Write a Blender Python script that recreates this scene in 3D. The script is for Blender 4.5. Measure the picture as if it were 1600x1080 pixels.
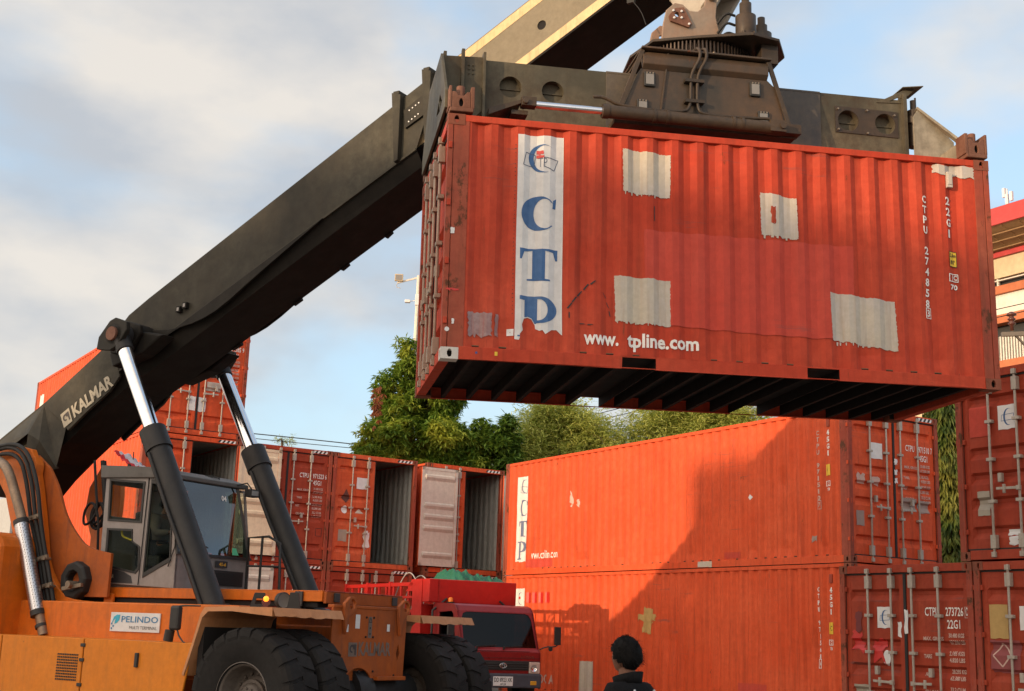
import bpy, bmesh, math, random
from math import radians, sin, cos, pi, tan, atan2
from mathutils import Vector, Matrix, Euler
from mathutils.geometry import tessellate_polygon
random.seed(7)
for o in list(bpy.data.objects): bpy.data.objects.remove(o)
scene = bpy.context.scene
COL = scene.collection
# ------------------------------------------------------------ camera
PITCH, ROLL, CAMH = 0.2208784, 0.0356209, 1.3814
cam = bpy.data.cameras.new('camera'); cam.sensor_width = 36; cam.lens = 45.281; cam.clip_end = 3000; cam.clip_start = .05
camo = bpy.data.objects.new('camera', cam); COL.objects.link(camo)
F = Vector((0, cos(PITCH), sin(PITCH))); U0 = Vector((0, -sin(PITCH), cos(PITCH))); R0 = Vector((1, 0, 0))
Rr = R0*cos(ROLL)+U0*sin(ROLL); Uu = U0*cos(ROLL)-R0*sin(ROLL)
camo.matrix_world = Matrix(((Rr.x, Uu.x, -F.x, 0), (Rr.y, Uu.y, -F.y, 0), (Rr.z, Uu.z, -F.z, CAMH), (0, 0, 0, 1)))
scene.camera = camo
# ------------------------------------------------------------ light
SUN_AZ, SUN_EL = 39.5, 8.7        # direction the light travels (deg from +X), height of the sun
sd = Vector((cos(radians(SUN_AZ))*cos(radians(SUN_EL)), sin(radians(SUN_AZ))*cos(radians(SUN_EL)), -sin(radians(SUN_EL))))
sl = bpy.data.lights.new('sun', 'SUN'); sl.energy = 3.5; sl.angle = radians(.5); sl.color = (1, .70, .42)
so = bpy.data.objects.new('sun', sl); COL.objects.link(so); so.rotation_euler = sd.to_track_quat('-Z', 'Y').to_euler(); so.location = (-40, -40, 30)
world = bpy.data.worlds.new('World'); scene.world = world; world.use_nodes = True
nt = world.node_tree; N = nt.nodes; Lk = nt.links; N.clear()
def wn(t, **k):
    n = N.new(t)
    for a, b in k.items(): setattr(n, a, b)
    return n
out = wn('ShaderNodeOutputWorld'); bg = wn('ShaderNodeBackground'); bg.inputs['Strength'].default_value = .15
sky = wn('ShaderNodeTexSky', sky_type='NISHITA', sun_disc=False); sky.sun_elevation = radians(SUN_EL)
sky.sun_rotation = atan2(-sd.x, -sd.y); sky.air_density = 1.0; sky.dust_density = 1.5; sky.ozone_density = 1.2
tc = wn('ShaderNodeTexCoord')
mp = wn('ShaderNodeMapping'); mp.inputs['Scale'].default_value = (1.0, 1.0, 2.0); mp.inputs['Location'].default_value = (3.1, .4, 1.7)
Lk.new(tc.outputs['Generated'], mp.inputs['Vector'])
n1 = wn('ShaderNodeTexNoise'); n1.inputs['Scale'].default_value = 2.6; n1.inputs['Detail'].default_value = 5; n1.inputs['Roughness'].default_value = .50; n1.inputs['Distortion'].default_value = .25
n2 = wn('ShaderNodeTexNoise'); n2.inputs['Scale'].default_value = 4.6; n2.inputs['Detail'].default_value = 6; n2.inputs['Roughness'].default_value = .5
Lk.new(mp.outputs[0], n1.inputs['Vector']); Lk.new(mp.outputs[0], n2.inputs['Vector'])
r1 = wn('ShaderNodeValToRGB'); r1.color_ramp.elements[0].position = .40; r1.color_ramp.elements[0].color = (0, 0, 0, 1); r1.color_ramp.elements[1].position = .60
r1.color_ramp.elements[1].color = (1, 1, 1, 1); r1.color_ramp.interpolation = 'EASE'
Lk.new(n1.outputs['Fac'], r1.inputs[0])
cc = wn('ShaderNodeValToRGB')      # colour of the cloud itself: grey bellies, creamy lit heads
cc.color_ramp.elements[0].position = .40; cc.color_ramp.elements[0].color = (3.55, 3.65, 3.85, 1)
cc.color_ramp.elements[1].position = .62; cc.color_ramp.elements[1].color = (5.7, 5.2, 4.6, 1)
Lk.new(n2.outputs['Fac'], cc.inputs[0])
skm = wn('ShaderNodeMix', data_type='RGBA', blend_type='ADD'); skm.inputs[0].default_value = 1.0
skc = wn('ShaderNodeRGB'); skc.outputs[0].default_value = (2.0, 2.7, 3.5, 1)      # thin bright haze over the blue
cap = wn('ShaderNodeMix', data_type='RGBA', blend_type='DARKEN'); cap.inputs[0].default_value = 1.0; cap.inputs[7].default_value = (4.5, 3.9, 3.6, 1)   # upper limit added to hold down the sky's glow round the low sun
Lk.new(sky.outputs[0], cap.inputs[6]); Lk.new(cap.outputs[2], skm.inputs[6]); Lk.new(skc.outputs[0], skm.inputs[7])
mx = wn('ShaderNodeMix', data_type='RGBA')
ml_ = wn('ShaderNodeMath', operation='MULTIPLY'); ml_.inputs[1].default_value = .88
Lk.new(r1.outputs[0], ml_.inputs[0]); Lk.new(ml_.outputs[0], mx.inputs[0]); Lk.new(skm.outputs[2], mx.inputs[6]); Lk.new(cc.outputs[0], mx.inputs[7])
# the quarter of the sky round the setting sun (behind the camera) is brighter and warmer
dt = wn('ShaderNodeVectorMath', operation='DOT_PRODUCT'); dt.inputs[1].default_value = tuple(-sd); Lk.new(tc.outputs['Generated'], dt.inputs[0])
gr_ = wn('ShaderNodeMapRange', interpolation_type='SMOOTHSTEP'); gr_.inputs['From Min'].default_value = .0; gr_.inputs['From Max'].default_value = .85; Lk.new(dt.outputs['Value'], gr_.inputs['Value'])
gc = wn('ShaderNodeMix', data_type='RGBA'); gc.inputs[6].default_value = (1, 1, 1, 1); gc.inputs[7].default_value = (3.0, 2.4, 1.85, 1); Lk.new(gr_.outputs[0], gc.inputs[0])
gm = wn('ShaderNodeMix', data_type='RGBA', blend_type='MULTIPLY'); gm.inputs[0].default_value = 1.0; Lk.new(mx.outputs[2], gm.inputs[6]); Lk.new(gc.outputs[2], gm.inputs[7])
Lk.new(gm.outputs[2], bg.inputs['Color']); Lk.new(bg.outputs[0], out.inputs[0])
scene.view_settings.view_transform = 'Standard'; scene.view_settings.look = 'None'; scene.view_settings.exposure = 0.06; scene.view_settings.gamma = 1
scene.render.engine = 'CYCLES'
scene.cycles.max_bounces = 6; scene.cycles.transparent_max_bounces = 12

# ------------------------------------------------------------ materials
MATS = {}
def _new(name):
    m = bpy.data.materials.new(name); m.use_nodes = True
    return m, m.node_tree.nodes, m.node_tree.links, m.node_tree.nodes['Principled BSDF']
def mix(nd, lk, fac, a, b, blend='MIX'):
    x = nd.new('ShaderNodeMix'); x.data_type = 'RGBA'; x.blend_type = blend
    if isinstance(fac, (int, float)): x.inputs[0].default_value = fac
    else: lk.new(fac, x.inputs[0])
    for i, v in ((6, a), (7, b)):
        if isinstance(v, (tuple, list)): x.inputs[i].default_value = (*v[:3], 1)
        else: lk.new(v, x.inputs[i])
    return x.outputs[2]
def noise(nd, lk, vec, scale, detail=5, rough=.6, sc3=None, loc=None):
    if sc3 or loc:
        m = nd.new('ShaderNodeMapping'); lk.new(vec, m.inputs[0])
        if sc3: m.inputs['Scale'].default_value = sc3
        if loc: m.inputs['Location'].default_value = loc
        vec = m.outputs[0]
    n = nd.new('ShaderNodeTexNoise'); n.inputs['Scale'].default_value = scale; n.inputs['Detail'].default_value = detail; n.inputs['Roughness'].default_value = rough
    lk.new(vec, n.inputs['Vector']); return n.outputs['Fac']
def ramp(nd, lk, fac, a, b):
    r = nd.new('ShaderNodeMapRange'); r.inputs['From Min'].default_value = a; r.inputs['From Max'].default_value = b; r.clamp = True
    lk.new(fac, r.inputs['Value']); return r.outputs[0]
def paint(name, col, fade=.25, fadecol=None, streak=.35, dirt=(.05, .035, .03), rust=0., rustcol=(.13, .045, .018), rough=.5, metal=0, bump=.12, scale=1., spec=.3, grime=0., scrape=0.):
    """weathered paint: faded areas, running streaks, rust spots, slight dents"""
    if name in MATS: return MATS[name]
    m, nd, lk, bs = _new(name)
    t = nd.new('ShaderNodeTexCoord'); oi = nd.new('ShaderNodeObjectInfo')
    v = nd.new('ShaderNodeVectorMath'); v.operation = 'MULTIPLY_ADD'
    v.inputs[1].default_value = (1, 1, 1); lk.new(t.outputs['Object'], v.inputs[0])
    cb = nd.new('ShaderNodeCombineXYZ'); ms = nd.new('ShaderNodeMath'); ms.operation = 'MULTIPLY'; ms.inputs[1].default_value = 37.0
    lk.new(oi.outputs['Random'], ms.inputs[0])
    for i in range(3): lk.new(ms.outputs[0], cb.inputs[i])
    lk.new(cb.outputs[0], v.inputs[2]); vec = v.outputs[0]
    fadecol = fadecol or tuple(min(1, c*1.5+.03) for c in col)
    c = mix(nd, lk, ramp(nd, lk, noise(nd, lk, vec, .7*scale, 4), .35, .72), col, tuple(a+(b-a)*fade for a, b in zip(col, fadecol)))
    c = mix(nd, lk, ramp(nd, lk, noise(nd, lk, vec, 9*scale, 6, .7), .3, .9), c, tuple(x*.72 for x in col))
    if streak:
        s = noise(nd, lk, vec, 1.0*scale, 5, .65, (9, 9, .55)); s = ramp(nd, lk, s, .5, .78)
        mm = nd.new('ShaderNodeMath'); mm.operation = 'MULTIPLY'; mm.inputs[1].default_value = streak; lk.new(s, mm.inputs[0])
        c = mix(nd, lk, mm.outputs[0], c, dirt)
    if grime:
        s = ramp(nd, lk, noise(nd, lk, vec, 1.7*scale, 8, .75, None, (3, 5, 1)), .47, .66)
        mm = nd.new('ShaderNodeMath'); mm.operation = 'MULTIPLY'; mm.inputs[1].default_value = grime; lk.new(s, mm.inputs[0])
        c = mix(nd, lk, mm.outputs[0], c, dirt)
    if scrape:      # long shallow scrapes and rubbed paint across the ribs
        a = ramp(nd, lk, noise(nd, lk, vec, 1.0, 7, .7, (.9, .9, 13), (2, 9, 4)), .60, .66); b_ = ramp(nd, lk, noise(nd, lk, vec, .8, 3, .5, None, (8, 3, 6)), .50, .62)
        mm = nd.new('ShaderNodeMath'); mm.operation = 'MULTIPLY'; lk.new(a, mm.inputs[0]); lk.new(b_, mm.inputs[1]); m3 = nd.new('ShaderNodeMath'); m3.operation = 'MULTIPLY'; m3.inputs[1].default_value = scrape; lk.new(mm.outputs[0], m3.inputs[0])
        c = mix(nd, lk, m3.outputs[0], c, tuple(x*.35+.05 for x in col))
        a = ramp(nd, lk, noise(nd, lk, vec, 1.0, 8, .75, (14, 14, 1.6), (5, 2, 1)), .64, .70)
        mm = nd.new('ShaderNodeMath'); mm.operation = 'MULTIPLY'; mm.inputs[1].default_value = scrape*.8; lk.new(a, mm.inputs[0]); c = mix(nd, lk, mm.outputs[0], c, (.16, .05, .025))
    rr = None
    if rust:
        s = noise(nd, lk, vec, 4.5*scale, 9, .72, (1, 1, .6), (7, 1, 2)); rr = ramp(nd, lk, s, .70-.2*rust, .76-.2*rust)
        c = mix(nd, lk, rr, c, rustcol)
    lk.new(c, bs.inputs['Base Color'])
    bs.inputs['Metallic'].default_value = metal; bs.inputs['Specular IOR Level'].default_value = spec
    rn = nd.new('ShaderNodeMapRange'); lk.new(noise(nd, lk, vec, 5*scale, 5), rn.inputs['Value'])
    rn.inputs['To Min'].default_value = max(.05, rough-.15); rn.inputs['To Max'].default_value = min(1, rough+.2); lk.new(rn.outputs[0], bs.inputs['Roughness'])
    if bump:
        b = nd.new('ShaderNodeBump'); b.inputs['Strength'].default_value = bump; b.inputs['Distance'].default_value = .05
        lk.new(noise(nd, lk, vec, 1.6*scale, 4, .6), b.inputs['Height'])
        b2 = nd.new('ShaderNodeBump'); b2.inputs['Strength'].default_value = bump*.8; b2.inputs['Distance'].default_value = .004
        lk.new(noise(nd, lk, vec, 40*scale, 3), b2.inputs['Height']); lk.new(b.outputs[0], b2.inputs['Normal']); lk.new(b2.outputs[0], bs.inputs['Normal'])
    MATS[name] = m; return m
def plain(name, col, rough=.5, metal=0, emit=0, alpha=1, trans=0):
    if name in MATS: return MATS[name]
    m, nd, lk, bs = _new(name)
    t = nd.new('ShaderNodeTexCoord')
    c = mix(nd, lk, noise(nd, lk, t.outputs['Object'], 12, 4), tuple(x*.8 for x in col), tuple(min(1, x*1.15) for x in col))
    lk.new(c, bs.inputs['Base Color']); bs.inputs['Roughness'].default_value = rough; bs.inputs['Metallic'].default_value = metal
    if emit: bs.inputs['Emission Color'].default_value = (*col, 1); bs.inputs['Emission Strength'].default_value = emit
    if trans: bs.inputs['Transmission Weight'].default_value = trans
    if alpha < 1: bs.inputs['Alpha'].default_value = alpha
    MATS[name] = m; return m
def glass(name, tint, rough=.03, dens=.35, gl_=.8):
    """thin tinted pane: part mirror, part tinted see-through"""
    if name in MATS: return MATS[name]
    m = bpy.data.materials.new(name); m.use_nodes = True; nd = m.node_tree.nodes; lk = m.node_tree.links; nd.clear()
    o = nd.new('ShaderNodeOutputMaterial'); tr = nd.new('ShaderNodeBsdfTransparent'); tr.inputs[0].default_value = (*tint, 1)
    gl = nd.new('ShaderNodeBsdfGlossy'); gl.inputs['Roughness'].default_value = rough; gl.inputs['Color'].default_value = (gl_*.92, gl_, gl_*1.08, 1)
    lw = nd.new('ShaderNodeLayerWeight'); lw.inputs[0].default_value = .5; fr = nd.new('ShaderNodeMath'); fr.operation = 'POWER'; fr.inputs[1].default_value = 4.0; lk.new(lw.outputs['Facing'], fr.inputs[0]); a = nd.new('ShaderNodeMath'); a.operation = 'ADD'; a.inputs[1].default_value = dens
    lk.new(fr.outputs[0], a.inputs[0]); ms = nd.new('ShaderNodeMixShader'); lk.new(a.outputs[0], ms.inputs[0]); lk.new(tr.outputs[0], ms.inputs[1]); lk.new(gl.outputs[0], ms.inputs[2])
    lk.new(ms.outputs[0], o.inputs[0]); MATS[name] = m; return m

# ------------------------------------------------------------ mesh helpers
_fills = {}
def fill2d(loops):
    """triangles of an outline with holes, by the 2D curve fill"""
    key = tuple(tuple((round(x, 5), round(y, 5)) for x, y in lp) for lp in loops)
    if key in _fills: return _fills[key]
    cu = bpy.data.curves.new('f', 'CURVE'); cu.dimensions = '2D'; cu.fill_mode = 'FRONT'
    for lp in loops:
        s = cu.splines.new('POLY'); s.points.add(len(lp)-1)
        for i, (x, y) in enumerate(lp): s.points[i].co = (x, y, 0, 1)
        s.use_cyclic_u = True
    ob = bpy.data.objects.new('f', cu); COL.objects.link(ob); bpy.context.view_layer.update()
    me = bpy.data.meshes.new_from_object(ob.evaluated_get(bpy.context.evaluated_depsgraph_get()))
    r = ([tuple(v.co[:2]) for v in me.vertices], [tuple(p.vertices) for p in me.polygons])
    bpy.data.objects.remove(ob); bpy.data.curves.remove(cu); bpy.data.meshes.remove(me); _fills[key] = r
    return r
class MB:
    def __init__(s): s.v = []; s.f = []; s.m = []; s.s = []
    def add(s, vs, fs, m=0, sm=False):
        b = len(s.v); s.v += [tuple(v) for v in vs]
        for f in fs: s.f.append(tuple(i+b for i in f)); s.m.append(m); s.s.append(sm)
        return s
    def box(s, a, b, m=0):
        x0, y0, z0 = a; x1, y1, z1 = b
        if x0 > x1: x0, x1 = x1, x0
        if y0 > y1: y0, y1 = y1, y0
        if z0 > z1: z0, z1 = z1, z0
        return s.add([(x0, y0, z0), (x1, y0, z0), (x1, y1, z0), (x0, y1, z0), (x0, y0, z1), (x1, y0, z1), (x1, y1, z1), (x0, y1, z1)],
                     [(0, 3, 2, 1), (4, 5, 6, 7), (0, 1, 5, 4), (1, 2, 6, 5), (2, 3, 7, 6), (3, 0, 4, 7)], m)
    def beam(s, p0, p1, w, h, m=0, up=(0, 0, 1)):
        p0 = Vector(p0); p1 = Vector(p1); d = (p1-p0).normalized(); u = Vector(up); sd_ = d.cross(u)
        if sd_.length < 1e-4: sd_ = d.cross(Vector((1, 0, 0)))
        sd_.normalize(); u = sd_.cross(d).normalized(); vs = []
        for p in (p0, p1):
            for a, b in ((-1, -1), (1, -1), (1, 1), (-1, 1)): vs.append(p+sd_*(a*w/2)+u*(b*h/2))
        return s.add(vs, [(3, 2, 1, 0), (4, 5, 6, 7), (0, 1, 5, 4), (1, 2, 6, 5), (2, 3, 7, 6), (3, 0, 4, 7)], m)
    def cyl(s, p0, p1, r0, r1=None, n=16, m=0, caps=True, mc=None):
        p0 = Vector(p0); p1 = Vector(p1); r1 = r0 if r1 is None else r1; d = (p1-p0).normalized()
        a = d.orthogonal().normalized(); b = d.cross(a); vs = []
        for p, r in ((p0, r0), (p1, r1)):
            for i in range(n): t = 2*pi*i/n; vs.append(p+a*(cos(t)*r)+b*(sin(t)*r))
        s.add(vs, [(i, (i+1) % n, n+(i+1) % n, n+i) for i in range(n)], m, True)
        if caps:
            mc = m if mc is None else mc
            s.add(vs[:n], [tuple(range(n))[::-1]], mc); s.add(vs[n:], [tuple(range(n))], mc)
        return s
    def tube(s, pts, r, n=8, m=0, smooth=0):
        pts = [Vector(p) for p in pts]
        for _ in range(smooth):
            q = [pts[0]]
            for a, b in zip(pts, pts[1:]): q += [a.lerp(b, .25), a.lerp(b, .75)]
            pts = q+[pts[-1]]
        vs = []; up = None
        for i, p in enumerate(pts):
            d = (pts[min(i+1, len(pts)-1)]-pts[max(i-1, 0)]).normalized()
            if up is None: up = d.orthogonal().normalized()
            up = (up-d*up.dot(d)).normalized(); b = d.cross(up)
            for k in range(n): t = 2*pi*k/n; vs.append(p+up*(cos(t)*r)+b*(sin(t)*r))
        fs = []
        for i in range(len(pts)-1):
            for k in range(n): fs.append((i*n+k, i*n+(k+1) % n, (i+1)*n+(k+1) % n, (i+1)*n+k))
        s.add(vs, fs, m, True); s.add(vs[:n], [tuple(range(n))[::-1]], m); s.add(vs[-n:], [tuple(range(n))], m); return s
    def lathe(s, prof, o, ax, n=48, m=0, sm=True):
        """prof: list of (radius, height along axis)"""
        o = Vector(o); ax = Vector(ax).normalized(); a = ax.orthogonal().normalized(); b = ax.cross(a); vs = []
        for r, h in prof:
            for i in range(n): t = 2*pi*i/n; vs.append(o+ax*h+a*(cos(t)*r)+b*(sin(t)*r))
        fs = []
        for j in range(len(prof)-1):
            for i in range(n): fs.append((j*n+i, j*n+(i+1) % n, (j+1)*n+(i+1) % n, (j+1)*n+i))
        return s.add(vs, fs, m, sm)
    def plate(s, loops, fr, t, m=0, me=None):
        """flat plate with holes; fr=(origin, ex, ey, ez) ; thickness t along ez"""
        o, ex, ey, ez = [Vector(q) for q in fr]; me = m if me is None else me
        pts = [p for lp in loops for p in lp]
        tri = tessellate_polygon([[Vector((x*200, y*200, 0)) for x, y in lp] for lp in loops])
        n = len(pts)
        f0 = [o+ex*x+ey*y for x, y in pts]; f1 = [p+ez*t for p in f0]
        if len(loops) > 1:
            V_, T_ = fill2d(loops); g0 = [o+ex*x+ey*y for x, y in V_]; s.add(g0, T_, m); s.add([p+ez*t for p in g0], T_, m)
        else: s.add(f0, [tuple(a) for a in tri], m); s.add(f1, [tuple(a) for a in tri], m)
        k = 0
        for lp in loops:
            L_ = len(lp)
            for i in range(L_):
                a, b = k+i, k+(i+1) % L_; s.add([f0[a], f0[b], f1[b], f1[a]], [(0, 1, 2, 3)], me)
            k += L_
        return s
    def build(s, name, mats, parent=None, bevel=0, recalc=True):
        me = bpy.data.meshes.new(name); me.from_pydata([tuple(v) for v in s.v], [], s.f)
        if not isinstance(mats, (list, tuple)): mats = [mats]
        for m in mats: me.materials.append(m)
        me.polygons.foreach_set('material_index', s.m); me.polygons.foreach_set('use_smooth', s.s)
        if recalc:
            bm = bmesh.new(); bm.from_mesh(me)
            if bevel: bmesh.ops.remove_doubles(bm, verts=bm.verts, dist=.0002)
            bmesh.ops.recalc_face_normals(bm, faces=bm.faces); bm.to_mesh(me); bm.free()
        me.update(); o = bpy.data.objects.new(name, me); COL.objects.link(o)
        if parent: o.parent = parent
        if bevel:
            b = o.modifiers.new('bevel', 'BEVEL'); b.width = bevel; b.segments = 2; b.limit_method = 'ANGLE'; b.angle_limit = radians(40)
        return o
def circle(x, y, r, n=20, a0=0): return [(x+r*cos(a0+2*pi*i/n), y+r*sin(a0+2*pi*i/n)) for i in range(n)]
def ellipse(x, y, rx, ry, n=20): return [(x+rx*cos(2*pi*i/n), y+ry*sin(2*pi*i/n)) for i in range(n)]
def tag(o, label=None, cat=None, group=None, kind=None):
    if label: o['label'] = label
    if cat: o['category'] = cat
    if group: o['group'] = group
    if kind: o['kind'] = kind
    return o
def empty(name, mat=None, **k):
    o = bpy.data.objects.new(name, None); COL.objects.link(o); o.empty_display_size = .3
    if mat is not None: o.matrix_world = mat
    return tag(o, **k)
def frame(o, x, y, z):
    m = Matrix.Identity(4)
    for i, c in enumerate((x, y, z, o)):
        for j in range(3): m[j][i] = c[j]
    return m
def yawm(o, yaw): return Matrix.Translation(Vector(o)) @ Matrix.Rotation(yaw, 4, 'Z')

# ------------------------------------------------------------ flat shapes (text, letters, patches) as 2D meshes
def text2d(txt, x0, y0, x1, y1, bold=0.03):
    cu = bpy.data.curves.new('t', 'FONT'); cu.body = txt; cu.resolution_u = 2; cu.offset = bold; cu.align_x = 'LEFT'
    ob = bpy.data.objects.new('t', cu); COL.objects.link(ob); bpy.context.view_layer.update()
    me = bpy.data.meshes.new_from_object(ob.evaluated_get(bpy.context.evaluated_depsgraph_get()))
    vs = [tuple(v.co[:2]) for v in me.vertices]; fs = [tuple(p.vertices) for p in me.polygons]
    bpy.data.objects.remove(ob); bpy.data.curves.remove(cu); bpy.data.meshes.remove(me)
    if not vs: return [], []
    ax, bx = min(v[0] for v in vs), max(v[0] for v in vs); ay, by = min(v[1] for v in vs), max(v[1] for v in vs)
    return [(x0+(v[0]-ax)/(bx-ax)*(x1-x0), y0+(v[1]-ay)/max(1e-6, by-ay)*(y1-y0)) for v in vs], fs
def vtext2d(txt, x0, x1, ztop, zbot, gap=.25):
    n = len(txt); h = (ztop-zbot)/(n-gap); V = []; Fc = []
    for i, ch in enumerate(txt):
        if ch == ' ': continue
        zt = ztop-i*h; nar = (x1-x0)*(.30 if ch in '1I' else 0)
        v, f = text2d(ch, x0+nar, zt-h*(1-gap), x1-nar, zt, .03); b = len(V); V += v; Fc += [tuple(q+b for q in p) for p in f]
    return V, Fc
def poly2d(pts):
    t = tessellate_polygon([[Vector((x, y, 0)) for x, y in pts]]); return list(pts), [tuple(a) for a in t]
def join2d(*a):
    V = []; Fc = []
    for v, f in a: b = len(V); V += v; Fc += [tuple(q+b for q in p) for p in f]
    return V, Fc
def box2d(x0, y0, x1, y1, t):
    r = lambda a, b, c, d: poly2d([(a, b), (c, b), (c, d), (a, d)])
    return join2d(r(x0, y0, x1, y0+t), r(x0, y1-t, x1, y1), r(x0, y0+t, x0+t, y1-t), r(x1-t, y0+t, x1, y1-t))
def ragged(x0, y0, x1, y1, j=.012, n=14, seed=0, corners=None):
    rnd = random.Random(seed); c = corners or [(x0, y0), (x1, y0), (x1, y1), (x0, y1)]; pts = []
    for k in range(4):
        a, b = c[k], c[(k+1) % 4]; jj = j*(2.2 if k in (0,) else 1)
        for i in range(n):
            t = i/n; pts.append((a[0]+(b[0]-a[0])*t+rnd.uniform(-jj, jj)*(i > 0), a[1]+(b[1]-a[1])*t+rnd.uniform(-jj, jj)*(i > 0)))
    return poly2d(pts)
def letterC(x0, y0, x1, y1, thin=.07, fat=.40):
    w, h = x1-x0, y1-y0; P = lambda u, v: (x0+u*w, y0+v*h)
    o = [P(.5+.5*cos(radians(a)), .5+.5*sin(radians(a))) for a in range(38, 323, 8)]
    i = [P(.64+.29*cos(radians(a)), .5+(.5-thin)*sin(radians(a))) for a in range(310, 49, -8)]
    c = poly2d(o+i); s1 = poly2d([P(.86, .66), P(.95, .66), P(.97, .97), P(.88, .90)])
    return join2d(c, s1)
def letterT(x0, y0, x1, y1):
    w, h = x1-x0, y1-y0; P = lambda u, v: (x0+u*w, y0+v*h)
    return join2d(poly2d([P(0, 1), P(0, .66), P(.05, .66), P(.12, .90), P(.34, .94), P(.34, .06), P(.2, .05), P(.2, 0), P(.8, 0), P(.8, .05), P(.66, .06), P(.66, .94), P(.88, .90), P(.95, .66), P(1, .66), P(1, 1)]))
def letterP(x0, y0, x1, y1):
    w, h = x1-x0, y1-y0; P = lambda u, v: (x0+u*w, y0+v*h)
    st = poly2d([P(0, 1), P(0, .94), P(.12, .93), P(.12, .07), P(0, .06), P(0, 0), P(.58, 0), P(.58, .06), P(.45, .07), P(.45, 1)])
    o = [P(.5+.5*cos(radians(a)), .70+.30*sin(radians(a))) for a in range(90, -91, -10)]
    i = [P(.5+.20*cos(radians(a)), .70+.24*sin(radians(a))) for a in range(-90, 91, 10)]
    return join2d(st, poly2d([P(.45, 1)]+o+[P(.45, .4), P(.45, .46)]+i+[P(.45, .94)]))
def crescent(x0, y0, x1, y1):
    w, h = x1-x0, y1-y0; P = lambda u, v: (x0+u*w, y0+v*h)
    o = [P(.62+.62*cos(radians(a)), .5+.5*sin(radians(a))) for a in range(50, 291, 8)]
    i = [P(.72+.5*cos(radians(a)), .5+.47*sin(radians(a))) for a in range(286, 53, -8)]
    return poly2d(o+i)
def decal(name, shape, mapper, mat, parent, breaks=(), axis=0, label=None):
    """lay a flat shape on a (corrugated) face: cut at the folds, then map (s,z) to 3D"""
    V, Fc = shape
    if not V: return None
    bm = bmesh.new(); vs = [bm.verts.new((v[0], v[1], 0)) for v in V]
    for f in Fc:
        try: bm.faces.new([vs[i] for i in f])
        except ValueError: pass
    sets = [(axis, breaks)] if not (breaks and isinstance(breaks, dict)) else [(0, breaks['x']), (1, breaks['z'])]
    for axis, br_ in sets:
        lo = min(v[axis] for v in V); hi = max(v[axis] for v in V)
        for b in br_:
            if lo < b < hi:
                co = [0, 0, 0]; co[axis] = b; no = [0, 0, 0]; no[axis] = 1
                bmesh.ops.bisect_plane(bm, geom=bm.verts[:]+bm.edges[:]+bm.faces[:], plane_co=co, plane_no=no, dist=1e-5)
    for v in bm.verts: v.co = mapper(v.co.x, v.co.y)
    me = bpy.data.meshes.new(name); bm.to_mesh(me); bm.free(); me.materials.append(mat)
    o = bpy.data.objects.new(name, me); COL.objects.link(o); o.parent = parent
    if label: o['label'] = label
    return o
# ------------------------------------------------------------ shipping containers
CW = 2.438; PITCHC = .278
RED = dict(fade=.55, streak=.48, dirt=(.12, .03, .018), rust=.20, rough=.55, bump=.32, grime=.10, spec=.14, scrape=.8)
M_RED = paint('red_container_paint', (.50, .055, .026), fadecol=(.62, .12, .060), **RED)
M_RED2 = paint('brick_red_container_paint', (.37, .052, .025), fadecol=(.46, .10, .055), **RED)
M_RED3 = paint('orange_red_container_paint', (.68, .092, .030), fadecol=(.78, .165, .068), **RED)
M_RUSTY = paint('rusty_post_paint', (.34, .055, .032), fadecol=(.42, .13, .07), fade=.7, streak=.6, rust=.75, grime=.3, rough=.7, dirt=(.09, .035, .02), rustcol=(.10, .035, .015))
M_CAST = paint('worn_corner_steel', (.22, .065, .035), fade=.5, streak=.3, rust=.45, rough=.7)
M_CASTW = paint('white_painted_steel', (.62, .60, .56), fade=.2, streak=.2, rust=.15, rough=.6, dirt=(.2, .12, .08))
M_UNDER = paint('near_black_underside_paint', (.004, .002, .002), fade=.0, streak=0, rust=0, rough=.85, rustcol=(.03, .01, .006))  # even near-black colour for the underside of the container floors
M_ROD = paint('galvanised_rod', (.42, .38, .33), fade=.3, streak=.4, rust=.1, rough=.5, metal=.25, dirt=(.2, .09, .05), scale=3)
M_RODR = paint('rusty_galvanised_rod', (.36, .29, .23), fade=.3, streak=.6, rust=.3, rough=.55, metal=.2, dirt=(.16, .07, .035), scale=3)
M_GASK = plain('black_rubber_gasket', (.012, .012, .012), .7)
M_INN = paint('grey_liner', (.33, .34, .32), fade=.3, streak=.6, rust=0, rough=.65, dirt=(.09, .09, .085), bump=.1)
M_FLOOR = paint('plywood_floor', (.16, .10, .055), fade=.3, streak=.2, rough=.8)
M_WHT = paint('cream_door_lining', (.60, .55, .49), fade=.25, streak=.25, rust=.12, rough=.55, dirt=(.25, .16, .1), rustcol=(.30, .11, .03), bump=.1)
M_TXT = paint('white_stencil_paint', (.88, .86, .82), fade=.1, streak=.25, rough=.6, dirt=(.45, .2, .15), bump=0, scale=2)
M_TXTF = paint('faded_stencil_paint', (.60, .42, .36), fade=.2, streak=.35, rough=.6, dirt=(.45, .12, .08), bump=0, scale=2)
M_BLUE = paint('faded_blue_lettering', (.045, .13, .32), fade=.35, fadecol=(.16, .25, .40), streak=.1, rough=.6, bump=0, scale=2)
M_BLUEG = paint('greyed_blue_lettering', (.13, .17, .30), fade=.35, fadecol=(.3, .3, .38), streak=.1, rough=.6, bump=0, scale=2)
M_PANEL = paint('white_logo_panel', (.74, .73, .72), fade=.1, streak=.2, rough=.55, dirt=(.5, .4, .33), bump=.05)
M_PCREAM = paint('cream_patch_paint', (.56, .50, .40), fade=.8, fadecol=(.47, .44, .47), streak=.6, rough=.7, dirt=(.40, .28, .19), bump=.1, scale=2)
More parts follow.
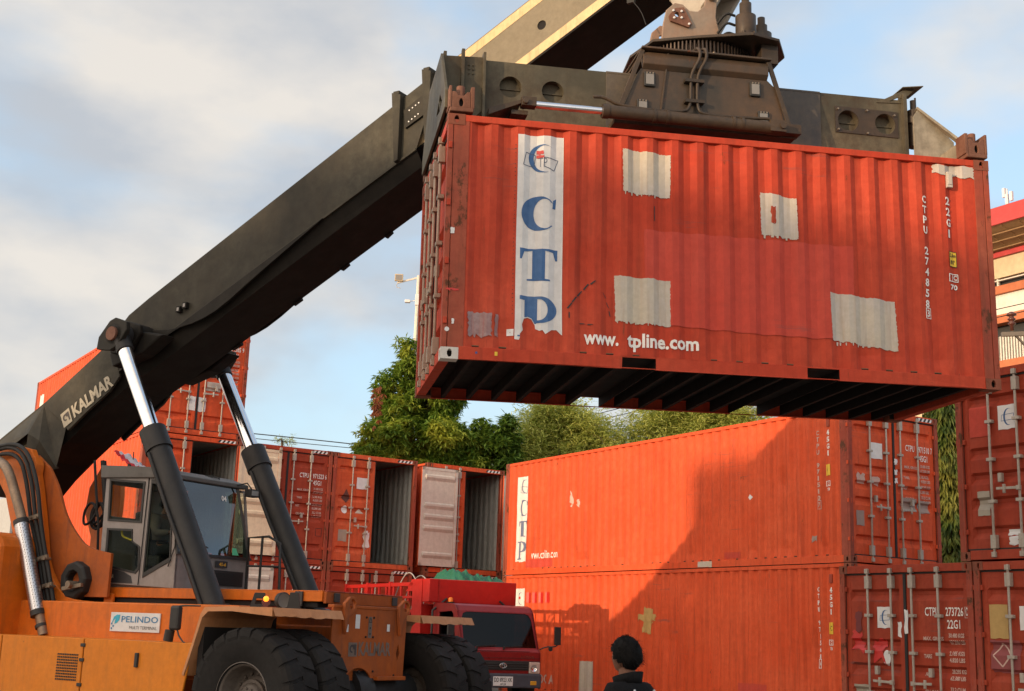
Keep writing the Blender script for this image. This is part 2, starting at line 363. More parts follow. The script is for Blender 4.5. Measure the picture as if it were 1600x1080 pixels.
M_PPINK = paint('pinkish_red_patch_paint', (.55, .070, .046), fade=.4, fadecol=(.62, .12, .085), streak=.35, rough=.6, dirt=(.36, .07, .05), bump=.15, spec=.14, scrape=.5)
M_PYEL = paint('ochre_patch_paint', (.50, .33, .12), fade=.3, streak=.3, rough=.6, dirt=(.35, .2, .08), bump=.05)
M_SILV = paint('scraped_silver_patch', (.30, .16, .16), fade=.8, fadecol=(.45, .40, .40), streak=.8, rust=.5, rough=.5, rustcol=(.45, .07, .05), dirt=(.35, .08, .06), scale=3)
M_GREYP = plain('grey_patch', (.33, .25, .22), .7)
M_STK = plain('white_sticker', (.72, .72, .72), .6)
M_YEL = plain('yellow_sticker', (.75, .50, .03), .5)
M_BLK = plain('black_print', (.02, .02, .02), .6)
M_REDP = plain('bright_red_paint', (.55, .02, .015), .4)
M_PLATE = plain('id_plate_metal', (.35, .31, .25), .5, .2)
M_HOLE = plain('dark_recess', (.01, .008, .008), .9)

def corr_breaks(L):
    b = [.2]; x = .25
    while x+.278 < L-.18:
        b += [x, x+.068, x+.139, x+.207]; x += PITCHC
    b += [x, L-.16]; return b
def corr_fn(L):
    b = corr_breaks(L); d = [0]+[0, .036, .036, 0]*((len(b)-3)//4)+[0, 0]
    def f(x):
        if x <= b[0] or x >= b[-1]: return 0.
        for i in range(len(b)-1):
            if x <= b[i+1]: return d[i]+(d[i+1]-d[i])*(x-b[i])/(b[i+1]-b[i])
        return 0.
    return f
class Wall:
    """corrugated side sheet with the small dents and bowing of long use"""
    def __init__(w, L, H, seed):
        w.bx = corr_breaks(L); cf = corr_fn(L); n = max(6, int((H-.2)/.17)); w.bz = [.128+(H-.07-.128)*i/n for i in range(n+1)]
        r = random.Random(seed); ds = [(r.uniform(.5, L-.5), min(H-.5, max(.3, r.gauss(H*.38, .5))), r.uniform(.10, .34), r.uniform(-.012, .036)) for _ in range(int(L*2.6))]
        ds += [(r.uniform(.4, L-.4), .28, .12, r.uniform(.015, .045)) for _ in range(int(L*.9))]; ph = [r.uniform(0, 6) for _ in range(6)]
        def dent(x, z):
            e = min(1, (z-.128)/.15, (H-.07-z)/.25)*min(1, (x-.2)/.15, (L-.16-x)/.15)
            if e <= 0: return 0
            v = .0035*sin(x*1.3+ph[0])*sin(z*1.9+ph[1])+.002*sin(x*4.1+ph[2]+z*2.3)+.0015*sin(x*11+ph[3])*sin(z*3.1+ph[4])
            for a, b, s_, h in ds:
                q = ((x-a)**2+(z-b)**2*.6)/(s_*s_)
                if q < 6: v += h*math.exp(-q)
            return v*e
        w.d = [[cf(x)+dent(x, z) for z in w.bz] for x in w.bx]; w.L = L
    def __call__(w, x, z):
        bx, bz = w.bx, w.bz
        if x <= bx[0] or x >= bx[-1]: return 0.
        i = 0
        while i < len(bx)-2 and x > bx[i+1]: i += 1
        j = 0; z = min(max(z, bz[0]), bz[-1])
        while j < len(bz)-2 and z > bz[j+1]: j += 1
        u = (x-bx[i])/(bx[i+1]-bx[i]); v = (z-bz[j])/(bz[j+1]-bz[j]); d = w.d
        return (d[i][j]*(1-u)+d[i+1][j]*u)*(1-v)+(d[i][j+1]*(1-u)+d[i+1][j+1]*u)*v
WALLS = {}
def door_prof(H):
    z0, z1 = .16, H-.14; h = z1-z0; br = [z0+.07]
    fr = [.07, .36, .475, .59, .86] if H > 2.7 else [.09, .40, .55, .70, .87]
    for t in fr[::-1]:
        zt = z1-h*t; br += [zt-.17, zt-.09, zt-.035, zt]
    br += [z1-.07]
    def f(z):
        for t in fr:
            zt = z1-h*t
            if zt-.17 <= z <= zt:
                if z > zt-.035: return .045*(zt-z)/.035
                if z > zt-.09: return .045
                return .045*(z-(zt-.17))/.08
        return 0.
    return br, f
def casting_mesh(sx, sy, sz, mats):
    """one ISO corner casting with oval holes sunk into end, side and top faces; corner at the origin, growing to +x,+y,+z, then mirrored"""
    mb = MB(); X, Y, Z = .178, .162, .118
    def face(o, ex, ey, ez, w, h, hw, hh):
        mb.plate([[(0, 0), (w, 0), (w, h), (0, h)], ellipse(w/2, h/2, hw, hh, 14)], (o, ex, ey, ez), .028, 0, 0)
    x, y, z = Vector((1, 0, 0)), Vector((0, 1, 0)), Vector((0, 0, 1)); o = Vector((0, 0, 0))
    face(o, x, z, y, X, Z, .026, .042); face(o+y*.0285, y, z, x, Y-.0285, Z, .026, .042); face(Vector((.0285, .0285, Z)), x, y, -z, X-.0285, Y-.0285, .045, .03)
    mb.box((.0285, .0285, 0), (X, Y, .02)); mb.box((X-.01, .0285, .02), (X, Y, Z-.029)); mb.box((.03, .06, .021), (X-.012, Y, Z-.03), 1)
    for i, v in enumerate(mb.v): mb.v[i] = (v[0]*sx, v[1]*sy, v[2]*sz)
    me = mb.build('corner_casting', mats, None, 0); d = me.data; bpy.data.objects.remove(me); return d
_cast = {}
def castings(root, L, H, mat=None, special=None):
    for ix, x in ((1, 0), (-1, L)):
        for iy, y in ((1, 0), (-1, CW)):
            for iz, z in ((1, 0), (-1, H)):
                m = M_CASTW if special and special == (ix, iy, iz) else M_CAST
                k = (ix, iy, iz, m.name)
                if k not in _cast: _cast[k] = casting_mesh(ix, iy, iz, [m, M_HOLE])
                o = bpy.data.objects.new('corner_casting', _cast[k]); COL.objects.link(o); o.parent = root; o.location = (x, y, z)
                if m is M_CASTW: o['label'] = 'white painted corner casting'
def door_leaf(root, H, side, mat, rods=True, openright=False, rodmat=None, shift=0):
    """side 'L' (y high) or 'R' (y low), seen from outside. s = CW-y runs left to right."""
    rodmat = rodmat or M_ROD
    br, f = door_prof(H); z0, z1 = .16, H-.14
    s0, s1 = (.10, 1.208) if side == 'L' else (1.232, 2.338)
    xo = .045
    mb = MB(); y = lambda s: CW-s
    # rim
    for a, b, c, d in ((s0, s1, z0, z0+.07), (s0, s1, z1-.07, z1), (s0, s0+.085, z0+.07, z1-.07), (s1-.085, s1, z0+.07, z1-.07)):
        mb.box((xo, y(b), c), (xo+.05, y(a), d))
    # ribbed sheets: outer face (0) and lined inner face (1)
    for k, (off, m, sgn) in enumerate(((.004, 0, 1), (.046, 1, 1))):
        vs = []
        for z in br:
            dx = f(z)
            for s in (s0+.085, s0+.12, s1-.12, s1-.085):
                e = dx if s in (s0+.12, s1-.12) else 0
                vs.append((xo+off+e, y(s), z))
        fs = []
        for i in range(len(br)-1):
            for j in range(3): a = i*4+j; fs.append((a, a+1, a+5, a+4))
        mb.add(vs, fs, m)
    # inner face trim in lining colour
    for a, b, c, d in ((s0, s1, z0, z0+.07), (s0, s1, z1-.07, z1), (s0, s0+.085, z0, z1), (s1-.085, s1, z0, z1)):
        mb.box((xo+.052, y(b), c), (xo+.056, y(a), d), 1)
    if openright:      # swung right round: mirror about its hinge line at s=2.345, x=.02
        for i, v in enumerate(mb.v): mb.v[i] = (2*.015-v[0]-.03, y(2*2.352+shift-(CW-v[1])), v[2])
    d = mb.build('door', [mat, M_WHT], root)
    g = MB()
    def bx(a, b, m=0):
        g.box(a, b, m)
    if not openright:
        for a, b, c, e in ((s0-.012, s1+.012, z0-.022, z0-.002), (s0-.012, s1+.012, z1+.002, z1+.03), (s0-.03, s0-.002, z0, z1), (s1+.002, s1+.012, z0, z1)):
            g.box((xo-.012, y(b), c), (xo+.03, y(a), e))
        if side == 'R': g.box((xo-.016, y(s0+.022), z0), (xo-.001, y(s0-.026), z1-.0))
        g.build('gasket', M_GASK, d)
    rx = (.56, 1.0) if side == 'L' else (1.38, 1.85)
    if rods and not openright:
        for k, s in enumerate(rx):
            r = MB(); x = .0
            r.cyl((x, y(s), .05), (x, y(s), H-.05), .0175, n=10)
            for zc in (.07, H-.09): r.box((x-.03, y(s)-.032, zc-.035), (x+.045, y(s)+.032, zc+.035)); 
            for zc in (.24, H-.25): r.box((x-.026, y(s)-.045, zc-.09), (x+.046, y(s)+.04, zc+.09))
            for t in (.30, .52, .72): r.box((x-.024, y(s)-.055, H*t-.022), (x+.044, y(s)+.055, H*t+.022))
            r.build('locking_rod', rodmat, d, .004)
        h = MB(); s = rx[1] if side == 'L' else rx[0]; zc = H*.36
        sg = -1 if side == 'L' else 1
        h.beam((-.035, y(s), zc), (-.035, y(s+sg*.34), zc+.01), .012, .035); h.box((-.04, y(s)-.03, zc-.03), (.0, y(s)+.03, zc+.03)); h.cyl((-.03, y(s+sg*.22), zc-.06), (-.03, y(s+sg*.22), zc+.06), .022, n=8)
        h.box((-.01, y(s+sg*.30)-.03, zc+.10), (.044, y(s+sg*.30)+.03, zc+.22))
        h.build('door_handle', rodmat, d, .003)
    hs = .06 if side == 'L' else CW-.06
    if not openright:
        for t in (.10, .37, .64, .91):
            zc = z0+(z1-z0)*t; q = MB(); q.box((.012, y(hs)-.075, zc-.035), (.05, y(hs)+.075, zc+.035)); q.cyl((.02, y(hs), zc-.05), (.02, y(hs), zc+.05), .02, n=8)
            q.build('hinge', mat, d, .006)
    return d
def container(name, label, L, H, mat, mw, group, doors='closed', hazard=False, near_y0=True, rodmat=None, special=None, detail=2, open_in=False, shift=0):
    root = empty(name, mw, label=label, cat='container', group=group)
    f = MB(); P = .10
    for x0, x1 in ((0, .06), (L-.07, L)):
        for y0, y1 in ((0, P), (CW-P, CW)): f.box((x0+.003, y0+.003, .118), (x1-.003, y1-.003, H-.118), 1)
    for y0, y1 in ((.006, .05), (CW-.05, CW-.006)):        # wide inner leg of each post
        f.box((.063, y0, .118), (.225, y1, H-.06), 1); f.box((L-.18, y0, .118), (L-.073, y1, H-.06), 1)
        f.box((.178, min(y0, CW-.07) if y0 > 1 else .004, H-.075), (L-.178, y1 if y0 > 1 else .066, H-.004), 0)
    PK = ((1.86, 2.22), (3.86, 4.22)) if L < 7 else ()
    xs = [.178]+[v for p in PK for v in p]+[L-.178]
    for y0, y1, yi in ((.004, .012, .05), (CW-.012, CW-.004, CW-.05)):
        for a, b in zip(xs[::2], xs[1::2]):
            f.box((a, y0, .004), (b, y1, .13)); f.box((a, min(y0, yi-.012 if y0 > 1 else y0), .122), (b, max(y1, yi+.012 if y0 < 1 else y1), .132)); f.box((a, min(y0, yi), .004), (b, max(y1, yi), .012))
        for a, b in PK: f.box((a, y0, .117), (b, y1, .13)); f.box((a, y0, .004), (b, y1, .013))
    f.box((.005, .162, .01), (.11, CW-.162, .135)); f.box((.005, .1, H-.115), (.12, CW-.1, H-.006)); f.box((.06, .162, H-.035), (.5, CW-.162, H-.01))
    f.box((L-.11, .162, .01), (L-.005, CW-.162, .135)); f.box((L-.09, .1, H-.115), (L-.005, CW-.1, H-.006))
    f.build('frame', [mat, M_RUSTY], root, .004)
    castings(root, L, H, special=special)
    bk = corr_breaks(L); cf = corr_fn(L)
    for y, sg in ((.014, 1), (CW-.014, -1)):
        w = MB(); vs = []; wl_ = WALLS[(root.name, sg)] = Wall(L, H, len(WALLS)+5); nz = len(wl_.bz)
        for i, x in enumerate(bk):
            for j, z in enumerate(wl_.bz): vs.append((x, y+sg*wl_.d[i][j], z))
        w.add(vs, [(nz*i+j, nz*(i+1)+j, nz*(i+1)+j+1, nz*i+j+1) for i in range(len(bk)-1) for j in range(nz-1)])
        w.build('side_wall', mat, root, recalc=False)
        if open_in:
            w = MB(); vs = []; xs_ = [.12]+bk
            for x in xs_:
                for z in wl_.bz: vs.append((x, y+sg*(wl_(x, z)+.008), z+(.02 if z < .13 else 0)))
            w.add(vs, [(nz*i+j, nz*(i+1)+j, nz*(i+1)+j+1, nz*i+j+1) for i in range(len(xs_)-1) for j in range(nz-1)]); w.build('wall_lining', M_INN, root, recalc=False)
    e = MB(); vs = []; ny = 34
    for i in range(ny+1):
        yy = .1+(CW-.2)*i/ny; d = .04 if (i % 4) in (1, 2) else 0
        for z in (.13, H-.1): vs.append((L-.02-d, yy, z))
    e.add(vs, [(2*i, 2*i+2, 2*i+3, 2*i+1) for i in range(ny)]); e.build('end_wall', M_INN if open_in else mat, root)
    r = MB(); vs = []; n = int(L/.209)*2
    for i in range(n+1):
        x = .12+(L-.24)*i/n; d = .02 if (i % 4) in (1, 2) else 0
        for y in (.05, CW-.05): vs.append((x, y, H-.012-d))
    r.add(vs, [(2*i, 2*i+2, 2*i+3, 2*i+1) for i in range(n)])
    r.build('roof', mat, root)
    if open_in:
        r2 = MB(); r2.box((.12, .06, H-.045), (L-.1, CW-.06, H-.04)); r2.build('ceiling_lining', M_INN, root)
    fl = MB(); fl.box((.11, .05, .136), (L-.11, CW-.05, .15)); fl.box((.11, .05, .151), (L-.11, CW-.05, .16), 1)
    if detail > 1:
        x = .30
        while x < L-.2:
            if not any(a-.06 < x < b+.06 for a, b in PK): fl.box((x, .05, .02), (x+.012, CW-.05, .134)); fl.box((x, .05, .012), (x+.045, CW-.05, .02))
            x += .3
        for a, b in PK:
            for q in (a-.012, b): fl.box((q, .02, .012), (q+.012, CW-.02, .134))
            fl.box((a, .02, .122), (b, CW-.02, .132))
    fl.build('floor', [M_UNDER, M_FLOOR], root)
    dl = {}
    if doors == 'closed':
        dl['L'] = door_leaf(root, H, 'L', mat, rodmat=rodmat); dl['R'] = door_leaf(root, H, 'R', mat, rodmat=rodmat)
    elif doors == 'right_open':
        dl['L'] = door_leaf(root, H, 'L', mat, rodmat=rodmat); dl['R'] = door_leaf(root, H, 'R', mat, openright=True, shift=shift)
    if hazard:
        for s0 in ((CW-.62),):
            h = MB(); y1 = CW-s0
            for i in range(8):
                a = s0+i*.055
                h.add([(.002, CW-a, H-.095), (.002, CW-a-.055, H-.095), (.002, CW-a-.055-.045, H-.03), (.002, CW-a-.045, H-.03)], [(0, 1, 2, 3)], i % 2)
            h.build('hazard_stripe', [M_BLK, M_STK], root, recalc=False)
    root['_L'] = L; root['_H'] = H
    return root, dl
def side_map(c, far, off=.006):
    w = WALLS[(c.name, -1 if far else 1)]; L = w.L
    if not far: return (lambda s, z: Vector((s, .014+w(s, z)-off, z))), dict(x=w.bx, z=w.bz)
    return (lambda s, z: Vector((L-s, CW-.014-w(L-s, z)+off, z))), dict(x=[L-b for b in w.bx], z=w.bz)
def door_map(H, off=.006, flat=False):
    br, f = door_prof(H)
    return (lambda s, z: Vector((.045+.004-off+(0 if flat else f(z)), CW-s, z))), (() if flat else br)

GRP = 'red corrugated shipping containers stacked in the yard'
WIT = 'white walled inside'
# ---- the container in the air
HM = Matrix.Translation((-.70715, 12.50481, 4.03735)) @ Matrix.Rotation(.17045, 4, 'Z') @ Matrix.Rotation(-.01430, 4, 'Y') @ Matrix.Rotation(.00639, 4, 'X')
H1, d1 = container('shipping_container', 'red container hanging in the air under the black lifting spreader', 6.058, 2.591, M_RED, HM, GRP, rodmat=M_RODR, special=(1, 1, 1))
mp_, bk_ = side_map(H1, False); D_ = lambda n, sh, m, off=None, lab=None: decal(n, sh, (side_map(H1, False, off)[0] if off else mp_), m, H1, bk_, 0, lab)
pan = [(.745, .24), (.79, .235), (.80, .26), (.80, .30), (.83, .34), (.82, .40), (.84, .46), (.88, .475), (.92, .46), (.955, .40), (.96, .36), (1.0, .34), (1.03, .35), (1.06, .31), (1.09, .33), (1.13, .36), (1.18, .365), (1.24, .31), (1.235, .6), (1.23, 2.44), (.74, 2.43), (.742, 1.3)]
D_('logo_panel', poly2d(pan), M_PANEL)
D_('lettering', letterC(.79, 1.40, 1.17, 1.77), M_BLUE, .009); D_('lettering', letterT(.785, .865, 1.18, 1.205), M_BLUE, .009)
P_ = join2d(poly2d([(.79, .70), (.79, .66), (.845, .655), (.845, .475), (.88, .485), (.92, .47), (.955, .41), (.975, .42), (.975, .70)]), poly2d([(.975, .70)]+[(.99+.19*cos(radians(a)), .56+.14*sin(radians(a))) for a in range(90, -91, -10)]+[(.975, .42), (.975, .45)]+[(.99+.09*cos(radians(a)), .56+.11*sin(radians(a))) for a in range(-90, 91, 15)]+[(.975, .67)]))
D_('lettering', P_, M_BLUE, .009)
D_('lettering', poly2d([(.775, .27), (.80, .27), (.80, .285), (.775, .285)]), M_BLUE, .009)
D_('emblem', crescent(.86, 2.03, 1.10, 2.34), M_BLUE, .009)
def outline(pts, t=.006):
    a = []
    for p, q in zip(pts, pts[1:]+pts[:1]):
        d = Vector((q[0]-p[0], q[1]-p[1])).normalized(); n = Vector((-d.y, d.x))*t/2
        a.append(poly2d([(p[0]+n.x, p[1]+n.y), (q[0]+n.x, q[1]+n.y), (q[0]-n.x, q[1]-n.y), (p[0]-n.x, p[1]-n.y)]))
    return join2d(*a)
M_LINE = plain('dark_outline', (.06, .09, .16), .6)
D_('emblem', join2d(outline([(.80, 2.10), (.83, 2.24), (.93, 2.22), (.92, 2.09)], .007), outline([(1.02, 2.10), (1.02, 2.20), (1.17, 2.18), (1.13, 2.06)], .007), text2d('TP', .96, 2.09, 1.05, 2.19, -.02)), M_LINE, .010)
D_('emblem', join2d(ragged(.94, 2.23, 1.01, 2.27, .004, 4, 3), ragged(.94, 2.19, 1.02, 2.22, .004, 4, 4)), M_REDP, .011)
for i, (c, sd_) in enumerate((([(1.87, 1.90), (2.38, 1.86), (2.39, 2.34), (1.86, 2.37)], 1), ([(1.80, .50), (2.38, .47), (2.38, .96), (1.79, .985)], 2), ([(3.40, 1.55), (3.80, 1.51), (3.79, 1.97), (3.39, 2.02)], 3), ([(4.16, .44), (4.90, .36), (4.88, .90), (4.14, .96)], 4))):
    D_('paint_patch', ragged(0, 0, 0, 0, .0045, 34, sd_, c), M_PCREAM, .008)
for k_, (x0_, x1_, z_) in enumerate(((1.88, 2.38, 1.88), (1.81, 2.37, .49), (3.41, 3.79, 1.53), (4.18, 4.88, .40))):
    rr_ = random.Random(k_+90); fr_l = []
    for i_ in range(int((x1_-x0_)/.06)):
        a_ = x0_+i_*.06+rr_.uniform(0, .03); w2_ = rr_.uniform(.010, .035); h_ = abs(rr_.gauss(.0, .010)); fr_l.append(poly2d([(a_, z_+.02), (a_+w2_, z_+.02), (a_+w2_*.8, z_-h_-.012), (a_+.002, z_-h_-.008)]))
    o_ = D_('paint_drip', join2d(*fr_l), M_PCREAM, .0085); o_['kind'] = 'stuff'
D_('paint_patch', ragged(3.50, 1.68, 3.55, 1.86, .008, 6, 9), M_RED2, .011)
D_('paint_patch', ragged(0, 0, 0, 0, .004, 10, 5, [(2.12, .48), (4.40, .44), (4.42, 1.48), (2.10, 1.50)]), M_PPINK, .0075, 'large faded pinkish repaint patch')
D_('paint_patch', ragged(0, 0, 0, 0, .01, 10, 8, [(5.40, 2.41), (5.88, 2.36), (5.87, 2.50), (5.40, 2.50)]), M_PCREAM, .008)
D_('paint_patch', join2d(ragged(.27, .255, .51, .50, .012, 12, 10), ragged(.545, .265, .58, .49, .006, 10, 11)), M_SILV, .008)
D_('sticker', box2d(.67, .275, .735, .345, .03), M_STK, .009)
D_('lettering', join2d(text2d('www.', 1.47, .235, 1.83, .34), text2d('tpline.com', 1.92, .185, 2.68, .38)), M_TXT, .009, 'web address lettering')
D_('lettering', join2d(vtext2d('CTPU 274858', 5.245, 5.30, 2.13, .865), text2d('3', 5.262, .765, 5.302, .845), box2d(5.245, .745, 5.318, .865, .008)), M_TXT, .009)
D_('lettering', vtext2d('22G1', 5.52, 5.58, 2.135, 1.665), M_TXT, .009)
D_('sticker', ragged(5.535, 1.34, 5.635, 1.51, .001, 2), M_YEL, .009); D_('lettering', join2d(text2d("2,6m", 5.545, 1.44, 5.625, 1.49), text2d("8'6\"", 5.55, 1.365, 5.61, 1.415), box2d(5.533, 1.338, 5.637, 1.512, .006)), M_BLK, .011)
D_('lettering', join2d(box2d(5.52, 1.17, 5.645, 1.26, .009), box2d(5.565, 1.17, 5.574, 1.26, .004), text2d('C', 5.585, 1.19, 5.63, 1.245), text2d('70', 5.535, 1.08, 5.63, 1.14)), M_TXT, .009)
for a, b, c, e in ((1.28, .60, 1, 1), (1.33, .67, 1, 1), (1.39, .74, 1, 1), (1.46, .82, 1, 1), (1.53, .88, 1, .6), (1.66, .80, .7, -1), (1.70, .70, .5, -1), (1.73, .61, .2, -1), (1.50, .45, 1, 0), (1.42, .455, 1, 0), (1.30, .50, 0, 1)):
    D_('scratch', poly2d([(a, b), (a+.05*c, b+.06*e), (a+.05*c+.012, b+.06*e-.006), (a+.012, b-.012)]), M_BLK, .009)
D_('scratch', ragged(2.205, 1.60, 2.215, 1.76, .002, 4), M_BLK, .009)
D_('rivet_row', join2d(*[poly2d([(.715+.004*sin(i), .5+i*.042), (.722, .5+i*.042), (.722, .51+i*.042), (.715, .51+i*.042)]) for i in range(44)]), M_BLK, .009)
v_ = MB(); v_.box((5.545, -.012, 2.24), (5.61, .03, 2.42)); v_.box((5.553, -.02, 2.27), (5.602, -.01, 2.39)); v_.build('vent', M_PCREAM, H1, .006)
decal('sticker', poly2d(circle(.36, .075, .013, 8)), lambda s, z: Vector((s, .002, z)), plain('blue_dot', (.05, .08, .25), .6), H1)
decal('sticker', poly2d([(.545, .055), (.575, .055), (.575, .095), (.545, .095)]), lambda s, z: Vector((s, .002, z)), M_YEL, H1)
decal('sticker', ragged(.06, 1.30, .10, 1.36, .004, 3), lambda s, z: Vector((s, .001, z)), M_STK, H1)
decal('sticker', ragged(.10, .36, .125, .41, .004, 3), lambda s, z: Vector((s, .001, z)), M_STK, H1)
decal('sticker', poly2d(circle(.055, .30, .024, 10)), lambda s, z: Vector((s, .001, z)), M_STK, H1)
decal('sticker', ragged(.03, .105+.60, .16, .12+.60, .006, 6, 3), lambda s, z: Vector((s, .001, z)), M_REDP, H1)

# ---- the two long containers on the right and the row of twenty footers beside them
gu = Vector((-.51775, .85553, 0)); gn = Vector((.85553, .51775, 0)); EE = Vector((6.278, 23.580, -.023))
def gframe(o): return frame(Vector(o), gu, -gn, Vector((0, 0, 1)))
HC = 2.896
def deco_long(c, z, code, upper):
    m, b = side_map(c, True, .006); m2 = side_map(c, True, .009)[0]
    A = lambda n, sh, mt, hi=False, lab=None: decal(n, sh, m2 if hi else m, mt, c, b, 0, lab)
    if upper:
        A('logo_panel', ragged(.60, .33, 1.08, 2.50, .01, 12, 21), M_PANEL)
        A('emblem', crescent(.80, 2.08, 1.02, 2.42), M_BLUEG, True); A('emblem', outline([(.70, 2.10), (.75, 2.26), (1.05, 2.22), (1.0, 2.06)], .012), M_BLUEG, True)
        A('lettering', letterC(.72, 1.48, 1.06, 1.90), M_BLUEG, True); A('lettering', letterT(.68, .96, 1.06, 1.36), M_BLUEG, True); A('lettering', letterP(.66, .38, 1.06, .84), M_BLUEG, True)
        A('lettering', text2d('www.ctpline.com', 1.33, .32, 2.55, .58, .01), M_TXT, True)
        A('paint_patch', ragged(1.08, .12+.05, 2.3, .37, .004, 8, 22), M_PPINK)
        A('paint_patch', ragged(8.70, .17, 9.20, .29, .004, 8, 23), M_PPINK); A('paint_patch', poly2d([(9.5, 1.3), (9.56, 1.36), (9.5, 1.42), (9.45, 1.36)]), M_STK)
        decal('paint_patch', ragged(7.88, .005, 8.33, .125, .004, 8, 24), lambda s, z_: Vector((12.192-s, CW+.002-.006+.004, z_)), M_PCREAM, c)
        A('scratch', join2d(ragged(3.05, 1.62, 3.15, 1.95, .04, 6, 25), ragged(3.35, 1.60, 3.42, 1.72, .03, 5, 26)), M_TXTF); A('scratch', ragged(11.2, .42, 11.3, .52, .02, 4, 2), M_GREYP)
    else:
        A('logo_panel', ragged(.56, 1.96, 1.06, 2.56, .01, 12, 31), M_PANEL); A('emblem', crescent(.78, 2.16, .98, 2.46), M_BLUEG, True); A('emblem', ragged(.80, 2.3, .9, 2.36, .008, 5, 3), M_REDP, True)
        for i in range(4): A('paint_patch', ragged(1.16+i*.29, 2.20, 1.38+i*.29, 2.46, .006, 6, 32+i), M_REDP)
        A('paint_patch', ragged(0, 0, 0, 0, .02, 12, 36, [(5.94, 1.55), (6.24, 1.52), (6.32, 2.07), (6.0, 2.1)]), M_PYEL); A('paint_patch', ragged(0, 0, 0, 0, .03, 12, 37, [(5.80, 1.80), (6.45, 1.80), (6.45, 1.95), (5.80, 1.95)]), M_PYEL, True)
        A('paint_patch', ragged(3.56, .17, 4.12, .87, .01, 12, 38), M_PCREAM); A('paint_patch', ragged(9.07, .30, 9.89, .64, .006, 12, 39), M_PPINK)
        A('lettering', text2d('FOC  A', 1.77, .28, 2.45, .50), M_TXTF, True)
    dz = .02 if upper else 0; sx = 11.36 if upper else 11.30
    A('lettering', join2d(vtext2d(code[:-2], sx, sx+.085, 2.47+dz, 1.17, .28), text2d(code[-1], sx+.015, 1.04, sx+.07, 1.13), box2d(sx-.015, 1.0, sx+.1, 1.17, .012)), M_TXTF if upper else M_TXT, True)
    A('lettering', vtext2d('45G1', 11.62, 11.71, 2.46+dz, 1.97+dz), M_TXT, True)
    A('sticker', poly2d([(11.58, 1.62), (11.71, 1.62), (11.71, 1.83), (11.58, 1.83)]), M_YEL, True); A('lettering', text2d('HC', 11.60, 1.68, 11.69, 1.77), M_BLK, True)
    A('lettering', join2d(box2d(11.57, 1.42, 11.71, 1.52, .012), text2d('C', 11.62, 1.44, 11.68, 1.5), text2d('70', 11.60, 1.33, 11.69, 1.39)), M_TXT, True)
    v = MB(); v.box((12.192-11.72, CW-.02, 2.52+.02), (12.192-11.64, CW+.008, 2.70)); v.build('vent', M_RUSTY, c, .006)
UP, dU = container('shipping_container', 'long red upper container, partly in bright sun, with a full white letter panel', 12.192, HC, M_RED3, gframe(EE+gn*CW+Vector((0, 0, HC+.012))), GRP, hazard=True, detail=1)
deco_long(UP, 0, 'CTPU 971510 7', True)
LO, dL = container('shipping_container', 'long red container below the sunlit one, behind the man and the truck', 12.192, HC, M_RED3, gframe(EE+gn*CW+Vector((0, 0, 0))), GRP, detail=1)
deco_long(LO, 0, 'CTPU 971568 4', False)
def door_small_text(d, H, s0, s1, zt, code, num, chk, typ, mt=None, extra=True):
    mt = mt or M_TXT; m, b = door_map(H, .009); A = lambda sh, mt_=None: decal('lettering', sh, m, mt_ or mt, d, b, 1)
    a = join2d(text2d(code, s0, zt-.12, s0+.25, zt, .012), text2d(num, s0+.36, zt-.12, s0+.66, zt, .012), text2d(chk, s0+.70, zt-.12, s0+.74, zt, .012), text2d(typ, s0+.38, zt-.29, s0+.60, zt-.17, .012))
    A(a)
    if extra:
        t = []; z = zt-.40
        for w, r in (('MAX. GROSS', ('30.480 KGS', '67.200 LBS')), ('TARE', ('2.185 KGS', '4.820 LBS')), ('NET', ('28.295 KGS', '62.380 LBS')), ('CU.CAP.', ('33.2 CU.M.', '1.172 CU.FT'))):
            t.append(text2d(w, s0-.04, z-.055, s0-.04+.035*len(w), z))
            for k, q in enumerate(r): t.append(text2d(q, s0+.40, z-.05-k*.09+.04, s0+.66, z+.01-k*.09+.04))
            z -= .24 if H < 2.7 else .20
        A(join2d(*t), M_TXTF)
M_TXTS = M_TXT
def sticker(d, H, s0, z0, s1, z1, mt, seed=1, j=.004, label=None, flat=False, name='sticker', off=.009):
    m, b = door_map(H, off, flat); return decal(name, ragged(s0, z0, s1, z1, j, 4, seed), m, mt, d, b, 1, label)
def mark_C(d, H, s0, z0, s1, z1):
    sticker(d, H, s0, z0, s1, z1, M_STK, 3)
    m, b = door_map(H, .012); w, h = s1-s0, z1-z0
    decal('emblem', join2d(crescent(s0+.3*w, z0+.15*h, s0+.72*w, z0+.85*h), outline([(s0+.18*w, z0+.35*h), (s0+.22*w, z0+.6*h), (s0+.85*w, z0+.62*h), (s0+.82*w, z0+.38*h)], .006)), m, M_BLUE, d, b, 1)
# upper long container doors
door_small_text(dU['R'], HC, 1.56, 0, 2.31, 'CTPU', '971510', '7', '45G1')
sticker(dU['L'], HC, .63, 1.96, .93, 2.26, M_STK, 4); sticker(dU['L'], HC, .21, .68, .41, .96, M_GREYP, 5); sticker(dU['R'], HC, 1.44, 1.04, 1.82, 1.29, M_GREYP, 6, .01); sticker(dU['R'], HC, 1.88, 1.04, 2.18, 1.27, M_GREYP, 7, .01)
sticker(dU['L'], HC, .24, 1.50, .46, 1.64, M_TXTF, 8, .03); sticker(dU['L'], HC, .62, 1.50, .84, 1.60, M_TXTF, 9, .03)
for k, z in enumerate((2.0, 1.80, 1.64)): sticker(dU['R'], HC, 1.225, z-.10, 1.30, z, M_STK, 10+k, .012, flat=True, off=.03)
AO = EE-gn*3.0143-gu*2.6541
def fframe(right_end): return frame(Vector(right_end), gn, gu, Vector((0, 0, 1)))
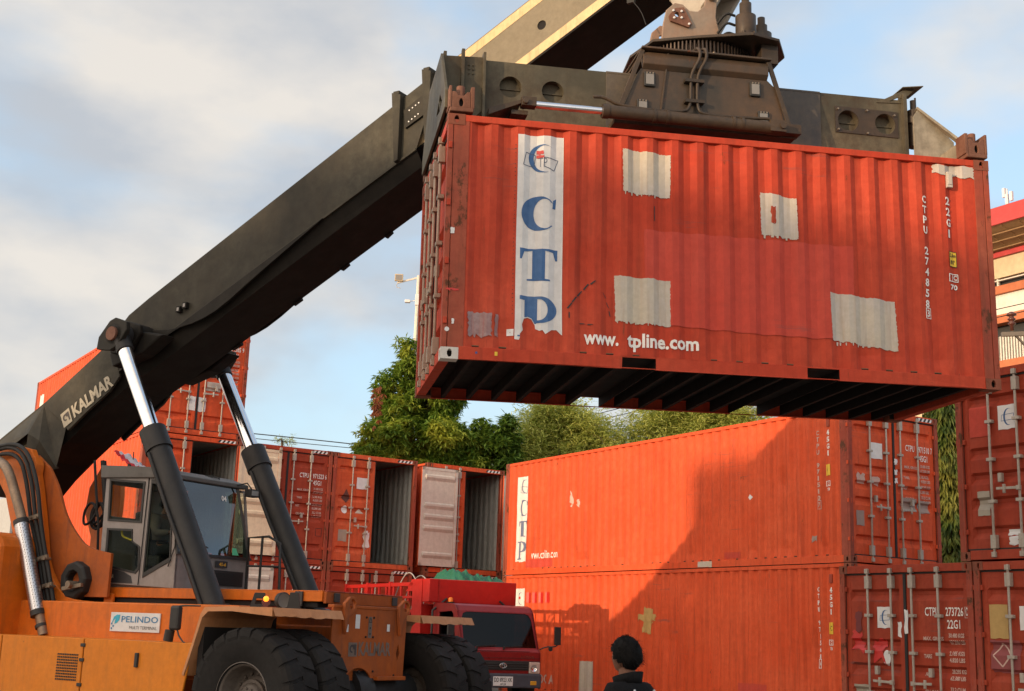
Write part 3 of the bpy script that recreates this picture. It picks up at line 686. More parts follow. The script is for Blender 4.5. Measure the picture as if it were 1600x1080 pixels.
RA, dA = container('shipping_container', 'red container with torn bright red stickers on its door, right of the long ones', 6.058, 2.591, M_RED2, fframe(AO-gu*CW), GRP, detail=1)
RB, dB = container('shipping_container', 'red container with an ochre square on its door, at the bottom right edge', 6.058, 2.591, M_RED2, fframe(AO-gu*(CW*2+.02)), GRP, detail=1)
RC, dC = container('shipping_container', 'dark red closed container on top of the stack at the right edge', 6.058, 2.591, M_RED2, fframe(AO-gu*(CW*2-.17)+Vector((0, 0, 2.603))), GRP, detail=1)
A_ = dA['L']; mark_C(A_, 2.591, .70, 1.69, .98, 1.99)
door_small_text(dA['R'], 2.591, 1.58, 0, 1.985, 'CTPU', '273726', 'O', '22G1')
m, b = door_map(2.591, .012); decal('lettering', box2d(2.265, 1.84, 2.335, 1.99, .008), m, M_TXTF, dA['R'], b, 1)
for i, (s, z, w, h) in enumerate(((.30, 1.52, .20, .22), (.36, 1.40, .16, .14), (.72, 1.38, .22, .28), (.80, 1.48, .12, .12))):
    sticker(A_, 2.591, s-w/2, z-h/2, s+w/2, z+h/2, M_REDP, 40+i, .045, 'torn red sticker', off=.010+.002*i)
sticker(A_, 2.591, .28, 1.66, .40, 1.92, plain('dark_red_mark', (.16, .02, .02), .6), 45, .02)
m, b = door_map(2.591, .010); decal('sticker', poly2d(ellipse(.865, 1.27, .07, .11)), m, M_STK, A_, b, 1)
sticker(A_, 2.591, .22, .60, .50, .88, M_PLATE, 46); sticker(dA['R'], 2.591, 1.225, 1.62, 1.29, 1.95, M_STK, 47, .012, flat=True, off=.03); sticker(A_, 2.591, 1.08, 1.58, 1.15, 1.78, M_STK, 48, .015)
B_ = dB['L']; sticker(B_, 2.591, .21, 1.58, .50, 2.02, M_PYEL, 50, .004); sticker(B_, 2.591, .68, 1.69, .96, 2.0, M_STK, 51)
m, b = door_map(2.591, .010); decal('paint_patch', ragged(.20, 1.14, .66, 1.56, .006, 8, 5), m, plain('mauve_patch', (.26, .06, .06), .7), B_, b, 1)
m, b = door_map(2.591, .013); decal('sticker', join2d(outline([(.24, 1.36), (.385, 1.52), (.52, 1.37), (.385, 1.22)], .02)), m, M_TXTF, B_, b, 1)
C_ = dC['L']; mark_C(C_, 2.591, .68, 1.74, .98, 2.07); sticker(C_, 2.591, .21, 1.68, .56, 2.10, M_PPINK, 60, .003); sticker(C_, 2.591, .29, .60, .49, .93, M_PLATE, 61); sticker(C_, 2.591, .74, .32, .93, .40, M_STK, 62); sticker(C_, 2.591, .77, .20, .91, .30, M_STK, 63, .015)

# ---- the row at the back left, doors towards the camera
dv = Vector((cos(.56204), sin(.56204), 0)); dm = Vector((-dv.y, dv.x, 0)); DD = Vector((-8.6337, 30.2933, .023)); ST = CW+.03
def dframe(i, z, extra=0): return frame(DD+dv*(i*ST+CW+extra)+Vector((0, 0, z)), dm, -dv, Vector((0, 0, 1)))
M_REDo = paint('bright_orange_door_paint', (.62, .10, .035), fadecol=(.7, .2, .1), **RED)
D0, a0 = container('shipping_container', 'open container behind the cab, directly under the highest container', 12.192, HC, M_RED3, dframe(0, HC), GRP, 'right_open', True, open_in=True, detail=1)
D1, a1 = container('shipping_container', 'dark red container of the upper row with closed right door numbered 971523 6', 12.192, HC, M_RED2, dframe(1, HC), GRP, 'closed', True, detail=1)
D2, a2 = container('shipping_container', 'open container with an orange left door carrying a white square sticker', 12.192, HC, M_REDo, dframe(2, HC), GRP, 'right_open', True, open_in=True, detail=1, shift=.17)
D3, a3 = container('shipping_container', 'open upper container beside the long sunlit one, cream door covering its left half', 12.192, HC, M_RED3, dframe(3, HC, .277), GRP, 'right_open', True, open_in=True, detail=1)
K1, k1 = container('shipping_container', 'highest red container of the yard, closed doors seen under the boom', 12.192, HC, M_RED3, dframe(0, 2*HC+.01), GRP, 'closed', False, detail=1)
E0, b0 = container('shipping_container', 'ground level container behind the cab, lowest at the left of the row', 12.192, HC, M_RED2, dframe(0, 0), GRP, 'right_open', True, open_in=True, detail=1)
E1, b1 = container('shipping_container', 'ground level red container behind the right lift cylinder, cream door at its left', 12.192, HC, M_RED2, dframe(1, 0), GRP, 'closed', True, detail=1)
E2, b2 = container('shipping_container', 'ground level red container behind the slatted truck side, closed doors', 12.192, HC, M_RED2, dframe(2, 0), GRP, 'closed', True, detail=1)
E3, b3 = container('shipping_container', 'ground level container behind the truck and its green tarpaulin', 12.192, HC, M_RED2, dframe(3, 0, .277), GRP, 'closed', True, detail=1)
door_small_text(a1['R'], HC, 1.57, 0, 2.28, 'CTPU', '971523', '6', '45G1'); door_small_text(b1['R'], HC, 1.57, 0, 2.28, 'CTPU', '971540', '0', '45G1')
door_small_text(k1['R'], HC, 1.57, 0, 2.32, 'CTPU', '971585', '9', '45G1')
sticker(a2['L'], HC, .70, 2.01, 1.0, 2.30, M_STK, 70); sticker(a2['L'], HC, .26, .64, .50, .94, M_PLATE, 71)
m, b = door_map(HC, .010); decal('sticker', poly2d(ellipse(.40, 1.45, .08, .10)), m, M_STK, a2['L'], b, 1); decal('sticker', poly2d([(.70, 1.38), (.95, 1.38), (.82, 1.50)]), m, M_PCREAM, a2['L'], b, 1)
decal('paint_patch', poly2d([(.30, 1.75), (.42, 1.98), (.54, 1.75), (.42, 1.62)]), m, plain('dark_diamond', (.10, .03, .02), .6), a2['L'], b, 1)
sticker(a2['L'], HC, .98, .50, 1.14, .92, M_STK, 73, .05)
m, b = door_map(HC, .009); decal('lettering', box2d(1.85+.25, .72, 2.27, .92, .01), m, M_BLK, a1['R'], b, 1)
sticker(k1['L'], HC, .98, .60, 1.19, .95, M_STK, 75, .01); sticker(k1['R'], HC, 1.25, .60, 1.44, .95, M_STK, 76, .01); sticker(k1['R'], HC, 1.44, 1.14, 1.80, 1.36, M_PCREAM, 77); sticker(k1['R'], HC, 1.95, 1.10, 2.2, 1.3, M_PCREAM, 78)
M_WHT2 = paint('warm_cream_door_lining', (.74, .60, .44), fade=.3, streak=.35, rust=.18, rough=.55, dirt=(.4, .25, .14), rustcol=(.45, .22, .07), bump=.1)
a0['R'].data.materials[1] = M_WHT2
# pale logo panel on the side wall of the highest container
m, b = side_map(K1, True, .008); decal('logo_panel', ragged(.6, .5, 1.1, 2.4, .01, 8, 80), m, M_PANEL, K1, b, 0)
# ------------------------------------------------------------ spreader (in the frame of the hanging container)
M_SPR = paint('greenish_black_steel', (.075, .070, .052), fadecol=(.22, .185, .12), fade=.8, streak=.35, dirt=(.05, .03, .018), rust=.12, rustcol=(.11, .045, .02), rough=.55, grime=.6, scale=1.2, spec=.2)
M_SPRD = paint('dark_oily_steel', (.030, .026, .023), fadecol=(.13, .085, .05), fade=.7, streak=.4, dirt=(.07, .04, .02), rust=.2, rustcol=(.10, .04, .018), rough=.45, grime=.4, scale=1.5)
M_GEAR = paint('greasy_gear_steel', (.06, .045, .038), fadecol=(.12, .09, .07), fade=.5, streak=.3, rust=.2, rough=.35, metal=.5, scale=3)
M_RUST = paint('rust_brown_steel', (.15, .062, .040), fadecol=(.30, .16, .11), fade=.8, streak=.4, dirt=(.10, .04, .02), rust=.3, rough=.7, scale=3)
M_CHROME = plain('chrome_rod', (.75, .75, .78), .12, 1)
M_BOLT = plain('bolt_steel', (.25, .2, .15), .5, .6)
M_LENS = plain('lamp_lens', (.22, .21, .20), .3)
SP = empty('container_spreader', HM @ Matrix.Translation((0, 0, 2.591)), label='black steel lifting spreader with round gear on top, clamped on the hanging container', cat='spreader')
zc = -2.591   # numbers below are heights above the container floor
def Z(z): return z+zc
b = MB(); Y0, Y1 = .75, 1.69
holes = [circle(x, z, .125, 24) for x, z in ((.77, 3.27), (1.25, 3.26), (4.76, 3.24), (5.22, 3.24))]
b.plate([[(.44, 2.80), (5.50, 2.80), (5.50, 3.56), (.44, 3.56)]]+holes, ((0, Y0, zc), (1, 0, 0), (0, 0, 1), (0, 1, 0)), .02)
for x, z in ((.77, 3.27), (1.25, 3.26), (4.76, 3.24), (5.22, 3.24)):
    b.cyl((x, Y0+.09, Z(z)), (x, Y0+.1, Z(z)), .15, n=24, m=0); b.box((x-.14, Y0+.075, Z(z)-.006), (x+.14, Y0+.095, Z(z)+.006))
    b.lathe([(.126, 0), (.126, .09)], (x, Y0+.01, Z(z)), (0, 1, 0), 24)
b.box((.44, Y1-.02, Z(2.8)), (5.5, Y1, Z(3.56))); b.box((.44, Y0+.021, Z(3.54)), (5.5, Y1-.021, Z(3.558))); b.box((.44, Y0+.021, Z(2.802)), (5.5, Y1-.021, Z(2.82)))
b.build('main_beam', M_SPR, SP, .004)
b = MB(); b.box((1.86, Y0-.012, Z(2.83)), (4.42, Y0-.001, Z(3.54))); b.box((4.62-.0, Y0-.009, Z(3.09)), (5.36, Y0-.001, Z(3.12)))
b.box((1.86, Y0-.014, Z(3.54)), (4.42, Y1, Z(3.565)))
b.build('repainted_sleeve', paint('blue_black_repaint', (.045, .047, .055), fadecol=(.16, .13, .09), fade=.9, streak=.2, rust=.1, rough=.45, grime=.45, scale=.8, dirt=(.16, .12, .075)), SP, .003)
pl_ = MB(); fr_ = ((0, Y0-.012, zc), (1, 0, 0), (0, 0, 1), (0, 1, 0)); pl_.plate([[(4.60, 3.09), (5.38, 3.08), (5.38, 3.40), (4.60, 3.41)], circle(4.76, 3.24, .128, 24), circle(5.22, 3.24, .128, 24)], fr_, .011)
pl_.build('cover_plate', M_SPRD, SP)
for x, z in ((4.63, 3.37), (4.99, 3.38), (5.33, 3.35), (4.99, 3.10), (4.63, 3.12)):
    q = MB(); q.cyl((x, Y0-.035, Z(z)), (x, Y0-.011, Z(z)), .012, n=8); q.build('bolt', M_BOLT, SP)
# end assemblies
for sx, x0 in ((1, 0.0), (-1, 6.058)):
    X = lambda v: x0+sx*v
    e = MB()
    e.beam((X(.13), .14, Z(2.77)), (X(.13), 2.30, Z(2.77)), .22, .17)
    if sx == 1:
        e.plate([[(.0, 3.55), (.46, 3.57), (.46, 2.95), (.26, 2.72), (.02, 2.72), (-.03, 3.0)]], ((0, .70, zc), (1, 0, 0), (0, 0, 1), (0, 1, 0)), .03)
        e.plate([[(.0, 3.55), (.46, 3.57), (.46, 2.95), (.26, 2.72), (.02, 2.72)]], ((0, 1.72, zc), (1, 0, 0), (0, 0, 1), (0, 1, 0)), .03)
        e.plate([[(.66, 3.55), (1.75, 3.55), (2.3, 2.9), (2.3, 2.7), (.12, 2.7), (.12, 2.9)], [(.4, 2.88), (.62, 3.05), (.9, 2.9), (.6, 2.84)]], ((.0, 0, zc), (0, 1, 0), (0, 0, 1), (-1, 0, 0)), .03)
        e.box((.005, .69, Z(2.86)), (.04, 1.74, Z(3.6))); e.box((.20, .63, Z(2.9)), (.235, .70, Z(3.62))); e.box((.44, .62, Z(2.75)), (.47, .75, Z(3.60)))
        for i in range(2):
            for k in range(3): e.cyl((.29+.045*i, .685, Z(3.36+.05*k)), (.29+.045*i, .70, Z(3.36+.05*k)), .01, n=8)
    else:
        e.plate([[(.50, 3.0), (5.60-5.1, 3.0), (.52, 2.72), (.10, 2.72)]][:0] or [[(5.50, 3.30), (5.58, 3.42), (6.0, 3.03), (6.0, 2.86), (5.60, 2.74), (5.50, 2.74)]], ((0, .60, zc), (1, 0, 0), (0, 0, 1), (0, 1, 0)), .02)
        e.plate([[(5.50, 3.30), (5.58, 3.42), (6.0, 3.03), (6.0, 2.86), (5.60, 2.74), (5.50, 2.74)]], ((0, 1.75, zc), (1, 0, 0), (0, 0, 1), (0, 1, 0)), .02)
        e.beam((5.56, .64, Z(3.42)), (6.01, .5, Z(3.0)), .10, .03)
    e.build('end_beam', M_SPR if sx == 1 else paint('pale_worn_steel', (.20, .18, .13), fadecol=(.42, .38, .30), fade=.9, streak=.3, rust=.1, rough=.5), SP, .005)
    for y0, sy in ((.0, 1), (2.438, -1)):
        q = MB(); w = .26
        q.box((X(.01), y0+sy*-.012, Z(2.615)), (X(w), y0+sy*.20, Z(2.66))); q.box((X(.0), y0+sy*.0, Z(2.66)), (X(.03), y0+sy*.2, Z(2.90))); q.box((X(w-.03), y0, Z(2.66)), (X(w+.01), y0+sy*.2, Z(2.90)))
        q.plate([[(min(X(.03), X(w-.03)), 2.66), (max(X(.03), X(w-.03)), 2.66), (max(X(.03), X(w-.03)), 2.84), (X(.13)+.06, 2.84), (X(.13)+.03, 2.80), (X(.13)-.03, 2.80), (X(.13)-.06, 2.84), (min(X(.03), X(w-.03)), 2.84)], ellipse(X(.13), 2.72, .022, .045, 12)], ((0, y0+sy*.004, zc), (1, 0, 0), (0, 0, 1), (0, sy, 0)), .03)
        q.box((X(.03), y0+sy*.05, Z(2.661)), (X(w-.03), y0+sy*.2, Z(2.80)), 1)
        q.cyl((X(.13), y0+sy*.10, Z(2.56)), (X(.13), y0+sy*.10, Z(2.93)), .045, n=12, m=0)
        q.build('twistlock', [M_RUST, M_HOLE], SP, .008)
# right end: horn plate, swivel motor, hose bundle
q = MB(); q.plate([[(5.12, 3.50), (5.46, 3.68), (5.62, 3.71), (5.50, 3.60), (5.47, 3.52)], [(5.28, 3.53), (5.40, 3.59), (5.40, 3.53)]], ((0, .74, zc), (1, 0, 0), (0, 0, 1), (0, 1, 0)), .02); q.plate([[(5.44, .70), (5.66, .62), (5.66, 1.0), (5.44, 1.0)]], ((0, 0, Z(3.70)), (1, 0, 0), (0, 1, 0), (0, 0, 1)), .012)
q.box((5.43, .68, Z(2.80)), (5.475, .76, Z(3.62))); q.cyl((5.45, .715, Z(3.6)), (5.45, .76, Z(3.6)), .04, n=14); q.build('guide_bracket', M_SPR, SP, .003)
q = MB(); q.cyl((5.60, .78, Z(3.0)), (5.60, .78, Z(3.45)), .075, n=16); q.cyl((5.60, .78, Z(3.28)), (5.60, .78, Z(3.36)), .10, n=16); q.cyl((5.60, .78, Z(3.45)), (5.60, .78, Z(3.58)), .035, n=12); q.cyl((5.63, .78, Z(3.5)), (5.63, .78, Z(3.62)), .012, n=8)
for k in range(4): q.tube([(5.55+.03*k, .72, Z(3.3)), (5.62+.03*k, .62, Z(3.0)), (5.60+.02*k, .66, Z(2.75))], .018, 8, 0, 2)
q.build('swivel_motor', M_SPRD, SP)
# central housing
h = MB(); YH = .35
h.plate([[(1.92, 2.90), (3.84, 2.84), (3.73, 3.36), (3.62, 3.46), (2.16, 3.46), (2.12, 3.40)]], ((0, YH, zc), (1, 0, 0), (0, 0, 1), (0, 1, 0)), .02)
h.plate([[(1.92, 2.90), (3.84, 2.84), (3.62, 3.62), (2.18, 3.62)]], ((0, 2.08, zc), (1, 0, 0), (0, 0, 1), (0, 1, 0)), .02)
# rolled top edge
prof = [(YH, 3.45), (YH-.05, 3.50), (YH-.055, 3.58), (YH-.01, 3.655), (YH+.08, 3.68), (2.10, 3.68), (2.10, 3.64), (YH+.1, 3.64)]
vs = [(x, y, Z(z)) for x in (2.17, 3.62) for y, z in prof]; n = len(prof)
h.add(vs, [(i, (i+1) % n, n+(i+1) % n, n+i) for i in range(n)]+[tuple(range(n)), tuple(range(n, 2*n))])
h.box((2.15, YH-.07, Z(3.676)), (3.66, 2.14, Z(3.70)))
h.build('center_housing', paint('dark_grey_green_steel', (.042, .040, .035), fadecol=(.16, .085, .04), fade=.8, streak=.4, rust=.3, rough=.4, grime=.25, dirt=(.10, .055, .03)), SP, .006)
h = MB()
h.beam((1.90, YH-.02, Z(2.93)), (2.17, YH-.02, Z(3.67)), .05, .03, up=(0, 1, 0)); h.beam((3.88, YH-.02, Z(2.86)), (3.63, YH-.02, Z(3.67)), .05, .03, up=(0, 1, 0))
h.plate([[(YH-.02, 3.66), (2.10, 3.66), (2.10, 2.88), (YH-.02, 2.88)]], ((2.0, 0, zc), (0, 1, 0), (.25*.5, 0, 1), (.02, 0, 0)), 1)
h.box((3.70, YH-.08, Z(2.82)), (3.98, YH+.1, Z(2.93))); h.box((1.86, YH+.02, Z(2.80)), (3.95, YH+.36, Z(2.86)))
h.build('side_flange', M_SPRD, SP, .004)
for x, z in ((2.25, 3.33), (3.47, 3.33), (2.17, 3.0), (3.56, 2.99)):
    q = MB(); q.box((x-.065, YH-.03, Z(z)-.085), (x+.065, YH-.001, Z(z)+.085)); o = q.build('lamp', M_BLK, SP, .01)
    q = MB(); q.box((x-.045, YH-.034, Z(z)-.062), (x+.045, YH-.031, Z(z)+.058)); q.build('lens', M_LENS, o)
    q = MB(); [q.cyl((x+i*.035, YH-.04, Z(z)+.068), (x+i*.035, YH-.03, Z(z)+.068), .01, n=8) for i in (-1, 0, 1)]; q.build('screw', M_BOLT, o)
q = MB()
for s in (0, .075):
    q.tube([(2.80+s, YH+.3, Z(3.80)), (2.80+s, YH-.06, Z(3.76)), (2.82+s, YH-.09, Z(3.62)), (2.72+s, YH-.06, Z(3.44)), (2.71+s, YH-.05, Z(3.3)), (2.71+s, YH-.05, Z(3.05)), ((2.62, 2.82)[s > 0], YH-.08, Z(2.94)), ((1.9, 3.3)[s > 0], YH-.09, Z(2.945)), ((1.72, 3.55)[s > 0], YH-.09, Z((3.04, 2.96)[s > 0])), ((1.60, 3.6)[s > 0], YH-.09, Z((3.03, 2.96)[s > 0]))], .019, 8, 0, 2)
for z in (3.34, 3.10): q.box((2.64, YH-.08, Z(z)-.018), (2.86, YH-.002, Z(z)+.018))
q.build('hydraulic_pipe', M_SPRD, SP)
# side shift cylinder
q = MB(); yc = .235
q.cyl((1.72, yc, Z(2.865)), (3.62, yc, Z(2.845)), .072, n=20); q.cyl((1.69, yc, Z(2.865)), (1.76, yc, Z(2.865)), .08, n=20)
for x in (2.25, 2.40, 3.15, 3.25): q.cyl((x, yc, Z(2.858)), (x+.03, yc, Z(2.858)), .08, n=20)
q.box((3.58, yc-.07, Z(2.79)), (3.76, yc+.07, Z(2.92))); q.cyl((3.72, yc-.09, Z(2.855)), (3.72, yc+.09, Z(2.855)), .035, n=12)
o = q.build('side_cylinder', M_SPRD, SP)
q = MB(); q.cyl((.95, yc, Z(2.865)), (1.70, yc, Z(2.865)), .040, n=16); q.build('piston_rod', M_CHROME, o)
q = MB(); q.box((.80, yc-.06, Z(2.83)), (.96, yc+.06, Z(2.93))); q.box((.70, yc+.02, Z(2.75)), (.88, yc+.5, Z(2.80))); q.cyl((.84, yc-.09, Z(2.87)), (.84, yc+.1, Z(2.87)), .03, n=12)
q.plate([[(.45, 2.70), (.80, 2.86), (.80, 2.90), (.45, 2.78)]], ((0, yc-.03, zc), (1, 0, 0), (0, 0, 1), (0, 1, 0)), .35)
q.build('cylinder_bracket', M_SPRD, SP, .004)
# slewing ring, gear, motors and pendulum bracket
cx, cy = 3.05, 1.22
q = MB(); q.lathe([(0, .0), (.70, .0), (.80, .03), (.80, .06), (0, .06)], (cx, cy, Z(3.70)), (0, 0, 1), 64); q.build('base_ring', M_GEAR, SP)
for i in range(28):
    a = 2*pi*i/28; bb = MB(); bb.cyl((cx+.73*cos(a), cy+.73*sin(a), Z(3.76)), (cx+.73*cos(a), cy+.73*sin(a), Z(3.80)), .022, n=6); bb.build('ring_bolt', M_BOLT, SP)
q = MB(); T = 96; pr = []
for i in range(T):
    for k, r in ((0, .64), (.22, .70), (.55, .70), (.78, .64)):
        a = 2*pi*(i+k)/T; pr.append((cx+r*cos(a), cy+r*sin(a)))
q.plate([pr], ((0, 0, Z(3.80)), (1, 0, 0), (0, 1, 0), (0, 0, 1)), .16); q.build('ring_gear', M_GEAR, SP)
q = MB(); top = [(cx+.80*cos(radians(a)), cy+.80*sin(radians(a))) for a in range(150, 400-70, 8)]
top = [(2.30, 1.7), (2.26, 1.2), (2.40, .72), (2.9, .50), (3.45, .30), (3.80, .40), (4.02, .80), (3.95, 1.6), (3.4, 2.0), (2.7, 2.0)]
q.plate([top], ((0, 0, Z(3.97)), (1, 0, 0), (0, 1, 0), (0, 0, 1)), .035); q.box((3.62, .50, Z(3.74)), (3.82, .70, Z(3.969))); q.build('turntable_plate', M_SPRD, SP, .005)
for mxx, myy, hh in ((3.52, .72, .36), (3.80, .95, .22)):
    q = MB(); zz = Z(4.005)
    q.lathe([(0, 0), (.13, 0), (.13, .10), (.14, .11), (.14, .14), (.11, .15), (.12, .18), (.12, .18+hh*.6), (.07, .2+hh*.62), (.07, .2+hh), (.045, .21+hh), (.045, .3+hh), (0, .3+hh)], (mxx, myy, zz), (0, 0, 1), 24)
    for i in range(6): a = i*pi/3; q.cyl((mxx+.125*cos(a), myy+.125*sin(a), zz+.14), (mxx+.125*cos(a), myy+.125*sin(a), zz+.17), .014, n=6)
    q.build('slewing_motor', M_SPRD, SP)
q = MB()
for k in range(3): q.tube([(3.42, .80, Z(4.2+.12*k)), (3.3, .78, Z(4.22+.12*k)), (3.22, .85, Z(4.1+.12*k))], .016, 8, 0, 2)
q.build('hydraulic_hose', M_GASK, SP)
M_PB = paint('rust_stained_grey_paint', (.30, .24, .19), fadecol=(.36, .15, .07), fade=.9, streak=.3, dirt=(.25, .09, .04), rust=.1, rough=.6, scale=2)
for y in (.90, 1.50):
    q = MB(); q.plate([[(2.55, 4.0), (3.20, 4.0), (3.30, 4.10), (3.22, 4.45), (3.24, 4.68), (3.19, 4.75), (3.11, 4.72), (3.08, 4.58), (3.0, 4.50), (2.90, 4.50), (2.82, 4.57), (2.72, 4.58), (2.62, 4.48), (2.58, 4.3)], [(2.92, 4.05), (2.90, 4.065), (2.92, 4.085), (3.08, 4.085), (3.10, 4.065), (3.08, 4.05)], circle(2.74, 4.42, .032, 12)], ((0, y, zc), (1, 0, 0), (0, 0, 1), (0, 1, 0)), .04)
    q.build('pendulum_bracket', M_PB, SP, .008)
q = MB(); q.plate([[(2.64, 4.40), (2.66, 4.33), (2.88, 4.27), (2.92, 4.32), (2.82, 4.52), (2.72, 4.50)], circle(2.74, 4.42, .03, 12)], ((0, .868, zc), (1, 0, 0), (0, 0, 1), (0, 1, 0)), .03)
for a, c in ((2.69, 4.46), (2.79, 4.46), (2.70, 4.37), (2.79, 4.38), (2.88, 4.31)): q.cyl((a, .85, Z(c)), (a, .87, Z(c)), .014, n=10, m=1)
q.build('pin_keeper', [M_RUST, M_STK], SP, .004)
q = MB(); q.cyl((3.17, .86, Z(4.69)), (3.17, 1.55, Z(4.69)), .045, n=14); q.build('pin', M_BOLT, SP)

# ------------------------------------------------------------ reach stacker: +x forward, -y the side towards the camera
RS = empty('reach_stacker', yawm((-1.846, 16.9017, -.208), -.562227), label='orange reach stacker with a long black boom lifting a red container', cat='reach stacker')
M_OR = paint('orange_machine_paint', (.64, .145, .008), fadecol=(.68, .20, .03), fade=.5, streak=.45, dirt=(.13, .06, .025), rust=.08, rustcol=(.12, .05, .02), rough=.45, bump=.12, grime=.28)
M_ORT = paint('yellow_orange_panel_paint', (.68, .20, .010), fadecol=(.70, .25, .03), fade=.4, streak=.3, dirt=(.20, .10, .03), rust=.05, rough=.5, bump=.1, grime=.12)
M_ORB = paint('burnt_orange_paint', (.40, .088, .012), fadecol=(.46, .135, .035), fade=.5, streak=.6, dirt=(.10, .045, .03), rust=.1, rough=.6, bump=.15, grime=.35)
M_ORF = paint('dusty_orange_fender_paint', (.55, .24, .10), fadecol=(.6, .34, .2), fade=.6, streak=.2, dirt=(.15, .08, .05), rust=.1, rough=.6, grime=.15)
M_BOOM = paint('black_boom_paint', (.013, .012, .011), fadecol=(.035, .030, .024), fade=.45, streak=.25, dirt=(.04, .035, .025), rust=0, rough=.55, bump=.06, scale=.6, spec=.12)
M_BOOM2 = paint('grey_black_boom_paint', (.026, .025, .022), fadecol=(.14, .13, .095), fade=.55, streak=.3, dirt=(.05, .04, .028), rust=.05, rough=.5, bump=.10, scale=.8, grime=.3, spec=.12)
M_TELE = paint('dull_olive_steel', (.20, .17, .115), fadecol=(.28, .235, .16), fade=.6, streak=.15, dirt=(.14, .10, .06), rust=.08, rough=.55, scale=1.5)
M_WEAR = paint('bare_slide_steel', (.55, .40, .22), fadecol=(.62, .48, .30), fade=.5, streak=.4, rust=.1, rough=.45, metal=.3, scale=1.5)
M_CYL = paint('black_cylinder_paint', (.020, .020, .021), fadecol=(.045, .042, .040), fade=.5, streak=.2, dirt=(.07, .055, .045), rust=.02, rough=.5, bump=.05)
M_TYRE = paint('dusty_black_rubber', (.011, .010, .010), fadecol=(.024, .022, .021), fade=.6, streak=.1, rough=.8, bump=.15, scale=2)
M_RIM = paint('grey_rim_paint', (.09, .075, .065), fade=.6, streak=.3, rust=.3, rough=.5, scale=3)
M_CAB = paint('grey_cab_paint', (.27, .245, .235), fadecol=(.34, .31, .30), fade=.5, streak=.25, dirt=(.10, .07, .05), rough=.5, bump=.05)
M_CABD = plain('dark_cab_trim', (.03, .03, .032), .5)
M_GLS = glass('cab_glass', (.70, .78, .68), .02, .03, .5)
M_WSCR = glass('blueish_windscreen', (.24, .34, .34), .02, .20, .62)
def side(o, name, pts, y, t, mat, holes=(), bevel=.006, x0=0):
    q = MB(); q.plate([pts]+list(holes), ((x0, y, 0), (1, 0, 0), (0, 0, 1), (0, 1, 0)), t); return q.build(name, mat, o, bevel)
# wheels
def tyre_mesh(R, w):
    q = MB(); Ri = .37; pr = [(Ri, -.40*w), (Ri+.03, -.46*w), (.55*R+.2, -.52*w), (.86*R, -.52*w), (.945*R, -.47*w), (.965*R, -.40*w), (.97*R, .0), (.965*R, .40*w), (.945*R, .47*w), (.86*R, .52*w), (.55*R+.2, .52*w), (Ri+.03, .46*w), (Ri, .40*w), (Ri, -.40*w)]
    q.lathe([(r, h) for r, h in pr], (0, 0, 0), (0, 1, 0), 72)
    nl = 22
    for i in range(nl):
        for sgn, off in ((-1, 0), (1, .5)):
            a = 2*pi*(i+off)/nl; da = 2*pi/nl*.39; vs = []
            for y, r, sk in ((0.02*sgn*-1, R*.992, .55), (sgn*w*.43, R*.992, .0), (sgn*w*.52, R*.955, -.02), (sgn*w*.535, R*.87, -.02)):
                for e in (-1, 1):
                    t = a+da*e+sk*2*pi/nl*.5; vs.append((r*cos(t), y, r*sin(t)))
                for e in (-1, 1):
                    t = a+da*e*1.08+sk*2*pi/nl*.5; rr = r-.05*R; vs.append((rr*cos(t), y*.97, rr*sin(t)))
            fs = []
            for k in range(3):
                p, n_ = k*4, (k+1)*4; fs += [(p, p+1, n_+1, n_), (p, n_, n_+2, p+2), (p+1, p+3, n_+3, n_+1)]
            fs += [(0, 2, 3, 1), (12, 13, 15, 14)]; q.add(vs, fs)
    return q
def rim_mesh():
    q = MB(); q.lathe([(.385, -.22), (.40, -.215), (.40, -.20), (.36, -.19), (.345, -.17), (.335, .0), (.30, .03), (.24, .03), (.22, .0), (.0, .0)], (0, 0, 0), (0, 1, 0), 48)
    q.lathe([(.0, -.10), (.12, -.10), (.16, -.07), (.17, .0)], (0, 0, 0), (0, 1, 0), 32)
    for i in range(16): a = 2*pi*i/16; q.cyl((.27*cos(a), .0, .27*sin(a)), (.27*cos(a), .035, .27*sin(a)), .02, n=6)
    for i in range(8): a = 2*pi*i/8; q.cyl((.10*cos(a), -.115, .10*sin(a)), (.10*cos(a), -.09, .10*sin(a)), .012, n=6)
    return q
R_, w_ = .788, .477; first = None
tb = tyre_mesh(R_, w_); rb = rim_mesh()
for x, ys in ((0, (-1.83, -1.248, 1.248, 1.83)), (-6.1, (-1.7, 1.7))):
    for y in ys:
        if first is None:
            wh = MB(); wh.cyl((0, -.05, 0), (0, .12, 0), .2, n=20); wo = wh.build('wheel', M_RIM, RS); ty = tb.build('tyre', M_TYRE, wo); ri = rb.build('rim', M_RIM, wo); first = (wo, ty, ri)
        else:
            wo = first[0].copy(); COL.objects.link(wo); wo.parent = RS
            for c in first[1:]: d = c.copy(); COL.objects.link(d); d.parent = wo
        wo.location = (x, y, R_)
        if y > 0: wo.rotation_euler = (0, .13*x+y, pi)
        else: wo.rotation_euler = (0, y, 0)
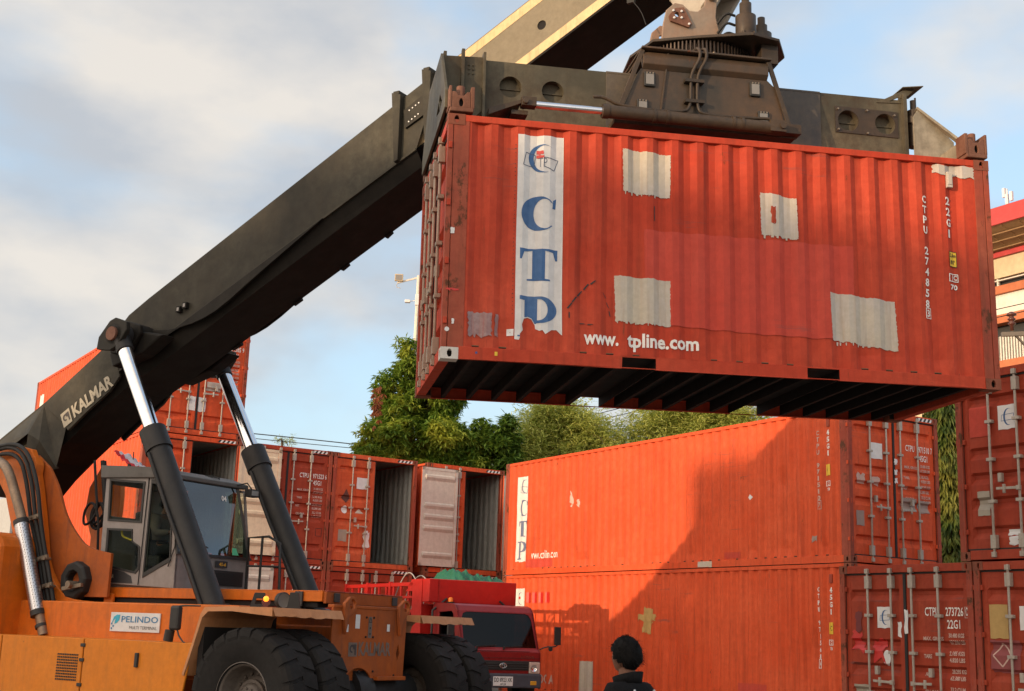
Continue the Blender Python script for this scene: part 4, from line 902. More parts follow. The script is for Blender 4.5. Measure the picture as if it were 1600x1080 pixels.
# chassis and front plate
q = MB(); q.box((-7.4, -.74, .55), (.20, .74, 1.62)); q.box((-7.4, -1.25, .5), (-.85, 1.25, 1.3)); q.build('chassis', M_ORB, RS, .02)
arch = [(-.30+.27*cos(radians(a)), .92+.2*sin(radians(a))) for a in range(170, 9, -16)]
q = MB(); q.plate([[(-.86, .92), (-.62, .92)]+arch+[(.02, .97), (.60, .97), (.63, 1.02), (.66, 1.86), (-.86, 1.86)], [(.50, 1.20), (.54, 1.30), (.50, 1.42), (.46, 1.30)]], ((.26, 0, 0), (0, 1, 0), (0, 0, 1), (1, 0, 0)), .03)
q.box((.02, .0, .97), (.36, .60, 1.02)); q.box((.2, -.86, 1.84), (.30, .66, 1.88)); fp = q.build('front_plate', M_ORB, RS, .008)
for y in (-.60, .52):
    q = MB(); q.plate([[(-.06, -.34), (.0, -.12), (.12, -.04), (.13, .06), (.07, .12), (.0, .12), (-.10, .04), (-.10, -.1)], circle(.04, .03, .06, 16)], ((.296, y, 1.86), (0, 1, 0), (0, 0, 1), (1, 0, 0)), .05); q.build('lifting_lug', M_ORB, RS, .01)
fm = lambda s, z: Vector((.294, s, z))
M_DECG = paint('worn_grey_decal', (.17, .13, .11), fade=.3, streak=.5, dirt=(.2, .1, .06), rough=.6, bump=0, scale=3)
M_DECD = plain('dark_decal', (.05, .04, .04), .6)
def logo_sq(x0, z0, s, mapper, par, m1=None):
    decal('logo', poly2d([(x0, z0), (x0+s, z0), (x0+s, z0+s), (x0, z0+s)]), mapper, m1 or M_DECG, par)
    mp2 = lambda a, c: mapper(a, c)+mapper_n*.003
    return mp2
mapper_n = Vector((1, 0, 0)); m2_ = logo_sq(-.53, 1.26, .17, fm, fp)
def elephant(x0, z0, s):
    a = [(x0+s*(.40+.28*cos(radians(t))), z0+s*(.55+.30*sin(radians(t)))) for t in range(30, 300, 20)]; b_ = [(x0+s*(.42+.15*cos(radians(t))), z0+s*(.53+.16*sin(radians(t)))) for t in range(290, 40, -20)]
    return join2d(poly2d(a+b_), poly2d([(x0+s*.52, z0+s*.86), (x0+s*.88, z0+s*.86), (x0+s*.86, z0+s*.12), (x0+s*.72, z0+s*.12), (x0+s*.70, z0+s*.52), (x0+s*.55, z0+s*.5)]))
decal('logo', elephant(-.53, 1.26, .17), m2_, M_DECD, fp)
decal('lettering', text2d('KALMAR', -.33, 1.27, .33, 1.44, .03), fm, M_DECG, fp)
for s, z, w, h, mt in ((-.12, 1.62, .075, .26, M_DECG), (-.38, 1.64, .0, .0, M_STK), (-.58, 1.60, .06, .09, M_STK), (.26, 1.62, .06, .09, M_STK)):
    if w: decal('sticker', poly2d([(s-w/2, z-h/2), (s+w/2, z-h/2), (s+w/2, z+h/2), (s-w/2, z+h/2)]), fm, mt, fp)
decal('sticker', poly2d([(-.42, 1.60), (-.33, 1.60), (-.33, 1.77), (-.42, 1.77)]), fm, M_STK, fp)
decal('sticker', join2d(outline([(-.15, 1.68), (-.09, 1.68), (-.12, 1.74)], .008), poly2d(circle(-.12, 1.61, .014, 8)), poly2d(circle(-.12, 1.54, .014, 8))), lambda s, z: Vector((.298, s, z)), M_BLK, fp)
for s, z in ((-.20, 1.74), (-.05, 1.74), (-.20, 1.50), (-.05, 1.50), (-.30, 1.08), (-.02, 1.08), (.42, 1.03)):
    q = MB(); q.cyl((.28, s, z), (.30, s, z), .014, n=8); q.build('bolt_hole', M_HOLE, fp)
q = MB(); q.cyl((0, -1.0, R_), (0, 1.0, R_), .27, n=24); q.cyl((0, -.3, R_), (0, .0, R_), .36, n=24); q.build('axle', M_CYL, RS)
# fenders
def fender(sy, x1, name='fender'):
    q = MB(); prof = [(-.92, 1.0), (-.80, 1.36), (-.70, 1.70), (-.64, 1.785), (-.2, 1.80), (x1, 1.80)]; prof2 = [(-.89, .99), (-.77, 1.34), (-.665, 1.665), (-.58, 1.735), (-.2, 1.745), (x1, 1.70)]
    y0, y1 = sy*.86, sy*2.09; vs = []
    for y in (y0, y1):
        for a, c in ((prof, 0), (prof2, 0)):
            for x, z in a: vs.append((x, y, z))
    n = len(prof); fs = []
    for i in range(n-1): fs += [(i, i+1, 2*n+i+1, 2*n+i), (n+i, 3*n+i, 3*n+i+1, n+i+1), (i, n+i, n+i+1, i+1), (2*n+i, 2*n+i+1, 3*n+i+1, 3*n+i)]
    fs += [(0, 2*n, 3*n, n), (n-1, 2*n-1, 4*n-1, 3*n-1)]; q.add(vs, fs, 0)
    # drooping torn front lip
    rnd = random.Random(3); m_ = 14; vs = []
    for i in range(m_+1):
        y = y0+(y1-y0)*i/m_; vs += [(x1, y, 1.80), (x1+.05, y, 1.70+rnd.uniform(-.010, .012)), (x1+.03, y, 1.70)]
    fs = []
    for i in range(m_): a = i*3; fs += [(a, a+1, a+4, a+3), (a+1, a+2, a+5, a+4)]
    q.add(vs, fs); q.add([(-.64, y0, 1.745), (x1, y0, 1.71), (x1, y1, 1.71), (-.64, y1, 1.745)], [(0, 1, 2, 3)], 1)
    return q.build(name, [M_ORF, M_HOLE], RS)
fender(-1, .42); fender(1, .36)
q = MB(); q.box((-.78, -2.0, .45), (-.70, -.76, 1.70)); q.build('mudguard', M_HOLE, RS)
# tank panels on the near side
for x0, x1, nm in ((-2.675, -.90, 'side_panel'), (-4.27, -2.695, 'side_panel'), (-6.6, -4.29, 'side_panel')):
    q = MB(); zt = 1.36; q.plate([[(x0, .45), (x1, .45), (min(x1+.02, x1), .9), (x1, zt), (x0, zt)]] if x1 < -1 else [[(x0, .45), (-.98, .45), (-.88, .95), (-.80, zt), (x0, zt)]], ((0, -2.07, 0), (1, 0, 0), (0, 0, 1), (0, 1, 0)), .03)
    q.box((x0, -2.04, zt-.03), (x1 if x1 < -1 else -.82, -1.28, zt-.002)); o = q.build(nm, M_ORT, RS, .012)
q = MB()
for i in range(10):
    for k in range(12): q.box((-3.145+k*.033, -2.078, .84+i*.034), (-3.145+k*.033+.018, -2.068, .84+i*.034+.02))
q.build('grille', M_BLK, RS)
q = MB(); q.box((-1.73, -2.10, 1.05), (-1.68, -2.06, 1.22)); q.build('handle', M_BLK, RS, .006)
for z in (1.28, 1.10, .80): 
    q = MB(); q.box((-2.73, -2.085, z-.02), (-2.65, -2.06, z+.02)); q.build('latch', M_BLK, RS, .004)
# deck body with the sign
q = MB(); q.box((-5.2, -1.28, .9), (-.86, 1.28, 1.83)); q.build('deck_body', M_OR, RS, .02)
q = MB(); q.box((-2.86-.0, -1.30, 1.52+.0), (-2.0, -1.285, 1.74)); 
sgn_o = MB(); sgn_o.box((-3.12, -1.300, 1.455), (-2.20, -1.284, 1.70)); sg = sgn_o.build('sign_board', plain('white_sign', (.62, .66, .68), .4), RS, .003)
M_TEAL = plain('teal_print', (.02, .18, .38), .4); M_CYAN = plain('cyan_print', (.03, .38, .55), .4)
sm = lambda s, z: Vector((s, -1.304, z))
decal('lettering', join2d(text2d('PELINDO', -2.91, 1.575, -2.23, 1.655, .01)), sm, M_TEAL, sg); decal('lettering', text2d('MULTI TERMINAL', -2.75, 1.49, -2.24, 1.53, -.005), sm, M_BLK, sg)
decal('emblem', join2d(poly2d([(-3.09, 1.55), (-3.06, 1.64), (-3.0, 1.67), (-2.94, 1.67), (-2.95, 1.60), (-3.0, 1.56), (-3.04, 1.55), (-3.02, 1.62), (-3.05, 1.60)])), sm, M_CYAN, sg)
decal('emblem', join2d(*[poly2d([(-3.10+.03*i, 1.48+.03*k), (-3.075+.03*i, 1.48+.03*k), (-3.075+.03*i, 1.505+.03*k), (-3.10+.03*i, 1.505+.03*k)]) for i, k in ((0, 2), (1, 1), (0, 0))]), sm, M_TEAL, sg)
# platform beams
q = MB(); q.box((-4.50, -.74, 1.91), (-.0, -.66, 2.03)); q.box((-4.5, -.73, 2.03), (0, -.5, 2.045)); q.box((-4.46, -.70, 1.84), (-.1, -.5, 1.905), 1); q.build('platform_beam', [M_OR, M_HOLE], RS, .006)
q = MB(); q.box((-.0+.003, -.72, 1.89), (.05, .86, 2.03)); q.box((-.3, -.7, 2.03), (.055, .86, 2.045), 1); q.build('platform_beam', [M_ORB, M_RUSTY], RS, .006)
q = MB(); q.box((-4.5, -.5, 1.88), (0, .8, 1.93)); q.build('platform_floor', M_CABD, RS)
for y in (-.60+.02, .62): q = MB(); q.box((.05, y, 1.91), (.075, y+.10, 2.02)); q.build('bracket', M_CABD, RS, .004)
q = MB(); q.box((-.42+.0, -.77, 1.85), (-.30, -.742, 2.03)); q.build('bracket', M_CABD, RS, .004)
q = MB(); q.box((-3.88, -.80, 1.72), (-3.70, -.742, 1.96)); q.build('bracket', M_OR, RS, .02)
# rear tower plates
def curve_pts(p, n=2):
    for _ in range(n):
        r = [p[0]]
        for a, c in zip(p, p[1:]): r += [(a[0]*.75+c[0]*.25, a[1]*.75+c[1]*.25), (a[0]*.25+c[0]*.75, a[1]*.25+c[1]*.75)]
        p = r+[p[-1]]
    return p
inner = curve_pts([(-5.50, 4.02), (-5.36, 3.80), (-5.28, 3.62), (-5.16, 3.28), (-4.98, 2.70), (-4.90, 2.35), (-4.62, 2.02), (-4.30, 1.86), (-3.9, 1.84)])
side(RS, 'tower_plate', [(-5.72, 1.2), (-5.72, 2.80), (-5.98, 3.35), (-6.35, 3.75), (-6.40, 4.0), (-5.9, 4.10)]+inner+[(-3.9, 1.2)], -1.02, .10, M_OR, [circle(-5.36, 3.70-.06, .05, 14)] if False else (), .015)
in2 = curve_pts([(-5.20, 3.75), (-4.95, 3.45), (-4.75, 3.05), (-4.45, 2.75), (-4.20, 2.58), (-3.7, 2.5)])
side(RS, 'tower_web', [(-5.6, 1.9), (-5.6, 2.9), (-6.0, 3.6), (-5.9, 3.9), (-5.5, 3.95)]+in2+[(-3.7, 1.9)], -.90, .05, M_ORB)
in3 = curve_pts([(-5.95, 4.02), (-5.75, 3.95), (-5.68, 3.5), (-5.72, 3.0), (-5.0, 2.5), (-4.4, 2.3)])
side(RS, 'tower_plate', [(-6.3, 1.2), (-6.3, 2.9), (-6.50, 3.3), (-6.45, 3.7), (-6.22, 4.02)]+in3+[(-4.4, 1.2)], .90, .10, M_OR, (), .015)
side(RS, 'tower_lug', [(-5.46, 3.62), (-5.50, 3.80), (-5.44, 3.90), (-5.34, 3.90), (-5.28, 3.78), (-5.30, 3.40)], -1.07, .14, M_OR, [circle(-5.39, 3.80, .035, 12)], .01)
# hood / counterweight
q = MB(); q.plate([[(-8.2, .4), (-5.05, .4), (-5.0, 1.4), (-5.0, 2.55), (-5.08, 2.70), (-5.35, 2.76), (-8.2, 2.62)]], ((0, -1.72, 0), (1, 0, 0), (0, 0, 1), (0, 1, 0)), .68); q.build('hood', M_OR, RS, .06)
q = MB(); q.box((-8.2, -1.735, 1.845), (-5.0, -1.715, 1.862)); q.box((-5.6, -1.74, 2.58), (-5.45, -1.718, 2.60)); q.build('hood_seam', M_BLK, RS)
q = MB(); q.box((-8.2, .5, .5), (-5.3, 1.9, 2.6)); q.box((-8.8, -1.9, .5), (-8.2, 1.9, 2.7)); q.build('counterweight', M_OR, RS, .06)
# exhaust and hoses
q = MB(); q.tube([(-6.0, -1.2, 3.85), (-5.62, -1.3, 3.72), (-5.35, -1.3, 3.28), (-5.16, -1.3, 2.95)], .07, 14, 0, 2); q.cyl((-5.16, -1.3, 2.95), (-4.42, -1.3, 1.36), .07, n=16); o = q.build('exhaust_pipe', paint('heat_stained_pipe', (.22, .15, .10), fadecol=(.4, .3, .22), fade=.8, streak=.3, rust=.3, rough=.45, metal=.5, scale=3), RS)
m_ = plain('perforated_shield', (.5, .5, .52), .35, .8)
nd = m_.node_tree.nodes; lk = m_.node_tree.links; tcc = nd.new('ShaderNodeTexCoord'); vo = nd.new('ShaderNodeTexVoronoi'); vo.inputs['Scale'].default_value = 42; vo.inputs['Randomness'].default_value = .0
lk.new(tcc.outputs['Object'], vo.inputs['Vector']); rr = nd.new('ShaderNodeMapRange'); rr.inputs['From Min'].default_value = .30; rr.inputs['From Max'].default_value = .36; lk.new(vo.outputs['Distance'], rr.inputs[0])
mc_ = mix(nd, lk, rr.outputs[0], (.03, .03, .03), (.55, .55, .57)); lk.new(mc_, nd['Principled BSDF'].inputs['Base Color']); lk.new(rr.outputs[0], nd['Principled BSDF'].inputs['Metallic'])
q = MB(); q.cyl((-5.17, -1.3, 2.90), (-4.58, -1.3, 1.64), .10, n=24); q.build('heat_shield', m_, RS)
for a, c, r in (((-5.19, -1.3, 2.94), (-5.16, -1.3, 2.88), .108), ((-4.60, -1.3, 1.69), (-4.57, -1.3, 1.62), .108), ((-4.50, -1.3, 1.50), (-4.48, -1.3, 1.46), .085)):
    q = MB(); q.cyl(a, c, r, n=20); q.build('pipe_clamp', M_BLK, RS)
for k, pts in enumerate(([(-6.6, 3.75), (-6.1, 3.98), (-5.62, 3.92), (-5.38, 3.5), (-5.20, 2.95), (-5.0, 2.6), (-4.84, 2.2), (-4.52, 1.36)], [(-6.5, 3.9), (-5.95, 4.08), (-5.52, 3.96), (-5.25, 3.5), (-5.08, 2.95), (-4.9, 2.58), (-4.74, 2.18), (-4.42, 1.36)], [(-6.4, 4.0), (-5.8, 4.12), (-5.42, 3.98), (-5.12, 3.5), (-4.96, 2.95), (-4.80, 2.55), (-4.62, 2.15), (-4.30, 1.36)])):
    q = MB(); q.tube([(x, -1.12-.012*k, z) for x, z in pts], .030, 10, 0, 2); q.build('hydraulic_hose', M_GASK, RS)
for x, z in ((-5.15, 2.98), (-4.86, 2.40), (-4.70, 2.02)):
    q = MB(); q.beam((x-.13, -1.16, z-.02), (x+.17, -1.16, z+.04), .06, .035, up=(0, 1, 0)); [q.cyl((x+i, -1.21, z+.01), (x+i, -1.10, z+.01), .022, n=8) for i in (-.1, .03, .15)]; q.build('hose_clamp', M_BOLT, RS)
q = MB()   # coiled loose hoses hanging behind the cab
rnd = random.Random(5)
for k in range(5):
    x, y, z = -5.05+rnd.uniform(-.08, .08), -.15+rnd.uniform(-.1, .1), 3.15
    q.tube([(x, y, 3.95), (x+.1, y, 3.5), (x+.18, y, 3.2), (x+.1, y, 2.9+.05*k), (x-.1, y, 2.95), (x-.12, y, 3.2), (x+.05, y, 3.35), (x+.22, y, 3.1), (x+.25, y, 2.8), (x+.3, y, 2.4)], .02, 8, 0, 2)
q.build('loose_hose', M_GASK, RS)
q = MB(); q.lathe([(.13, 0), (.15, -.03), (.24, -.03), (.27, 0), (.27, .14), (.24, .17), (.15, .17), (.13, .14), (.13, 0)], (-4.30, -1.0, 2.12), (0, 1, 0), 9, 0, False); q.build('hose_reel', M_GASK, RS, .01)
q = MB(); q.beam((-4.38, -1.1, 2.0), (-4.05, -1.05, 2.06), .05, .05); q.cyl((-4.22, -1.16, 2.06), (-4.22, -.95, 2.06), .05, n=12); q.build('latch', M_BOLT, RS)
# mirror, lamps, rail
q = MB(); q.box((-1.52, -1.80, 1.50), (-1.36, -1.72, 1.80)); o = q.build('mirror', M_BLK, RS, .03); q = MB(); q.tube([(-1.42, -1.76, 1.79), (-1.28, -1.8, 1.80), (-1.0, -1.8, 1.80)], .01, 6, 0, 1); q.build('mirror_arm', M_BLK, o); q = MB(); q.tube([(-1.42, -1.76, 1.55), (-1.30, -1.8, 1.40), (-1.05, -1.85, 1.30)], .01, 6, 0, 1); q.build('mirror_arm', M_BLK, o); q = MB(); q.cyl((-1.50, -1.78, 1.50), (-1.52, -1.78, 1.37), .06, n=12); q.build('marker_lamp', M_BLK, o)
q = MB(); q.plate([[(-.12, 0), (.10, 0), (.06, .19), (-.07, .19)], [(-.06, .05), (.05, .05), (.03, .12), (-.04, .12)]], ((-.62, -1.18, 1.80), (.8, .6, 0), (0, 0, 1), (.6, -.8, 0)), .01); q.build('lamp_bracket', M_BLK, RS, .004); q = MB(); q.plate([[(-.03, 0), (.13, 0), (.10, .20), (.0, .20)]], ((-.15, -1.15, 1.80), (.8, .6, 0), (0, 0, 1), (.6, -.8, 0)), .12); q.build('lamp_bracket', M_BLK, RS, .006)
q = MB(); q.lathe([(0, 0), (.06, 0), (.095, .05), (.10, .12), (.09, .125)], (-.28, -1.22, 1.90), (.97, -.25, 0), 20); lo_ = q.build('headlight', M_BLK, RS); q = MB(); q.lathe([(.0, .10), (.06, .105), (.088, .12)], (-.28, -1.22, 1.90), (.97, -.25, 0), 20); q.build('lens', M_LENS, lo_)
M_AMB = plain('lit_amber_lens', (1, .28, .02), .3, 0, 2.2)
q = MB(); q.cyl((-.48, -1.22, 1.88), (-.46, -1.24, 1.88), .055, n=14); q.box((-.52, -1.25, 1.80), (-.42, -1.18, 1.83)); fl_ = q.build('flasher', plain('dark_red_lens', (.12, .02, .015), .3), RS); q = MB(); q.lathe([(0, .03), (.025, .027), (.035, .0)], (-.455, -1.25, 1.915), (.6, -.8, 0), 12); q.build('lens', M_AMB, fl_)
q = MB(); q.tube([(-2.5, .55, 2.03), (-2.52, .55, 2.82), (-2.2, .62, 2.84), (-2.05, .7, 2.75), (-2.0, .7, 2.03)], .02, 8); q.tube([(-2.5, .55, 2.42), (-2.02, .7, 2.42)], .015, 8); q.tube([(-2.3, .6, 2.83), (-2.3, .6, 2.03)], .018, 8); q.build('handrail', M_BLK, RS)
# ------------- cab
CX0, CX1, CY0, CY1 = -4.13, -2.62, -.72, .72
CB = MB()
zt = 3.60
# side profile (x,z): slightly leaning posts
sp = [(-4.12, 2.10), (-2.62, 2.04), (-2.63, 2.52), (-2.83, 3.52), (-4.17, 3.66)]
w1 = [(-4.03, 2.98), (-3.36, 2.94), (-3.36, 3.50), (-4.07, 3.56)]; w2 = [(-4.02, 2.86), (-3.52, 2.84), (-3.50, 2.68), (-3.34, 2.60), (-3.32, 2.30), (-3.38, 2.24), (-4.0, 2.34)]; w3 = [(-3.22, 2.20), (-2.72, 2.42), (-2.80, 3.48), (-3.22, 3.52)]
rev = lambda l: l
for y, t in ((CY0, .05), (CY1-.05, .05)):
    CB.plate([[(-4.12, 2.10), (-3.275, 2.066), (-3.275, 3.566), (-4.17, 3.66)], w1, w2], ((0, y, 0), (1, 0, 0), (0, 0, 1), (0, 1, 0)), t); CB.plate([[(-3.272, 2.066), (-2.62, 2.04), (-2.63, 2.52), (-2.83, 3.52), (-3.272, 3.565)], w3], ((0, y, 0), (1, 0, 0), (0, 0, 1), (0, 1, 0)), t)
CB.box((-4.16, CY0+.05, 2.1), (-4.10, CY1-.05, 2.6)); CB.box((-4.16, CY0+.05, 3.5), (-4.12, CY1-.05, 3.62))
# front lower panel (dark grey) and pillars
CB.add([(-2.62, CY0+.001, 2.04), (-2.62, CY1-.001, 2.04), (-2.63, CY1-.001, 2.52), (-2.63, CY0+.001, 2.52), (-2.70, CY0+.001, 2.04), (-2.70, CY1-.001, 2.04), (-2.70, CY1-.001, 2.52), (-2.70, CY0+.001, 2.52)], [(0, 1, 2, 3), (4, 7, 6, 5), (3, 2, 6, 7), (0, 4, 5, 1)])
CB.box((-4.12, CY0+.05, 2.05), (-2.70, CY1-.05, 2.10)); CB.box((-4.14, CY0+.05, 2.6), (-4.11, CY1-.05, 3.05)); CB.box((-4.14, .1, 3.05), (-4.11, CY1-.05, 3.5))
cabo = CB.build('cab', M_CAB, RS, .012)
q = MB(); q.plate([[(-4.24, 3.585), (-2.80, 3.54), (-2.80, 3.60), (-3.15, 3.70), (-4.26, 3.77)]], ((0, CY0-.04, 0), (1, 0, 0), (0, 0, 1), (0, 1, 0)), CY1-CY0+.08); q.build('roof', M_CABD if False else paint('dark_grey_roof_paint', (.10, .095, .09), fade=.5, streak=.2, rough=.5), cabo, .012)
for p, nm in ((w1, 'window'), (w2, 'window'), (w3, 'window')):
    for y in (CY0+.02, CY1-.03): q = MB(); q.add([(x, y, z) for x, z in p], [tuple(range(len(p)))], 0); q.build(nm, M_GLS, cabo)
    q = MB()
    c0 = (sum(x for x, _ in p)/len(p), sum(z for _, z in p)/len(p)); ip = [(c0[0]+(x-c0[0])*.93, c0[1]+(z-c0[1])*.93) for x, z in p]; op = [(c0[0]+(x-c0[0])*1.03, c0[1]+(z-c0[1])*1.03) for x, z in p]
    q.plate([op, ip], ((0, CY0-.012, 0), (1, 0, 0), (0, 0, 1), (0, 1, 0)), .02); q.build('window_seal', M_BLK, cabo)
q = MB(); q.add([(-2.62, CY0+.03, 2.52), (-2.62, CY1-.03, 2.52), (-2.84, CY1-.16, 3.54), (-2.84, CY0+.03, 3.54)], [(0, 1, 2, 3)]); q.build('windscreen', M_WSCR, cabo)
q = MB(); 
for a, c in (((-2.61, CY0+.01, 2.50), (-2.84, CY0+.01, 3.56)), ((-2.61, CY1-.02, 2.50), (-2.84, CY1-.15, 3.56)), ((-2.61, CY0, 2.52), (-2.61, CY1, 2.52)), ((-2.84, CY0, 3.55), (-2.84, CY1-.14, 3.55))): q.beam(a, c, .035, .035)
q.beam((-3.30, CY0-.008, 2.08), (-3.28, CY0-.008, 3.56), .012, .008); q.build('pillar', M_CABD, cabo)
q = MB(); q.plate([[(-4.09, 2.12), (-3.42, 2.10), (-3.46, 2.20), (-3.62, 2.26), (-4.08, 2.34)]], ((0, CY0-.006, 0), (1, 0, 0), (0, 0, 1), (0, 1, 0)), .005); q.build('trim_panel', M_CABD, cabo)
cm = lambda s, z: Vector((s, CY0-.010, z)); decal('lettering', join2d(text2d('KALMAR', -4.0, 2.17, -3.80, 2.225, .02), poly2d([(-4.06, 2.17), (-4.02, 2.17), (-4.02, 2.225), (-4.06, 2.225)])), cm, plain('cream_print', (.6, .5, .35), .5), cabo)
q = MB(); q.box((-2.612, -.02, 2.12), (-2.60, .58, 2.33)); [q.box((-2.60, .0, 2.14+.03*i), (-2.59, .56, 2.15+.03*i)) for i in range(6)]; q.build('air_grille', M_BLK, cabo); q = MB(); q.box((-2.612, .02, 2.37), (-2.602, .25, 2.46)); q.build('number_plate', M_CABD, cabo)
fmc = lambda s, z: Vector((-2.599, s, z)); decal('lettering', text2d('45-6', .08, 2.39, .22, 2.44), fmc, plain('amber_print', (.7, .35, .03), .5), cabo)
fw = lambda s, z: Vector((-2.615-(z-2.52)*.216, s, z)); decal('lettering', text2d('04', .22, 3.32, .32, 3.40), fw, M_TXT, cabo)
decal('sticker', poly2d([(.35, 2.52+.04), (.48, 2.52+.04), (.44, 2.66), (.36, 2.66)]), fw, plain('green_paper', (.10, .55, .30), .6), cabo)
# wipers, work lamp, aerial
q = MB(); q.beam((-2.60, CY0+.03, 2.80), (-2.585, CY0+.55, 2.62), .012, .012); q.tube([(-3.0+.33, CY0-.01, 2.9), (-2.64, CY0-.02, 2.6), (-2.74, CY0-.02, 2.33)], .008, 6); q.tube([(-2.68, CY0-.01, 3.3), (-2.62, CY0-.02, 2.85)], .008, 6); q.build('wiper', M_BLK, cabo)
q = MB(); q.box((-2.72, CY1-.12, 3.42), (-2.60, CY1+.06, 3.53)); q.tube([(-2.8, CY1-.2, 3.58), (-2.7, CY1-.1, 3.62), (-2.66, CY1-.02, 3.52)], .012, 6); wl = q.build('work_lamp', M_BLK, cabo, .01); q = MB(); q.box((-2.60, CY1-.10, 3.44), (-2.594, CY1+.04, 3.51)); q.build('lens', M_LENS, wl)
q = MB(); q.cyl((-3.9, -.5, 3.74), (-3.9, -.5, 3.80), .07, n=12); q.tube([(-3.9, -.5, 3.8), (-3.9, -.5, 3.98)], .008, 6); q.tube([(-3.2, .1, 3.62), (-3.2, .1, 3.68), (-2.95, .3, 3.68), (-2.95, .3, 3.6)], .012, 6, 0, 1); q.build('aerial', M_BLK, cabo)
# interior: seat, steering wheel, yellow rail
q = MB(); q.box((-3.95, -.25, 2.35), (-3.45, .25, 2.52)); q.beam((-3.92, 0, 2.5), (-4.0, 0, 3.15), .48, .12, up=(1, 0, 0)); q.build('seat', M_BLK, cabo, .04)
q = MB(); q.tube([(-3.04+.16*cos(t)*.6, .17*sin(t), 2.80+.16*cos(t)*.6) for t in [2*pi*i/16 for i in range(17)]], .014, 8); q.cyl((-3.04, 0, 2.8), (-2.85, 0, 2.45), .03, n=8); q.box((-2.9, -.3, 2.12), (-2.72, .3, 2.50)); q.build('steering_wheel', M_BLK, cabo)
q = MB(); q.tube([(-3.88, -.60, 2.88), (-3.86, -.60, 2.78), (-3.80, -.60, 2.74), (-3.44, -.60, 2.66)], .015, 8, 0, 1); q.build('grab_rail', plain('yellow_rail', (.65, .50, .03), .5), cabo)
# ------------- lift cylinders
for sy in (-1, 1):
    y = sy*1.0
    base = Vector((-1.50, y, 1.66)); topp = Vector((-3.86, y, 5.60)); d = (topp-base).normalized(); mid = base+d*((4.17-1.66)/d.z)
    q = MB(); q.cyl(base, mid, .165, n=32); q.cyl(mid-d*.34, mid, .185, n=32); q.cyl(mid-d*.34, mid-d*.30, .19, n=32)
    for i in range(14): a = 2*pi*i/14; u = d.orthogonal().normalized(); v = d.cross(u); p = mid+u*.15*cos(a)+v*.15*sin(a); q.cyl(p, p+d*.018, .014, n=6)
    q.cyl((base.x, y-.16, base.z), (base.x, y+.16, base.z), .2, n=20)
    s_ = Vector((1, 0, .6)).normalized(); q.tube([mid-d*.4+Vector((-.05, -sy*0-.17, 0)), mid-d*1.3+Vector((-.05, -.18, 0)), mid-d*2.2+Vector((-.02, -.18, 0)), base+d*.15+Vector((-.02, -.18, 0))], .028, 8)
    lc = q.build('lift_cylinder', M_CYL, RS)
    q = MB(); q.cyl(mid-d*.05, topp-d*.12, .105, n=32); q.build('piston_rod', M_CHROME, lc); q = MB(); q.cyl(topp-d*.28, topp-d*.02, .125, n=28); q.cyl((topp.x, y-.12, topp.z), (topp.x, y+.12, topp.z), .15, n=24); q.build('rod_eye', M_CYL, lc)
# ------------- boom
side_poly = [(-7.7, 3.72), (-7.0, 3.60), (-6.35, 3.72), (-5.9, 4.05), (-5.45, 4.45), (-4.9, 4.86), (-4.35, 5.19), (-3.77, 5.52), (.90, 7.79), (1.22, 8.85), (-3.9, 6.28), (-4.30, 6.06), (-4.74, 5.62), (-5.96, 4.86), (-7.0, 4.30), (-7.6, 4.05)]
bot = [(-7.7, 3.55), (-7.0, 3.42), (-6.5, 3.45), (-5.95, 3.95), (-5.5, 4.22), (-4.9, 4.62), (-4.35, 4.95), (-3.77, 5.22), (.95, 7.58)]
q = MB()
for y, s_ in ((-.5, 1), (.5, -1)):
    tri = tessellate_polygon([[Vector((x, z, 0)) for x, z in side_poly]]); q.add([(x, y, z) for x, z in side_poly], [tuple(t) for t in tri], 0)
    vs = []; fs = []
    for (x, z), (bx_, bz) in zip(side_poly[:9], bot): vs += [(x, y, z), (bx_, y*.80, bz)]
    for i in range(8): fs.append((2*i, 2*i+2, 2*i+3, 2*i+1))
    q.add(vs, fs, 1)
vs = []
for bx_, bz in bot: vs += [(bx_, -.4, bz), (bx_, .4, bz)]
q.add(vs, [(2*i, 2*i+1, 2*i+3, 2*i+2) for i in range(8)], 1)
tp = side_poly[9:]+[side_poly[0]]; vs = []
for x, z in tp: vs += [(x, -.5, z), (x, .5, z)]
q.add(vs, [(2*i, 2*i+2, 2*i+3, 2*i+1) for i in range(len(tp)-1)], 0)
boom = q.build('boom', [M_BOOM2, M_BOOM], RS, 0)
def bface(name, pts, y, t, mat, bev=.006, holes=()): q = MB(); q.plate([pts]+list(holes), ((0, y, 0), (1, 0, 0), (0, 0, 1), (0, 1, 0)), t); return q.build(name, mat, boom, bev)
